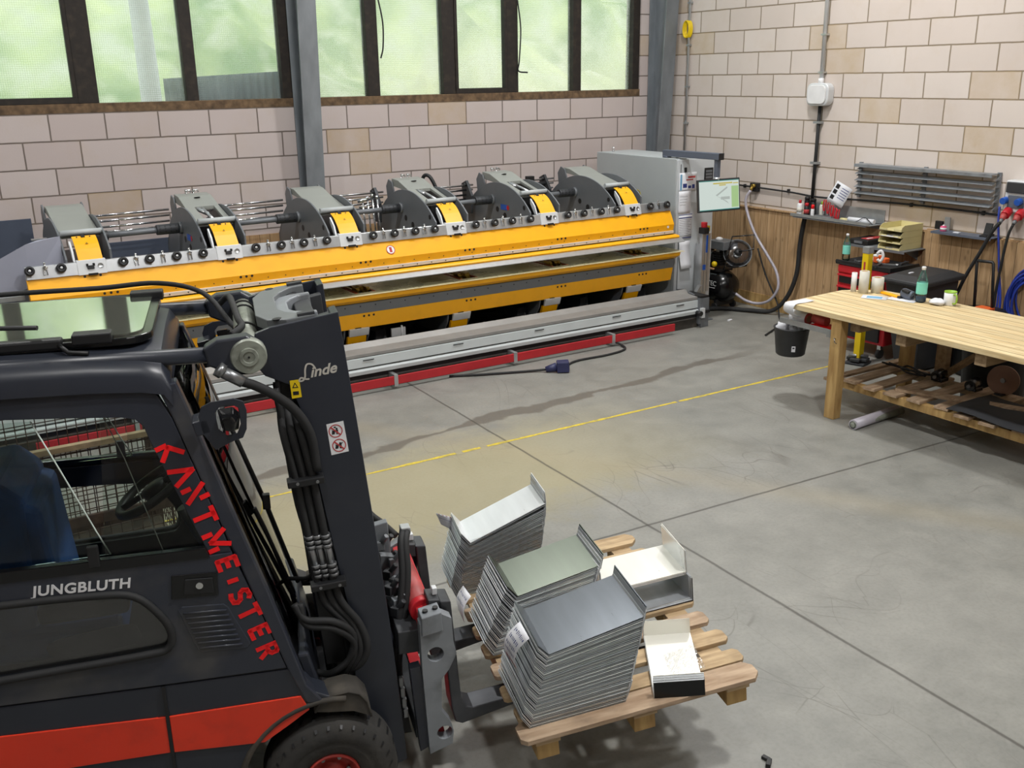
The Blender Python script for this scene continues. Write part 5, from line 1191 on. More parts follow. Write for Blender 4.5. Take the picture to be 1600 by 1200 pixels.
def plug():
    r = thing('power_coupling', 'dark blue power coupling lying on the floor in front of the machine', 'plug', (-3.62, -2.80, 0))
    T = frame((-3.63, -2.80, .055), (.82, -.5, 0.05), (0, 0, 1))
    MB().box((-.02, -.055, -.05), (.10, .055, .055), T).build('housing', 'blue_plug', r, bevel=.008)
    MB().prism(rrect(.075, .075, .012), .002, T @ frame((.101, 0, 0), (0, 1, 0), (1, 0, 0))).build('mouth', 'black', r)
    MB().cyl(T @ Vector((-.13, 0, -.02)), T @ Vector((-.02, 0, 0)), .028, .045, n=14).build('sleeve', 'blue_plug', r)
    single(MB().tube(spline([T @ Vector((-.12, 0, -.02)), (-3.85, -2.66, .016), (-4.1, -2.56, .014), (-4.35, -2.46, .014), (-4.6, -2.34, .014)], 6), .012, 8), 'power_cable', 'rubber', 'black cable running left from the blue coupling under the red strip', 'cable', (-4.2, -2.5, 0))
    single(MB().tube(spline([(-3.58, -2.78, .012), (-3.3, -2.62, .012), (-2.9, -2.62, .012), (-2.62, -2.56, .012), (-2.55, -2.42, .02), (-2.6, -2.32, .05)], 6), .012, 8), 'power_cable', 'rubber', 'black cable arching right from the blue coupling to the rail', 'cable', (-3, -2.6, 0))
plug()
single(MB().cbox((-.42, -1.60-.02, .008), (.09, .05, .012), rz=.3) if False else MB().cbox((-.80, -2.25, .006), (.07, .03, .01), rz=.3), 'paper_scrap', 'paper', 'small white scrap on the floor in front of the compressor', 'scrap', (-.8, -2.25, 0))
single(MB().cbox((-6.16, -7.96, .01), (.045, .02, .02), rz=.6).cbox((-6.145, -7.93, .008), (.02, .035, .014), rz=.2), 'metal_scrap', 'black', 'tiny dark metal offcut on the floor at the bottom edge', 'scrap', (-6.16, -7.95, 0), bevel=.002)
# ---------------------------------------------------------------- forklift
FK = Matrix.Translation((-7.54, -6.88, 0)) @ Matrix.Rotation(R(-16), 4, 'Z')   # x forward, y to its left, z up
from mathutils.geometry import tessellate_polygon
def holed(outer, holes, fn, th):
    """flat panel with holes; outer/holes in (s, z), fn(s, z) -> point, th = thickness vector"""
    loops = [[Vector((p[0], p[1], 0)) for p in l] for l in [outer]+holes]
    tris = tessellate_polygon(loops); pts = [p for l in loops for p in l]; n = len(pts); th = Vector(th)
    m = MB(FK); vs = [Vector(fn(p.x, p.y)) for p in pts]; vs += [v+th for v in vs]
    fs = [tuple(t) for t in tris]+[tuple(reversed([i+n for i in t])) for t in tris]
    k = 0
    for l in loops:
        c = len(l)
        for i in range(c): a = k+i; b = k+(i+1) % c; fs.append((a, b, b+n, a+n))
        k += c
    m.add(vs, fs); return m
def smooth_loop(pts, n=4):
    P = [Vector((p[0], p[1], 0)) for p in pts]; out = []
    m = len(P)
    for i in range(m):
        a, b, c, d = P[i-1], P[i], P[(i+1) % m], P[(i+2) % m]
        for k in range(n):
            t = k/n; q = .5*((2*b)+(c-a)*t+(2*a-5*b+4*c-d)*t*t+(3*b-a-3*c+d)*t**3); out.append((q.x, q.y))
    return out
def wl(z): return -.5+(.1067*(z-1.15) if z > 1.15 else 0)
def forklift():
    M0 = FK @ Matrix.Translation((-1.0, 0, 0))
    r = thing('forklift', 'dark blue-grey forklift with an orange stripe, its forks under the loaded pallet', 'forklift', m=M0)
    def B(): return MB(FK)
    def both(fn, name, mn, parent=r, **k):
        out = []
        for sgn in (1, -1):
            m = MB(FK); fn(m); 
            if sgn < 0: m.v = [Vector((v.x, -v.y, v.z)) for v in m.v]
            out.append(m.build(name, mn, parent, **k))
        return out
    # chassis sides
    arch = [(-.155+.33*math.cos(R(a)), .26+.33*math.sin(R(a))) for a in range(200, 84, -10)]
    side = [(-2.7, .16), (-.48, .16)]+arch[1:]+[(-.13, .60), (-.20, .64), (-.27, .745), (-.283, .752), (-.706, .770), (-1.22, .795), (-2.7, .80)]
    both(lambda m: m.sy(side, -.50, -.40), 'chassis_side', 'truck', bevel=.006)
    B().box((-2.7, -.41, .16), (-.5, .41, .60)).box((-2.7, -.48, .60), (-1.55, .48, 1.15)).build('chassis', 'truck', r, bevel=.02)
    both(lambda m: m.sy([(-2.7, .70), (-1.237, .686), (-.712, .648), (-.712, .500), (-1.064, .515), (-2.7, .54)], -.506, -.495), 'side_stripe', 'orange_red', bevel=.002)
    both(lambda m: m.sy([(-.700, .647), (-.246, .634), (-.219, .572), (-.30, .520), (-.388, .468), (-.700, .498)], -.506, -.495), 'side_stripe', 'orange_red', bevel=.002)
    B().sy([(-.712, .16), (-.700, .16), (-.700, .77), (-.712, .77)], -.508, -.49).build('panel_seam', 'black', r)
    B().sy([(-2.7, .797), (-1.22, .793), (-.706, .768), (-.283, .750), (-.283, .758), (-.706, .776), (-1.22, .801), (-2.7, .805)], -.494, -.488).build('door_gap', 'black', r)
    # doors (near side and mirrored far side)
    lw = smooth_loop([(-1.50, 1.17), (-1.16, 1.17), (-.872, 1.156), (-.755, 1.132), (-.684, 1.049), (-.655, .975), (-.672, .918), (-.742, .906), (-1.007, .901), (-1.50, .897), (-1.55, .95), (-1.56, 1.1)])
    low = [(-.287, .762), (-.367, 1.042), (-.430, 1.24), (-1.75, 1.265), (-1.75, .81), (-1.22, .803), (-.706, .778)]
    up = [(-.43, 1.24), (-.463, 1.364), (-.568, 1.72), (-.607, 1.805), (-.617, 1.815), (-.693, 1.827), (-.881, 1.852), (-1.063, 1.866), (-1.75, 1.866), (-1.75, 1.26), (-1.70, 1.26), (-1.70, 1.77), (-1.076, 1.772), (-.893, 1.758), (-.72, 1.742), (-.683, 1.732), (-.66, 1.705), (-.645, 1.653), (-.503, 1.243)]
    for sg in (1, -1):
        d = holed(low, [lw], lambda s, z: (s, sg*(-.503), z), (0, sg*.035, 0)).build('door', 'truck2', r, bevel=.003)
        holed(up, [], lambda s, z: (s, sg*wl(z)-sg*.003, z), (0, sg*.035, 0)).build('door_frame', 'truck', d, bevel=.003)
        c = Vector((sum(p[0] for p in lw)/len(lw), sum(p[1] for p in lw)/len(lw)))
        ring = [(p[0], p[1]) for p in lw]
        MB(FK).tube([(p[0], -sg*.505, p[1]) for p in ring], .014, 8, closed=True).build('window_seal', 'rubber', d)
        holed(ring, [], lambda s, z: (s, -sg*.49, z), (0, sg*.004, 0)).build('lower_pane', 'dark_glass' if sg == 1 else 'cab_glass', d)
        win = [(-1.70, 1.27), (-.512, 1.27), (-.645, 1.653), (-.66, 1.705), (-.72, 1.742), (-.893, 1.758), (-1.076, 1.772), (-1.70, 1.77)]
        holed([(-.83, 1.27), (-.512, 1.27), (-.645, 1.653), (-.66, 1.705), (-.72, 1.742), (-.79, 1.75)][:6], [], lambda s, z: (s, sg*wl(z)+sg*.012, z), (0, sg*.003, 0)).build('front_pane', 'cab_glass', d)
        holed([(-1.70, 1.27), (-.813, 1.281), (-.847, 1.364), (-.937, 1.603), (-.995, 1.752), (-1.70, 1.77)], [], lambda s, z: (s, sg*wl(z)+sg*.02, z), (0, sg*.003, 0)).build('sliding_pane', 'cab_glass', d)
        MB(FK).tube([(-.813, sg*wl(1.281)+sg*.02, 1.281), (-.847, sg*wl(1.36)+sg*.02, 1.364), (-.937, sg*wl(1.6)+sg*.02, 1.603), (-.995, sg*wl(1.75)+sg*.02, 1.752)], .0025, 6).build('pane_edge', 'edge_glass', d)
        MB(FK).tube([(-.65, sg*wl(1.275)+sg*.016, 1.275), (-.732, sg*wl(1.6)+sg*.016, 1.601), (-.78, sg*wl(1.74)+sg*.016, 1.745)], .0018, 6).build('pane_edge', 'edge_glass', d)
        MB(FK).sy([(-.50, 1.236), (-.512, 1.275), (-1.72, 1.30), (-1.72, 1.255)], -sg*.507, -sg*.48).build('window_sill', 'gloss_black', d, bevel=.003)
        for s in (-.86, -1.35): MB(FK).cbox((s, -sg*.505, 1.30), (.035, .02, .075)).build('pane_catch', 'black', d, bevel=.004)
        h = MB(FK).sy([(-.631, 1.190), (-.483, 1.180), (-.487, 1.092), (-.641, 1.101)], -sg*.508, -sg*.50).build('handle_recess', 'gloss_black', d, bevel=.003)
        MB(FK).sy([(-.59, 1.172), (-.50, 1.165), (-.50, 1.108), (-.60, 1.116)], -sg*.514, -sg*.508).build('handle', 'black', h, bevel=.004)
        MB(FK).cyl((-.545, -sg*.517, 1.143), (-.545, -sg*.512, 1.143), .012, n=12).build('lock', 'chrome', h)
        v = MB(FK).sy([(-.625, 1.055), (-.610, 1.068), (-.475, 1.055), (-.462, 1.043), (-.400, .885), (-.413, .868), (-.565, .880), (-.578, .893)], -sg*.506, -sg*.50).build('vent_panel', 'truck2', d, bevel=.003)
        for k in range(8):
            t = (k+.6)/8.6; z0 = 1.055-.175*t; s0 = -.612+.048*t
            MB(FK).cyl((s0, -sg*.507, z0), (s0+.142, -sg*.507, z0-.011), .0045, n=6).build('vent_rib', 'truck2', v)
        # grab recess inside the lower pane
        if sg == 1:
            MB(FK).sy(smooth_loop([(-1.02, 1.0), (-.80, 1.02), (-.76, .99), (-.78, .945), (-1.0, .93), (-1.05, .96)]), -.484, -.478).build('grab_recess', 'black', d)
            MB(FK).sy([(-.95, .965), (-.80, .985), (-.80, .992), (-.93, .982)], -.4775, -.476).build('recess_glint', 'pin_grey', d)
    # A pillars, roof
    def pillar(m):
        f = [(-.545, 1.845), (-.507, 1.724), (-.417, 1.403), (-.321, 1.072), (-.22, .674), (-.150, .575)]
        b = [(-.604, 1.826), (-.566, 1.72), (-.461, 1.364), (-.365, 1.042), (-.280, .745), (-.227, .60)]
        vs = []; n = len(f)
        for (s, z), (s2, z2) in zip(f, b):
            w = wl(z); vs += [(s, w-.006, z), (s2, w-.006, z2), (s2, w+.055, z2), (s, w+.055, z)]
        fs = [(0, 1, 2, 3), (4*n-1, 4*n-2, 4*n-3, 4*n-4)]
        for i in range(n-1):
            for k in range(4): a = 4*i+k; bb = 4*i+(k+1) % 4; fs.append((a, bb, bb+4, a+4))
        m.add(vs, fs)
    both(pillar, 'front_pillar', 'truck2', bevel=.008)
    both(lambda m: m.sy([(-1.75, .8), (-1.95, .8), (-1.85, 1.88), (-1.75, 1.88)], -.49, -.42), 'rear_pillar', 'truck', bevel=.01)
    m = B(); prof = [(-.445, 1.822), (-.44, 1.872), (-.425, 1.90), (-.38, 1.925), (-.30, 1.945), (0, 1.955), (.30, 1.945), (.38, 1.925), (.425, 1.90), (.44, 1.872), (.445, 1.822), (.30, 1.87), (-.30, 1.87)]
    ss = [(-.560, -.045), (-.585, -.015), (-.65, .0), (-.80, .012), (-1.05, .02), (-1.85, .02)]; vs = []
    vs = [(s, w*(1-.0), z+dz-(.012 if i == 0 else 0)) for i, (s, dz) in enumerate(ss) for (w, z) in prof]; n = len(prof)
    fs = [tuple(range(n)), tuple(reversed([(len(ss)-1)*n+k for k in range(n)]))]+[(i*n+k, i*n+(k+1) % n, (i+1)*n+(k+1) % n, (i+1)*n+k) for i in range(len(ss)-1) for k in range(n)]
    roof = m.add(vs, fs, True).build('roof', 'truck', r)
    md = roof.modifiers.new('es', 'EDGE_SPLIT'); md.split_angle = R(35)
    T = FK @ Matrix.Translation((-1.19, .02, 1.965)) @ Matrix.Rotation(R(0), 4, 'Y')
    MB(T).prism(rrect(1.16, .72, .10, 6), .016, None, -.01).build('glass_frame', 'gloss_black', roof, bevel=.004)
    MB(T).prism(rrect(1.10, .66, .08, 6), .022, None, .0165).build('roof_pane', 'roof_glass_op', roof)
    for s, w in ((-.79, -.33), (-.66, .30)):
        MB(FK).box((s-.06, w-.02, 1.97), (s+.06, w+.04, 2.005)).build('glass_hinge', 'black', roof, bevel=.005)
    # roof wiper at the near edge of the glass
    q = B().box((-1.10, -.345, 1.96), (-.88, -.30, 1.995)).build('wiper_motor', 'black', roof, bevel=.008)
    B().tube([(-.95, -.31, 2.03), (-1.2, -.22, 2.025), (-1.6, -.12, 2.02)], .008, 6).build('wiper_arm', 'black', q)
    B().tube([(-.9, -.33, 1.98), (-.86, -.37, 1.955), (-.80, -.38, 1.95)], .008, 6).build('washer_pipe', 'black', q)
    B().tube(spline([(-1.75, .42, 1.99), (-1.2, .45, 2.0), (-.85, .45, 2.0), (-.62, .42, 2.01), (-.45, .30, 1.98), (-.35, .05, 1.90), (-.30, -.05, 1.90)], 6), .010, 8).build('roof_hose', 'rubber', r)
    # windscreen
    f = [(-.555, 1.835), (-.517, 1.724), (-.427, 1.403), (-.331, 1.072), (-.23, .674), (-.20, .60)]
    m = B(); vs = []; nn = 6
    for (s, z) in f:
        for k in range(nn+1): w = -.44+.88*k/nn; vs.append((s+.035*(1-(w/.44)**2), w*(abs(wl(z))-.05)/.44, z))
    m.add(vs, [(i*(nn+1)+k, i*(nn+1)+k+1, (i+1)*(nn+1)+k+1, (i+1)*(nn+1)+k) for i in range(len(f)-1) for k in range(nn)], True).build('windscreen', 'cab_glass', r, solid=.004)
    # front scuttle with wiper
    B().sy([(-.25, .50), (-.15, .50), (-.20, .74), (-.27, .74)], -.40, .40).build('scuttle', 'truck', r, bevel=.01)
    wp = B().tube([(-.20, .05, .80), (-.30, .0, 1.20), (-.42, -.06, 1.62)], .009, 6).build('wiper', 'black', r)
    B().tube([(-.22, .0, .78), (-.31, -.08, 1.12), (-.34, -.10, 1.22)], .007, 6).build('wiper_link', 'black', wp)
    B().cyl((-.36, -.09, 1.05), (-.47, -.10, 1.68), .012, .008, n=6).build('wiper_blade', 'rubber', wp)
    B().cbox((-.295, -.05, 1.22), (.03, .03, .06)).build('wiper_joint', 'black', wp, bevel=.004)
    # worklamps on ring brackets either side
    ringo = [(-.482, 1.758), (-.470, 1.79), (-.439, 1.803), (-.369, 1.808), (-.340, 1.795), (-.332, 1.764), (-.338, 1.70), (-.352, 1.672), (-.380, 1.665), (-.440, 1.640), (-.475, 1.70)]
    ringi = [(-.430, 1.765), (-.415, 1.783), (-.375, 1.787), (-.358, 1.775), (-.355, 1.72), (-.368, 1.69), (-.40, 1.685), (-.425, 1.71)]
    for sg in (1, -1):
        b = holed(ringo, [ringi], lambda s, z: (s, -sg*.56, z), (0, sg*.006, 0)).build('lamp_bracket', 'truck', r, bevel=.002)
        MB(FK).cbox((-.475, -sg*.515, 1.72), (.05, .09, .05), ry=R(-12)).build('bracket_clamp', 'truck', b, bevel=.004)
        MB(FK).add([(-.425, -sg*.53, 1.77), (-.375, -sg*.53, 1.775), (-.352, -sg*.53, 1.75), (-.362, -sg*.53, 1.69), (-.415, -sg*.53, 1.70), (-.41, -sg*.60, 1.755), (-.38, -sg*.60, 1.76), (-.37, -sg*.60, 1.74), (-.378, -sg*.60, 1.71), (-.405, -sg*.60, 1.715)],
            [(0, 1, 2, 3, 4), (9, 8, 7, 6, 5)]+[(i, (i+1) % 5, (i+1) % 5+5, i+5) for i in range(5)]).build('work_lamp', 'gloss_black', b, bevel=.006)
    # tilt cylinders, yokes, pins, cross tube
    def cyl(m): m.cyl((-1.9, -.37, 1.945), (-.43, -.37, 1.908), .027, n=18)
    both(cyl, 'tilt_cylinder', 'truck')
    def yoke(m): m.sy([(-.45, 1.936), (-.405, 1.962), (-.31, 1.968), (-.255, 1.93), (-.25, 1.87), (-.30, 1.835), (-.36, 1.835), (-.44, 1.875)], -.40, -.335)
    both(yoke, 'cylinder_yoke', 'truck', bevel=.008)
    def pin(m): m.lathe([(.0001, .012), (.018, .012), (.020, .016), (.030, .016), (.032, .010), (.056, .010), (.060, .0), (.060, -.03)], frame((-.308, -.405, 1.90), (1, 0, 0), (0, -1, 0)), 48, False)
    pins = both(pin, 'pivot_pin', 'pin_grey')
    for o, sg in zip(pins, (1, -1)): MB(FK).cyl((-.308, -sg*.4175, 1.90), (-.308, -sg*.4185, 1.90), .004, n=8).build('grease_nipple', 'black', o)
    t = B().cyl((-.308, -.335, 1.90), (-.308, .335, 1.90), .042, n=22).build('cross_tube', 'pin_grey', r)
    for w in (-.1, .2, .28):
        B().cyl((-.308, w-.006, 1.90), (-.308, w+.006, 1.90), .047, n=22).build('tube_clip', 'rubber', t)
    B().tube(spline([(-.40, .30, 1.93), (-.36, .26, 1.97), (-.345, .1, 1.975), (-.33, -.12, 1.965), (-.32, -.20, 1.955), (-.36, -.25, 1.94)], 6), .012, 8).build('top_hose', 'rubber', r)
    # mast (tilted rails): outer slabs
    slab = [(-.28, 1.953), (-.231, 1.970), (-.146, 1.982), (.005, 2.006), (.041, 1.643), (.084, 1.181), (.121, .738), (.149, .29), (.157, .12), (.10, .10), (.065, .25), (.012, .36), (-.027, .42), (-.029, .566), (-.035, .85), (-.075, 1.127), (-.113, 1.402), (-.149, 1.664), (-.180, 1.76), (-.26, 1.80), (-.30, 1.86)]
    ms = both(lambda m: m.sy(slab, -.315, -.295), 'mast_slab', 'truck', bevel=.003)
    both(lambda m: m.sy([(-.02, 2.0), (.005, 2.006), (.157, .12), (.10, .11)], -.31, -.20), 'mast_flange', 'truck', bevel=.003)
    both(lambda m: m.sy([(-.16, 1.97), (-.10, 1.975), (.04, .35), (-.03, .35)], -.295, -.20), 'mast_rail', 'black', bevel=.003)
    both(lambda m: m.sy([(-.08, 1.96), (-.01, 1.975), (.12, .15), (.06, .15)], -.20, -.15), 'inner_rail', 'machine_dark', bevel=.003)
    B().sy([(-.12, 1.955), (-.06, 1.965), (-.045, 1.70), (-.105, 1.70)], -.14, .14).build('mast_crosshead', 'machine_dark', r, bevel=.004)
    both(lambda m: m.cyl((-.10, -.24, .4), (-.20, -.24, 1.93), .022, n=12), 'lift_cylinder', 'black')
    # recessed facets of the near slab head, C-shaped crown plate
    c = [(-.07, -.285), (-.17, -.290), (-.235, -.25), (-.27, -.15), (-.27, .15), (-.235, .25), (-.17, .290), (-.07, .285), (-.07, .235), (-.12, .23), (-.165, .17), (-.19, .10), (-.19, -.10), (-.165, -.17), (-.12, -.23), (-.07, -.235)]
    T = FK @ Matrix.Translation((.0, 0, 1.985)) @ Matrix.Rotation(R(-6), 4, 'Y')
    MB(T).prism(c, .022, None, -.02).build('crown_plate', 'crown', r, bevel=.004)
    MB(T).prism([(p[0]*.78+.0, p[1]*.62) for p in c], .005, None, -.06).build('inner_crown_plate', 'truck_steel', r, bevel=.006)
    for w in (-.27, .27):
        MB(T).cbox((-.10, w, .026), (.06, .03, .012)).build('wear_pad', 'machine_dark', r, bevel=.002)
        MB(T).cyl((-.20, w*.97, .020), (-.20, w*.97, .024), .016, n=12).build('crown_bolt', 'black', r)
    # decals
    T = FK @ frame((-.075, -.3155, 1.800), (.99, 0, .12), (0, -1, 0))
    text_mesh('inde', .052, 'maker_lettering', 'silver', r, T @ Matrix.Translation((.012, 0, 0)), shear=.35, offset=.0012, xs=1.05)
    m = MB(T)
    def sw(pts, w=.0045):
        P = spline([(x, y, 0) for x, y in pts], 6); vs = []
        for i, p in enumerate(P):
            t = (P[min(i+1, len(P)-1)]-P[max(i-1, 0)]).normalized(); nn = Vector((-t.y, t.x, 0))*w/2*(1 if 0 < i < len(P)-1 else .3)
            vs += [p+nn+Vector((0, 0, .0012)), p-nn+Vector((0, 0, .0012))]
        m.add(vs, [(2*i, 2*i+1, 2*i+3, 2*i+2) for i in range(len(P)-1)])
    sw([(-.010, .010), (-.02, .030), (-.036, .034), (-.046, .018), (-.052, -.010), (-.062, -.021), (-.074, -.020), (-.066, -.010), (-.050, -.018), (-.038, -.020)], .006)
    m.build('maker_initial', 'silver', r)
    def sticker(name, pts, mn, w=-.3158):
        return MB(FK).sy(pts, w, w+.001).build(name, mn, r)
    y = sticker('warning_sticker', [(-.179, 1.775), (-.146, 1.777), (-.142, 1.712), (-.176, 1.709)], 'yellow2', -.3162)
    m = MB(FK).sy([(-.172, 1.748), (-.151, 1.748), (-.162, 1.768)], -.3170, -.3165).sy([(-.171, 1.722), (-.151, 1.722), (-.151, 1.735), (-.171, 1.735)], -.3170, -.3165); m.build('warning_symbol', 'black', y)
    MB(FK).sy([(-.167, 1.751), (-.156, 1.751), (-.162, 1.762)], -.3174, -.3171).build('warning_triangle', 'yellow2', y)
    y = sticker('prohibition_sticker', [(-.065, 1.600), (-.004, 1.607), (.008, 1.489), (-.055, 1.481)], 'white')
    for (cs, cz) in ((-.034, 1.572), (-.025, 1.516)):
        T2 = FK @ frame((cs, -.3162, cz), (1, 0, 0), (0, -1, 0)); m = MB(T2); a = arc((0, 0), .025, 0, 360, 24); b = arc((0, 0), .0215, 0, 360, 24)
        for i in range(24): m.add([(*a[i], .0003), (*a[i+1], .0003), (*b[i+1], .0003), (*b[i], .0003)], [(0, 1, 2, 3)])
        m.prism([(-.018, .013), (-.015, .017), (.018, -.013), (.015, -.017)], .0008, None, .0005)
        m.build('prohibition_ring', 'ink_red', y)
        m = MB(T2).prism([(-.014, -.012), (-.004, -.012), (-.002, .0), (-.012, .004)], .0003).prism(arc((.004, .008), .004, 0, 360, 8)[:-1], .0003).prism([(.002, -.012), (.008, -.012), (.009, .004), (.001, .004)], .0003).prism([(-.006, .012), (.002, .012), (.002, .017), (-.006, .017)] if cz > 1.55 else [(.0, .0), (.014, .008), (.012, .011), (-.002, .004)], .0003)
        m.build('prohibition_symbol', 'black', y)
    # door lettering
    d = [o for o in COL.objects if o.parent == r and o.name.startswith('door') and not o.name.startswith('door_gap')][0]
    T = FK @ frame((-.91, -.5045, 1.193), (.998, 0, -.062), (0, -1, 0))
    text_mesh('JUNGBLUTH', .050, 'door_lettering', 'white', d, T, shear=.12, offset=.0013, xs=1.03, sp=1.06)
    T = FK @ frame((-.912, -.5040, 1.191), (.998, 0, -.062), (0, -1, 0))
    path = [(-.589, 1.614), (-.558, 1.531), (-.525, 1.460), (-.503, 1.377), (-.474, 1.287), (-.448, 1.205), (-.440, 1.135), (-.418, 1.073), (-.392, 1.005), (-.366, .925), (-.342, .845)]
    word = 'KANTMEISTER'
    for i, ch in enumerate(word):
        s0, z0 = path[i]
        a = Vector(path[max(i-1, 0)]); b = Vector(path[min(i+1, 10)]); t = (b-a).normalized()
        h = .070
        wd = {'I': .2, 'E': .58, 'S': .58, 'R': .62, 'T': .66, 'K': .62, 'A': .78, 'M': .8, 'N': .62}[ch]
        z = z0; w = wl(z)-.0045 if z > 1.24 else -.5040
        lean = Vector((0, .1067, 1)).normalized() if z > 1.24 else Vector((0, 0, 1))
        # reading direction t (down the pillar), letter tops towards the front
        X = Vector((t.x, (wl(z0+t.y*.1)-wl(z0))*10 if z > 1.24 else 0, t.y)).normalized()
        Yd = Vector((-t.y, 0, t.x)); 
        Nn = Vector((0, -1, .1067 if z > 1.24 else 0)).normalized(); X = (X-Nn*X.dot(Nn)).normalized(); Yd = Nn.cross(X)
        Mx = Matrix((X, Yd, Nn)).transposed().to_4x4(); Mx.translation = Vector((s0, w, z0))
        m = MB(FK @ Mx); strokes(m, ch, -wd*h/2-.002, -h*.48, h, .0165, Matrix())
        m.build('pillar_letter', 'bright_red', d)
    # hoses beside the mast slab
    hs = []
    for k, (ds, w) in enumerate(((0, -.335), (-.030, -.330), (-.058, -.33), (.012, -.322))):
        if k < 3:
            p = [(-.205+ds*.3, -.22, 1.74), (-.185+ds*.5, -.26, 1.70), (-.160+ds, w, 1.60), (-.130+ds, w, 1.41), (-.105+ds, w, 1.2), (-.085+ds, w, 1.0), (-.06+ds, w-.01, .90), (.0+ds*.8, w-.02, .80), (.02+ds*.8, w-.03, .70), (-.02+ds*.6, w-.02, .62), (-.09, w+.02, .60+ds*.6)]
            o = B().tube(spline(p, 6), .0145, 8).build('mast_hose', 'rubber', r)
            c = B()
            for q, z in enumerate((1.185, 1.165, 1.145, 1.065, 1.045, 1.025)): c.cyl((-.104+ds+(1.2-z)*.13, w, z), (-.1025+ds+(1.2-z)*.13, w, z-.013), .0185, n=10)
            c.cyl((-.099+ds, w, 1.14), (-.088+ds, w, 1.06), .015, n=8); c.build('hose_ferrule', 'steel_tool', o)
    p = [(-.392, -.42, 1.855), (-.35, -.42, 1.825), (-.30, -.41, 1.80), (-.234, -.39, 1.75), (-.17, -.37, 1.68), (-.125, -.35, 1.58), (-.112, -.34, 1.44)]
    o = B().tube(spline(p, 6), .017, 8).build('tilt_hose', 'rubber', r)
    B().cyl((-.40, -.42, 1.862), (-.335, -.42, 1.818), .021, n=10).cyl((-.412, -.42, 1.872), (-.395, -.42, 1.858), .026, n=6).build('hose_ferrule', 'steel_tool', o)
    for z, s in ((1.408, -.155), (.985, -.105)):
        cl = B().cbox((s, -.345, z), (.13, .05, .026), ry=R(-3)).build('hose_clamp', 'black', r, bevel=.004)
        for q in (-.03, .04): B().cyl((s+q, -.372, z), (s+q, -.368, z), .006, n=8).build('clamp_bolt', 'steel_tool', cl)
    B().tube(spline([(-.22, -.30, 1.80), (-.215, -.30, 1.6), (-.19, -.30, 1.3), (-.15, -.30, 1.1), (-.16, -.2, .95), (-.24, -.1, .90)], 5), .009, 6).build('thin_cable', 'rubber', r)
    B().tube(spline([(-.23, -.31, 1.75), (-.20, -.32, 1.5), (-.175, -.32, 1.38), (-.15, -.31, 1.15)], 5), .012, 6).build('thin_hose', 'rubber', r)
    B().sy([(-.235, 1.76), (-.16, 1.76), (-.115, 1.40), (-.065, .95), (-.04, .60), (-.13, .60), (-.16, 1.0), (-.205, 1.40)], -.275, -.262).build('hose_tray', 'black', r)
    # bent feed hoses between cab and mast foot
    for k in range(2):
        B().tube(spline([(-.235+.02*k, -.36, .93), (-.20, -.38, .87-.02*k), (-.10, -.39, .85-.03*k), (-.03, -.37, .77-.03*k), (-.05, -.36, .66), (-.12, -.34, .60), (-.17, -.30, .585)], 6), .0135, 8).build('feed_hose', 'rubber', r)
    # mudguards, front axle
    def fender(m):
        n = 8; vs = []
        P = [(-.20, .56), (-.18, .60), (-.135, .618), (-.075, .622), (-.035, .605), (-.008, .565), (.002, .52), (.004, .50)]
        for (s, z) in P: vs += [(s, -.50, z-.012), (s, -.40, z)]
        m.add(vs, [(2*i, 2*i+1, 2*i+3, 2*i+2) for i in range(len(P)-1)], True)
    both(fender, 'mudguard', 'dusty_black', solid=.008)
    both(lambda m: m.sy([(-.20, .55), (-.18, .59), (-.135, .607), (-.075, .611), (-.035, .594), (-.008, .55), (.004, .49), (-.06, .525), (-.155, .54)], -.497, -.487), 'mudguard_face', 'dusty_black')
    B().cyl((-.155, -.35, .26), (-.155, .35, .26), .09, n=14).build('front_axle', 'black', r)
    def arch_lip(m):
        P = [(-.155+.335*math.cos(R(a)), -.50, .26+.335*math.sin(R(a))) for a in range(190, 70, -8)]
        m.tube(P, .012, 6)
    both(arch_lip, 'arch_lip', 'dusty_black')
    for sg in (-1, 1):
        for (s, rad, zc) in ((-.155, .252, .252), (-1.9, .25, .25)):
            T = FK @ frame((s, sg*.335, zc), (1, 0, 0), (0, sg, 0))
            w0 = .185
            ty = MB(T).lathe([(.10, 0), (rad-.05, 0), (rad-.015, .02), (rad, .045), (rad, w0-.05), (rad-.012, w0-.022), (rad-.05, w0-.002), (rad-.075, w0+.003), (rad-.085, w0-.002), (rad-.10, w0+.0), (.125, w0-.006), (.108, w0-.015), (.10, w0-.03), (.10, 0)], None, 60).build('tyre', 'tyre', r)
            m = MB(T)
            for k in range(30):
                a = 2*PI*k/30
                m.add([(rad*1.006*math.cos(a), rad*1.006*math.sin(a), w0*.40), (rad*1.006*math.cos(a+.05), rad*1.006*math.sin(a+.05), w0*.40), (rad*1.006*math.cos(a+.13), rad*1.006*math.sin(a+.13), w0-.05), ((rad-.03)*math.cos(a+.14), (rad-.03)*math.sin(a+.14), w0-.004), ((rad-.03)*math.cos(a+.10), (rad-.03)*math.sin(a+.10), w0-.004), (rad*1.006*math.cos(a+.085), rad*1.006*math.sin(a+.085), w0-.05)], [(0, 1, 2, 5), (5, 2, 3, 4)])
            m.build('tread_groove', 'black', ty)
            rim = MB(T).lathe([(.105, 0), (.105, w0-.012), (.098, w0-.008), (.088, w0-.03), (.08, w0-.07), (.045, w0-.06), (.04, w0-.04), (.0001, w0-.04)], None, 36).build('rim', 'red_rim', r)
            for k in range(6):
                a = 2*PI*k/6; MB(T).cyl((.062*math.cos(a), .062*math.sin(a), w0-.07), (.062*math.cos(a), .062*math.sin(a), w0-.055), .008, n=6, smooth=False).build('wheel_nut', 'steel_tool', rim)
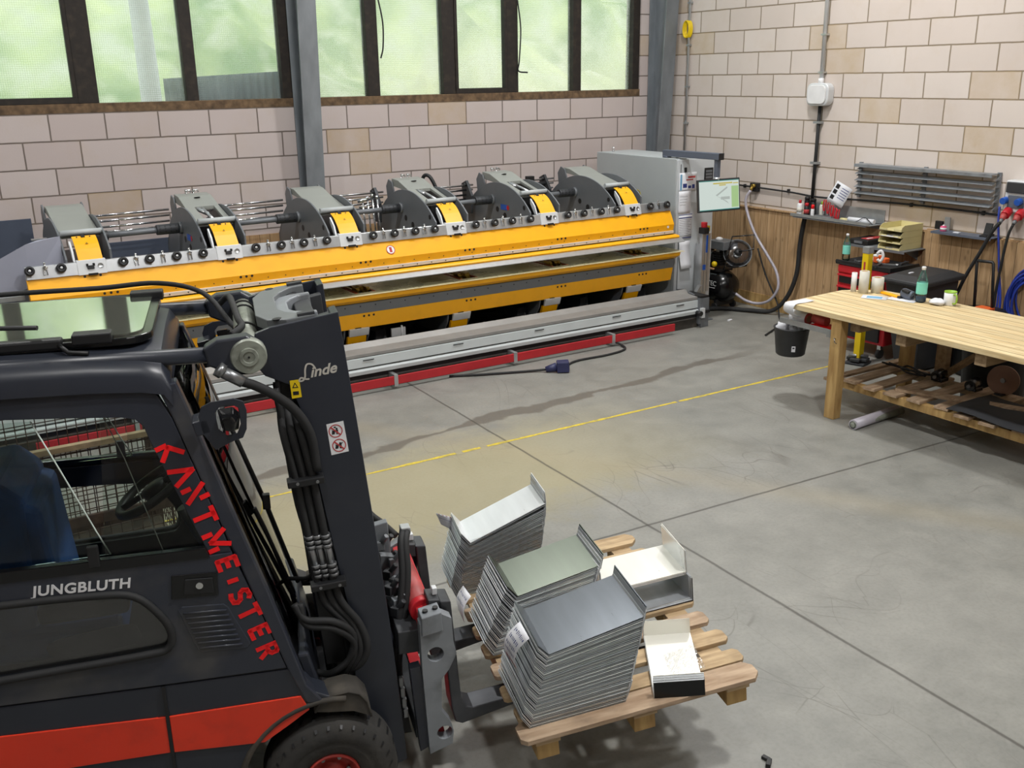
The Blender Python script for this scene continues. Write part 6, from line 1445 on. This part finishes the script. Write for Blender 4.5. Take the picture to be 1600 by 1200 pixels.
    # seat, wheel, levers, dash
    st = B().box((-1.30, -.24, .78), (-.84, .24, .92)).build('seat', 'blue_seat', r, bevel=.04, seg=3)
    B().sy([(-1.12, .85), (-1.32, .85), (-1.30, 1.46), (-1.18, 1.48), (-1.10, 1.40)], -.22, .22).build('seat_back', 'blue_seat', st, bevel=.03, seg=3)
    B().sy([(-1.14, .85), (-1.02, .85), (-1.06, 1.36), (-1.16, 1.40)], -.20, .20).build('back_cushion', 'blue_seat', st, bevel=.02)
    B().box((-1.1, -.34, .98), (-.80, -.26, 1.05)).build('armrest', 'black', st, bevel=.02, seg=3)
    for k in range(3):
        B().cyl((-.84+.05*k, -.30+.02*k, 1.05), (-.83+.05*k, -.30+.02*k, 1.12), .006, n=6).ball((-.83+.05*k, -.30+.02*k, 1.135), .024, n=10).build('lever_knob', 'black', st)
    c = (-.70, .0, 1.31); T = FK @ frame(c, (.86, 0, .50), (-.5, 0, .86))
    wh = MB(T).tube([(.15*math.cos(a*PI/16), .15*math.sin(a*PI/16), 0) for a in range(32)], .017, 10, closed=True).build('steering_wheel', 'black', r)
    MB(T).lathe([(.05, -.02), (.05, .01), (.0001, .015)], None, 14).cyl((-.15, 0, 0), (.15, 0, 0), .012, n=8).build('wheel_spokes', 'black', wh)
    B().cyl((-.60, .0, 1.22), (-.42, .0, .78), .03, n=10).build('steering_column', 'black', wh)
    B().sy([(-.50, .6), (-.28, .6), (-.40, 1.02), (-.52, 1.05)], -.38, .38).build('dashboard', 'black', r, bevel=.02)
    B().box((-1.7, -.40, .58), (-.5, .40, .62)).build('cab_floor', 'black', r)
    B().sy([(-1.60, .8), (-1.75, .8), (-1.8, 1.3), (-1.7, 1.3)], -.42, .42).build('rear_shelf', 'black', r)
    # carriage and side-shift attachment
    cas = [(.226, .761), (.30, .80), (.353, .766), (.357, .665), (.368, .606), (.335, .539), (.304, .501), (.299, .353), (.336, .290), (.345, .25), (.338, .191), (.244, .160), (.229, .546)]
    h1 = arc((.284, .617), .033, 0, 360, 16)[:-1]; h2 = arc((.308, .250), .032, 0, 360, 16)[:-1]
    cs = holed(cas, [h1, h2], lambda s, z: (s, -.365, z), (0, .05, 0)).build('carriage_casting', 'truck_steel', r, bevel=.004)
    holed(cas, [h1, h2], lambda s, z: (s, .365, z), (0, -.05, 0)).build('carriage_casting', 'truck_steel', r, bevel=.004)
    B().sy([(.233, .79), (.312, .805), (.316, .722), (.232, .708)], -.375, -.29).build('cylinder_block', 'truck_steel', cs, bevel=.004)
    for q in ((.255, .803), (.295, .811)): B().cyl((q[0], -.335, q[1]-.01), (q[0], -.335, q[1]), .011, n=10).build('block_bolt', 'black', cs)
    both(lambda m: m.sy([(.182, .557), (.226, .563), (.262, .19), (.209, .165)], -.345, -.30), 'carriage_channel', 'truck2', bevel=.003)
    B().box((.15, -.30, .60), (.25, .30, .70)).build('carriage_bar', 'machine_dark', r, bevel=.004)
    B().box((.20, -.30, .20), (.27, .30, .29)).build('carriage_bar', 'machine_dark', r, bevel=.004)
    B().sy([(.27, .16), (.33, .16), (.30, .30), (.25, .30)], -.31, .31).sy([(.235, .66), (.30, .66), (.295, .78), (.235, .76)], -.31, .31).build('fork_bar', 'red_strip', r, bevel=.003)
    cy = B().cyl((.245, .12, .765), (.262, -.20, .745), .044, n=20).build('side_shift_cylinder', 'red_cyl', r)
    B().cyl((.262, -.20, .745), (.264, -.235, .743), .052, n=20).build('cylinder_gland', 'red', cy, bevel=.004)
    B().cyl((.264, -.235, .743), (.266, -.29, .742), .014, n=12).build('piston_rod', 'chrome', cy)
    B().cyl((.235, .08, .79), (.215, .08, .84), .02, n=10).build('hose_port', 'red_cyl', cy)
    for k in range(2):
        B().tube(spline([(.235+.018*k, -.02, 1.00), (.215+.018*k, -.08, .97), (.205+.02*k, -.14, .86), (.175+.02*k, -.19, .70), (.145+.015*k, -.21, .52), (.150+.01*k, -.22, .40), (.165, -.22, .30)], 6), .015, 8).build('carriage_hose', 'rubber', r)
    B().cbox((.245, -.01, 1.00), (.04, .05, .03)).build('hose_head', 'alu', r, bevel=.004)
    B().tube(spline([(.08, .28, 1.10), (.13, .25, .98), (.18, .20, .94), (.23, .14, .90)], 5), .015, 8).build('carriage_hose', 'rubber', r)
    B().sy([(.13, .78), (.20, .79), (.19, .99), (.13, .98)], .10, .14).sy([(.13, .70), (.22, .70), (.22, .86), (.14, .88)], .02, .06).build('valve_bracket', 'truck_steel', r, bevel=.004)
    rnd = random.Random(9)
    for k in range(9):
        s, w, z = .15+rnd.random()*.06, .14-.04*k+rnd.uniform(-.01, .01), .88-.018*k+rnd.uniform(-.02, .03)
        B().cbox((s, w, z), (.04, .035, .04), rz=rnd.random()).cyl((s, w, z), (s+.03, w-.02, z+.05), .012, n=8).build('valve_fitting', 'truck_steel' if k % 2 else 'machine_dark', r, bevel=.003)
    for k in range(4): B().cbox((.155+.004*k, -.27, .46-.05*k), (.02, .02, .04)).build('hose_coupler', 'steel_tool', r, bevel=.003)
    B().sy([(.06, .70), (.13, .70), (.20, .15), (.12, .15)], -.19, .19).build('mast_back', 'black', r)
    # forks: vertical shanks and blades (blades follow the mast tilt)
    PT = math.tan(R(5))
    for w in (-.24, .26):
        m = B(); s0 = .322
        def shk(z): return s0-(z-.25)*-.0+(.82-z)*.062
        a = [(shk(.815), .805), (shk(.815)+.045, .800), (shk(.34)+.045, .345), (shk(.3)+.062, .302), (shk(.3)+.09, .290)]
        tip = 1.45
        a += [(tip, .290+(tip-.44)*PT), (tip+.02, .280+(tip-.44)*PT), (.70, .262+(.7-.44)*PT), (shk(.25)+.04, .222), (shk(.26)+.012, .235), (shk(.30), .30)]
        m.sy(a, w-.055, w+.055); m.build('fork', 'fork_steel', r, bevel=.006)
        B().sy([(shk(.8)-.045, .815), (shk(.8), .81), (shk(.8), .75), (shk(.8)-.045, .755)], w-.05, w+.05).build('fork_hook', 'machine_dark', r, bevel=.004)
        B().cbox((shk(.8)-.012, w, .83), (.02, .03, .03)).build('fork_lock', 'alu_white', r, bevel=.003)
mat('dark_glassy', '24262a', .15)
def dglass():
    m = bpy.data.materials.new('dark_glass'); m.use_nodes = True; nt = m.node_tree; L = nt.links
    nt.nodes.remove(nt.nodes['Principled BSDF']); o = nt.nodes['Material Output']
    t = _n(nt, 'ShaderNodeBsdfTransparent'); t.inputs[0].default_value = (.70, .71, .72, 1)
    g = _n(nt, 'ShaderNodeBsdfGlossy'); g.inputs['Roughness'].default_value = .06
    d = _n(nt, 'ShaderNodeBsdfDiffuse'); d.inputs[0].default_value = (.08, .08, .08, 1)
    a = _n(nt, 'ShaderNodeMixShader'); a.inputs[0].default_value = .07; L.new(t.outputs[0], a.inputs[1]); L.new(d.outputs[0], a.inputs[2])
    b = _n(nt, 'ShaderNodeMixShader'); b.inputs[0].default_value = .10; L.new(a.outputs[0], b.inputs[1]); L.new(g.outputs[0], b.inputs[2])
    L.new(b.outputs[0], o.inputs[0]); MATS['dark_glass'] = m
dglass()
mat('roof_glass_op', 'b4bcae', .05, .9, .02)
mat('edge_glass', 'c9d6cf', .3); mat('silver', 'c9c6bd', .4, .3); mat('crown', '707476', .45, .2, .06); mat('red_rim', 'a3342c', .5, 0, .15)
forklift()
# ---------------------------------------------------------------- pallet and the stacked metal trays on the forks
_h = Vector((math.cos(R(-16)), math.sin(R(-16)), 0)); _l = Vector((-math.sin(R(-16)), math.cos(R(-16)), 0))
_ex = (math.cos(R(5))*_h+Vector((0, 0, math.sin(R(5))))); _ez = (-math.sin(R(5))*_h+Vector((0, 0, math.cos(R(5)))))
PF = Matrix((_ex, _l, _ez)).transposed().to_4x4(); PF.translation = Vector((-7.54, -6.88, 0))+_h*.5+Vector((0, 0, .36))
def pallet():
    r = thing('pallet', 'light wooden pallet of spaced boards carried on the forklift forks', 'pallet', m=PF @ Matrix.Translation((.55, 0, -.12)))
    rnd = random.Random(7)
    bw = [(-.665, -.545, .045), (-.535, -.447, .07), (-.385, -.292, .055), (-.227, -.129, .06), (-.065, .033, .06), (.095, .190, .06), (.255, .350, .06), (.42, .515, .06), (.585, .695, .05)]
    for i, (a, b, s0) in enumerate(bw):
        s1 = 1.063+rnd.uniform(-.004, .01); c = .025+.02*(i in (0, 8))
        poly = [(s0, a+c*.5), (s0+c*.5, a), (s1-c*.7, a), (s1, a+c*.8), (s1, b-c*.8), (s1-c*.7, b), (s0+c*.5, b), (s0, b-c*.5)]
        o = MB(PF).prism(poly, 0, None, -.021).build('deck_board', 'pallet_wood2' if i in (0, 3, 6) else 'pallet_wood', r, bevel=.002)
    for s in (.15, .555, .96): MB(PF).box((s-.05, -.655, -.043), (s+.05, .69, -.0215)).build('stringer', 'pallet_wood', r, bevel=.002)
    for s in (.15, .555, .96):
        for w in (-.59, .02, .62): MB(PF).box((s-.045, w-.05, -.118), (s+.045, w+.05, -.0435)).build('block', 'timber', r, bevel=.003)
pallet()
def rot3(y, p, q): return Matrix.Rotation(R(y), 4, 'Z') @ Matrix.Rotation(-R(p), 4, 'Y') @ Matrix.Rotation(R(q), 4, 'X')
def profile(name, Lx, Wy, lt, rt, m, th=.0032):
    """one folded sheet: flat web Lx by Wy with a leaning flange at either end"""
    n = 3; mb = MB()
    pts = [(-Lx/2+lt[0], lt[1]), (-Lx/2, 0), (Lx/2, 0), (Lx/2+rt[0], rt[1])]
    def off(p, d): return [(x+dx*d, z+dz*d) for (x, z), (dx, dz) in zip(p, [(1, .2), (.6, 1), (-.6, 1), (-1, .2)])]
    up = off(pts, th); poly = pts+up[::-1]
    mb.sy(poly, -Wy/2, Wy/2)
    return mb
def stack(n, bot, top, rb, rtp, Lx, Wy, lt, rt, label, group, mats, top_label, next_label=None, seed=1, low_label=None, gap=None, low_mat=None, shrink=0.):
    rnd = random.Random(seed); protos = {}
    for i in range(n):
        t = i/(n-1); tt = t
        c = Vector(bot)*(1-tt)+Vector(top)*tt
        if gap and i >= n-gap[0]: c = c+Vector((0, 0, gap[1]))
        j = (rnd.uniform(-.003, .003), rnd.uniform(-.0015, .0015), 0)
        a = [rb[k]*(1-t)+rtp[k]*t for k in range(3)]
        M = PF @ Matrix.Translation(c+Vector(j)+Vector((0, 0, .0012))) @ rot3(a[0]+rnd.uniform(-.2, .2), a[1], a[2])
        mn = mats[-1] if i == n-1 else mats[i % (len(mats)-1)]
        if i == 0 and low_mat: mn = low_mat
        M = M @ Matrix.Diagonal((1-shrink*i, 1, 1, 1))
        if mn not in protos:
            o = profile('', Lx, Wy, lt, rt, mn).build('folded_sheet', mn); protos[mn] = o
            o.matrix_world = M; ROOT[o] = M
        else:
            o = protos[mn].copy(); COL.objects.link(o); o.matrix_world = M; ROOT[o] = M
        if i == n-1: tag(o, top_label, 'folded metal sheet', group)
        elif i == 0 and low_label: tag(o, low_label, 'folded metal sheet', group)
        else: tag(o, label, 'folded metal sheet', group)
stack(46, (.299, -.428, .0), (.404, -.432, .336), (0, 0, 0), (-1, 9.0, .4), .40, .337, (-.030, .055), (.018, .045),
      'folded galvanised sheet inside the tall front stack, under its top sheet', 'folded sheets of the tall front stack', ['zinc_dark', 'zinc', 'zinc_dark', 'zinc_bright', 'zinc_dark', 'zinc_dark2'],
      'topmost dark grey folded sheet of the tall front stack', seed=1, low_label='lowest folded sheet of the tall front stack, lying on the near pallet boards')
stack(38, (.290, .055, .0), (.431, .092, .279), (0, 0, 0), (1.5, 7.0, 5.5), .40, .27, (-.034, .070), (.020, .055),
      'folded galvanised sheet inside the middle stack, under its top sheet', 'folded sheets of the middle stack', ['zinc_dark', 'zinc', 'zinc_bright', 'zinc_dark', 'zinc_green'],
      'topmost greenish-grey folded sheet of the middle stack behind the front one', seed=2, low_label='lowest folded sheet of the middle stack')
stack(38, (.262, .580, .0), (.350, .555, .335), (0, 2, 0), (-1.5, 18.0, 1.0), .41, .235, (-.020, .070), (.018, .060),
      'folded galvanised sheet inside the far left stack, under its bright top sheet', 'folded sheets of the far left stack', ['zinc_dark', 'zinc', 'zinc_dark', 'zinc_bright'],
      'bright topmost folded sheet of the far left stack, tilted up to the right', seed=3, low_label='lowest folded sheet of the far left stack', gap=(2, .012))
stack(5, (.857, .085, .0), (.855, .09, .012), (0, 0, 0), (2, .5, 0), .415, .265, (.0, .115), (.0, .118),
      'folded sheet in the low lower pile at the far right of the pallet', 'folded sheets of the low right pile', ['zinc_dark', 'zinc', 'zinc_dark'], 'top folded sheet of the low lower pile, just under the pale trays', seed=4, low_mat='dark_reflection', shrink=.016, low_label='lowest folded sheet of the low right pile, coloured as a dark reflection')
stack(4, (.850, .128, .119), (.848, .130, .131), (-2, 1.5, 0), (-3, 2, 0), .415, .275, (.0, .115), (.0, .118),
      'pale folded tray under the uppermost one at the far right of the pallet', 'pale folded trays of the upper right pile', ['zinc_bright', 'zinc', 'zinc_pale'], 'uppermost pale folded tray with bright stripes at the far right of the pallet', seed=5)
stack(7, (.768, -.452, .0), (.768, -.450, .018), (-108, 0, 0), (-108, 0, 0), .425, .20, (-.002, .073), (.002, .073),
      'pale folded tray under the front right one on the pallet', 'pale folded trays at the front right of the pallet', ['zinc_bright', 'zinc', 'zinc_pale'], 'uppermost pale folded tray at the front right of the pallet with a black-looking near flange', seed=6, low_mat='dark_reflection', shrink=.016, low_label='lowest tray of the front right pile, its dark reflection put into the colour')
def hang(pts, label, lines, curl=.02):
    """a paper given by four corners in the pallet frame: top left, top right, bottom right, bottom left"""
    a, b, c, d = [PF @ Vector(p) for p in pts]
    nrm = (b-a).cross(d-a).normalized()
    if nrm.dot(Vector((-8.86, -10.3, 2.8))-a) < 0: nrm = -nrm
    r = thing('paper_note', label, 'paper', m=Matrix.Translation(a))
    n = 8; vs = []
    def P(u, t): return (a*(1-u)+b*u)*(1-t)+(d*(1-u)+c*u)*t+nrm*(.008+curl*math.sin(PI*t))
    for j in range(n+1):
        t = j/n; vs += [P(0, t), P(1, t)]
    MB().add(vs, [(2*j, 2*j+1, 2*j+3, 2*j+2) for j in range(n)], True).build('sheet', 'paper', r, solid=.0006)
    rnd = random.Random(len(label)); 
    for li, (mn, t0, t1) in enumerate(lines):
        m = MB(); u = .12
        while u < .85:
            du = rnd.uniform(.04, .10); ta, tb = t0+rnd.uniform(0, .3)*(t1-t0), t1-rnd.uniform(0, .3)*(t1-t0)
            if mn == 'ink_red': ta, tb, du = t0, t1, .2
            m.add([P(u, ta)+nrm*.001, P(u+du*.5, ta)+nrm*.001, P(u+du*.8, tb)+nrm*.001, P(u+du*.25, tb)+nrm*.001], [(0, 1, 2, 3)]); u += du+.03
        m.build('writing', mn, r)
hang([(.157, -.405, .352), (.158, -.531, .352), (.107, -.48, .19), (.102, -.328, .174)], 'handwritten white note hanging on the left side of the tall front stack', [('ink_blue', .1, .2), ('ink_blue', .27, .38), ('ink_blue', .45, .55), ('ink_blue', .62, .72), ('ink_red', .88, .97)], .03)
hang([(.085, .365, .113), (.092, .235, .125), (.042, .21, .010), (.043, .345, .007)], 'handwritten white note hanging at the left of the middle stack', [('ink_blue', .15, .25), ('ink_blue', .4, .5)], .02)
hang([(.047, .69, .362), (.120, .66, .335), (.126, .66, .255), (.065, .69, .295)], 'white paper flag sticking out left from the top of the far left stack', [('ink_blue', .3, .4), ('ink_red', .0, .05)], .0)
def film(name, label, P, nx, ny, amp, seed, base):
    rnd = random.Random(seed); vs = []
    a, b, c, d = [Vector(p) for p in P]; n = (b-a).cross(d-a).normalized()
    for j in range(ny+1):
        for i in range(nx+1):
            u, t = i/nx, j/ny
            vs.append(PF @ ((a*(1-u)+b*u)*(1-t)+(d*(1-u)+c*u)*t+n*rnd.uniform(-amp, amp)))
    m = MB().add(vs, [(j*(nx+1)+i, j*(nx+1)+i+1, (j+1)*(nx+1)+i+1, (j+1)*(nx+1)+i) for j in range(ny) for i in range(nx)])
    single(m, name, 'film', label, 'film', tuple(PF @ Vector(base)))
film('stretch_film', 'crinkled clear stretch film wrapped over the near side of the far left stack', [(.12, .430, .30), (.54, .440, .37), (.47, .452, .05), (.08, .455, .04)], 30, 20, .0025, 3, (.3, .44, .0))
film('stretch_film', 'crinkled clear film lying in the front right tray', [(.70, -.60, .022), (.87, -.55, .022), (.90, -.38, .024), (.75, -.40, .024)], 22, 26, .002, 4, (.8, -.5, .02))
# ---------------------------------------------------------------- mesh crate behind the forklift
def crate():
    x0, x1, y0, y1, z0, z1 = -8.98, -7.76, -5.02, -4.22, .10, .96
    r = thing('mesh_crate', 'rusty brown steel mesh crate standing on the floor behind the forklift cab', 'crate', ((x0+x1)/2, (y0+y1)/2, 0))
    for x in (x0, x1):
        for y in (y0, y1):
            MB().cbox((x, y, z1/2), (.05, .05, z1)).build('corner_post', 'rust', r, bevel=.004)
            MB().cbox((x, y, .02), (.09, .09, .04)).build('foot', 'rust', r, bevel=.006)
    for y in (y0, y1): MB().box((x0, y-.02, z1-.02), (x1, y+.02, z1+.012)).build('top_rail', 'rail_edge', r, bevel=.003)
    for x in (x0, x1): MB().box((x-.02, y0, z1-.02), (x+.02, y1, z1+.012)).build('top_rail', 'rail_edge', r, bevel=.003)
    for y in (y0, y1):
        MB().box((x0, y-.012, .50), (x1, y+.012, .56)).build('middle_rail', 'rust', r, bevel=.003)
        MB().box((x0, y-.015, .09), (x1, y+.015, .16)).build('bottom_rail', 'rust', r, bevel=.003)
        for (a, b) in ((.16, .5), (.56, .94)):
            m = MB(); x = x0+.05
            while x < x1: m.cyl((x, y, a), (x, y, b), .0032, n=5, caps=False); x += .055
            z = a+.03
            while z < b: m.cyl((x0, y+.004, z), (x1, y+.004, z), .0032, n=5, caps=False); z += .055
            o = m.build('mesh_panel', 'rust', r)
    for x in (x0, x1):
        MB().box((x-.012, y0, .50), (x+.012, y1, .56)).build('middle_rail', 'rust', r, bevel=.003)
        m = MB(); y = y0+.05
        while y < y1: m.cyl((x, y, .16), (x, y, .94), .0032, n=5, caps=False); y += .055
        z = .19
        while z < .94: m.cyl((x+.004, y0, z), (x+.004, y1, z), .0032, n=5, caps=False); z += .055
        m.build('mesh_panel', 'rust', r)
    MB().box((x0, y0, .10), (x1, y1, .13)).build('floor_plate', 'dark_wood', r)
mat('rail_edge', '9a8468', .6, .2, .25, 20)
crate()
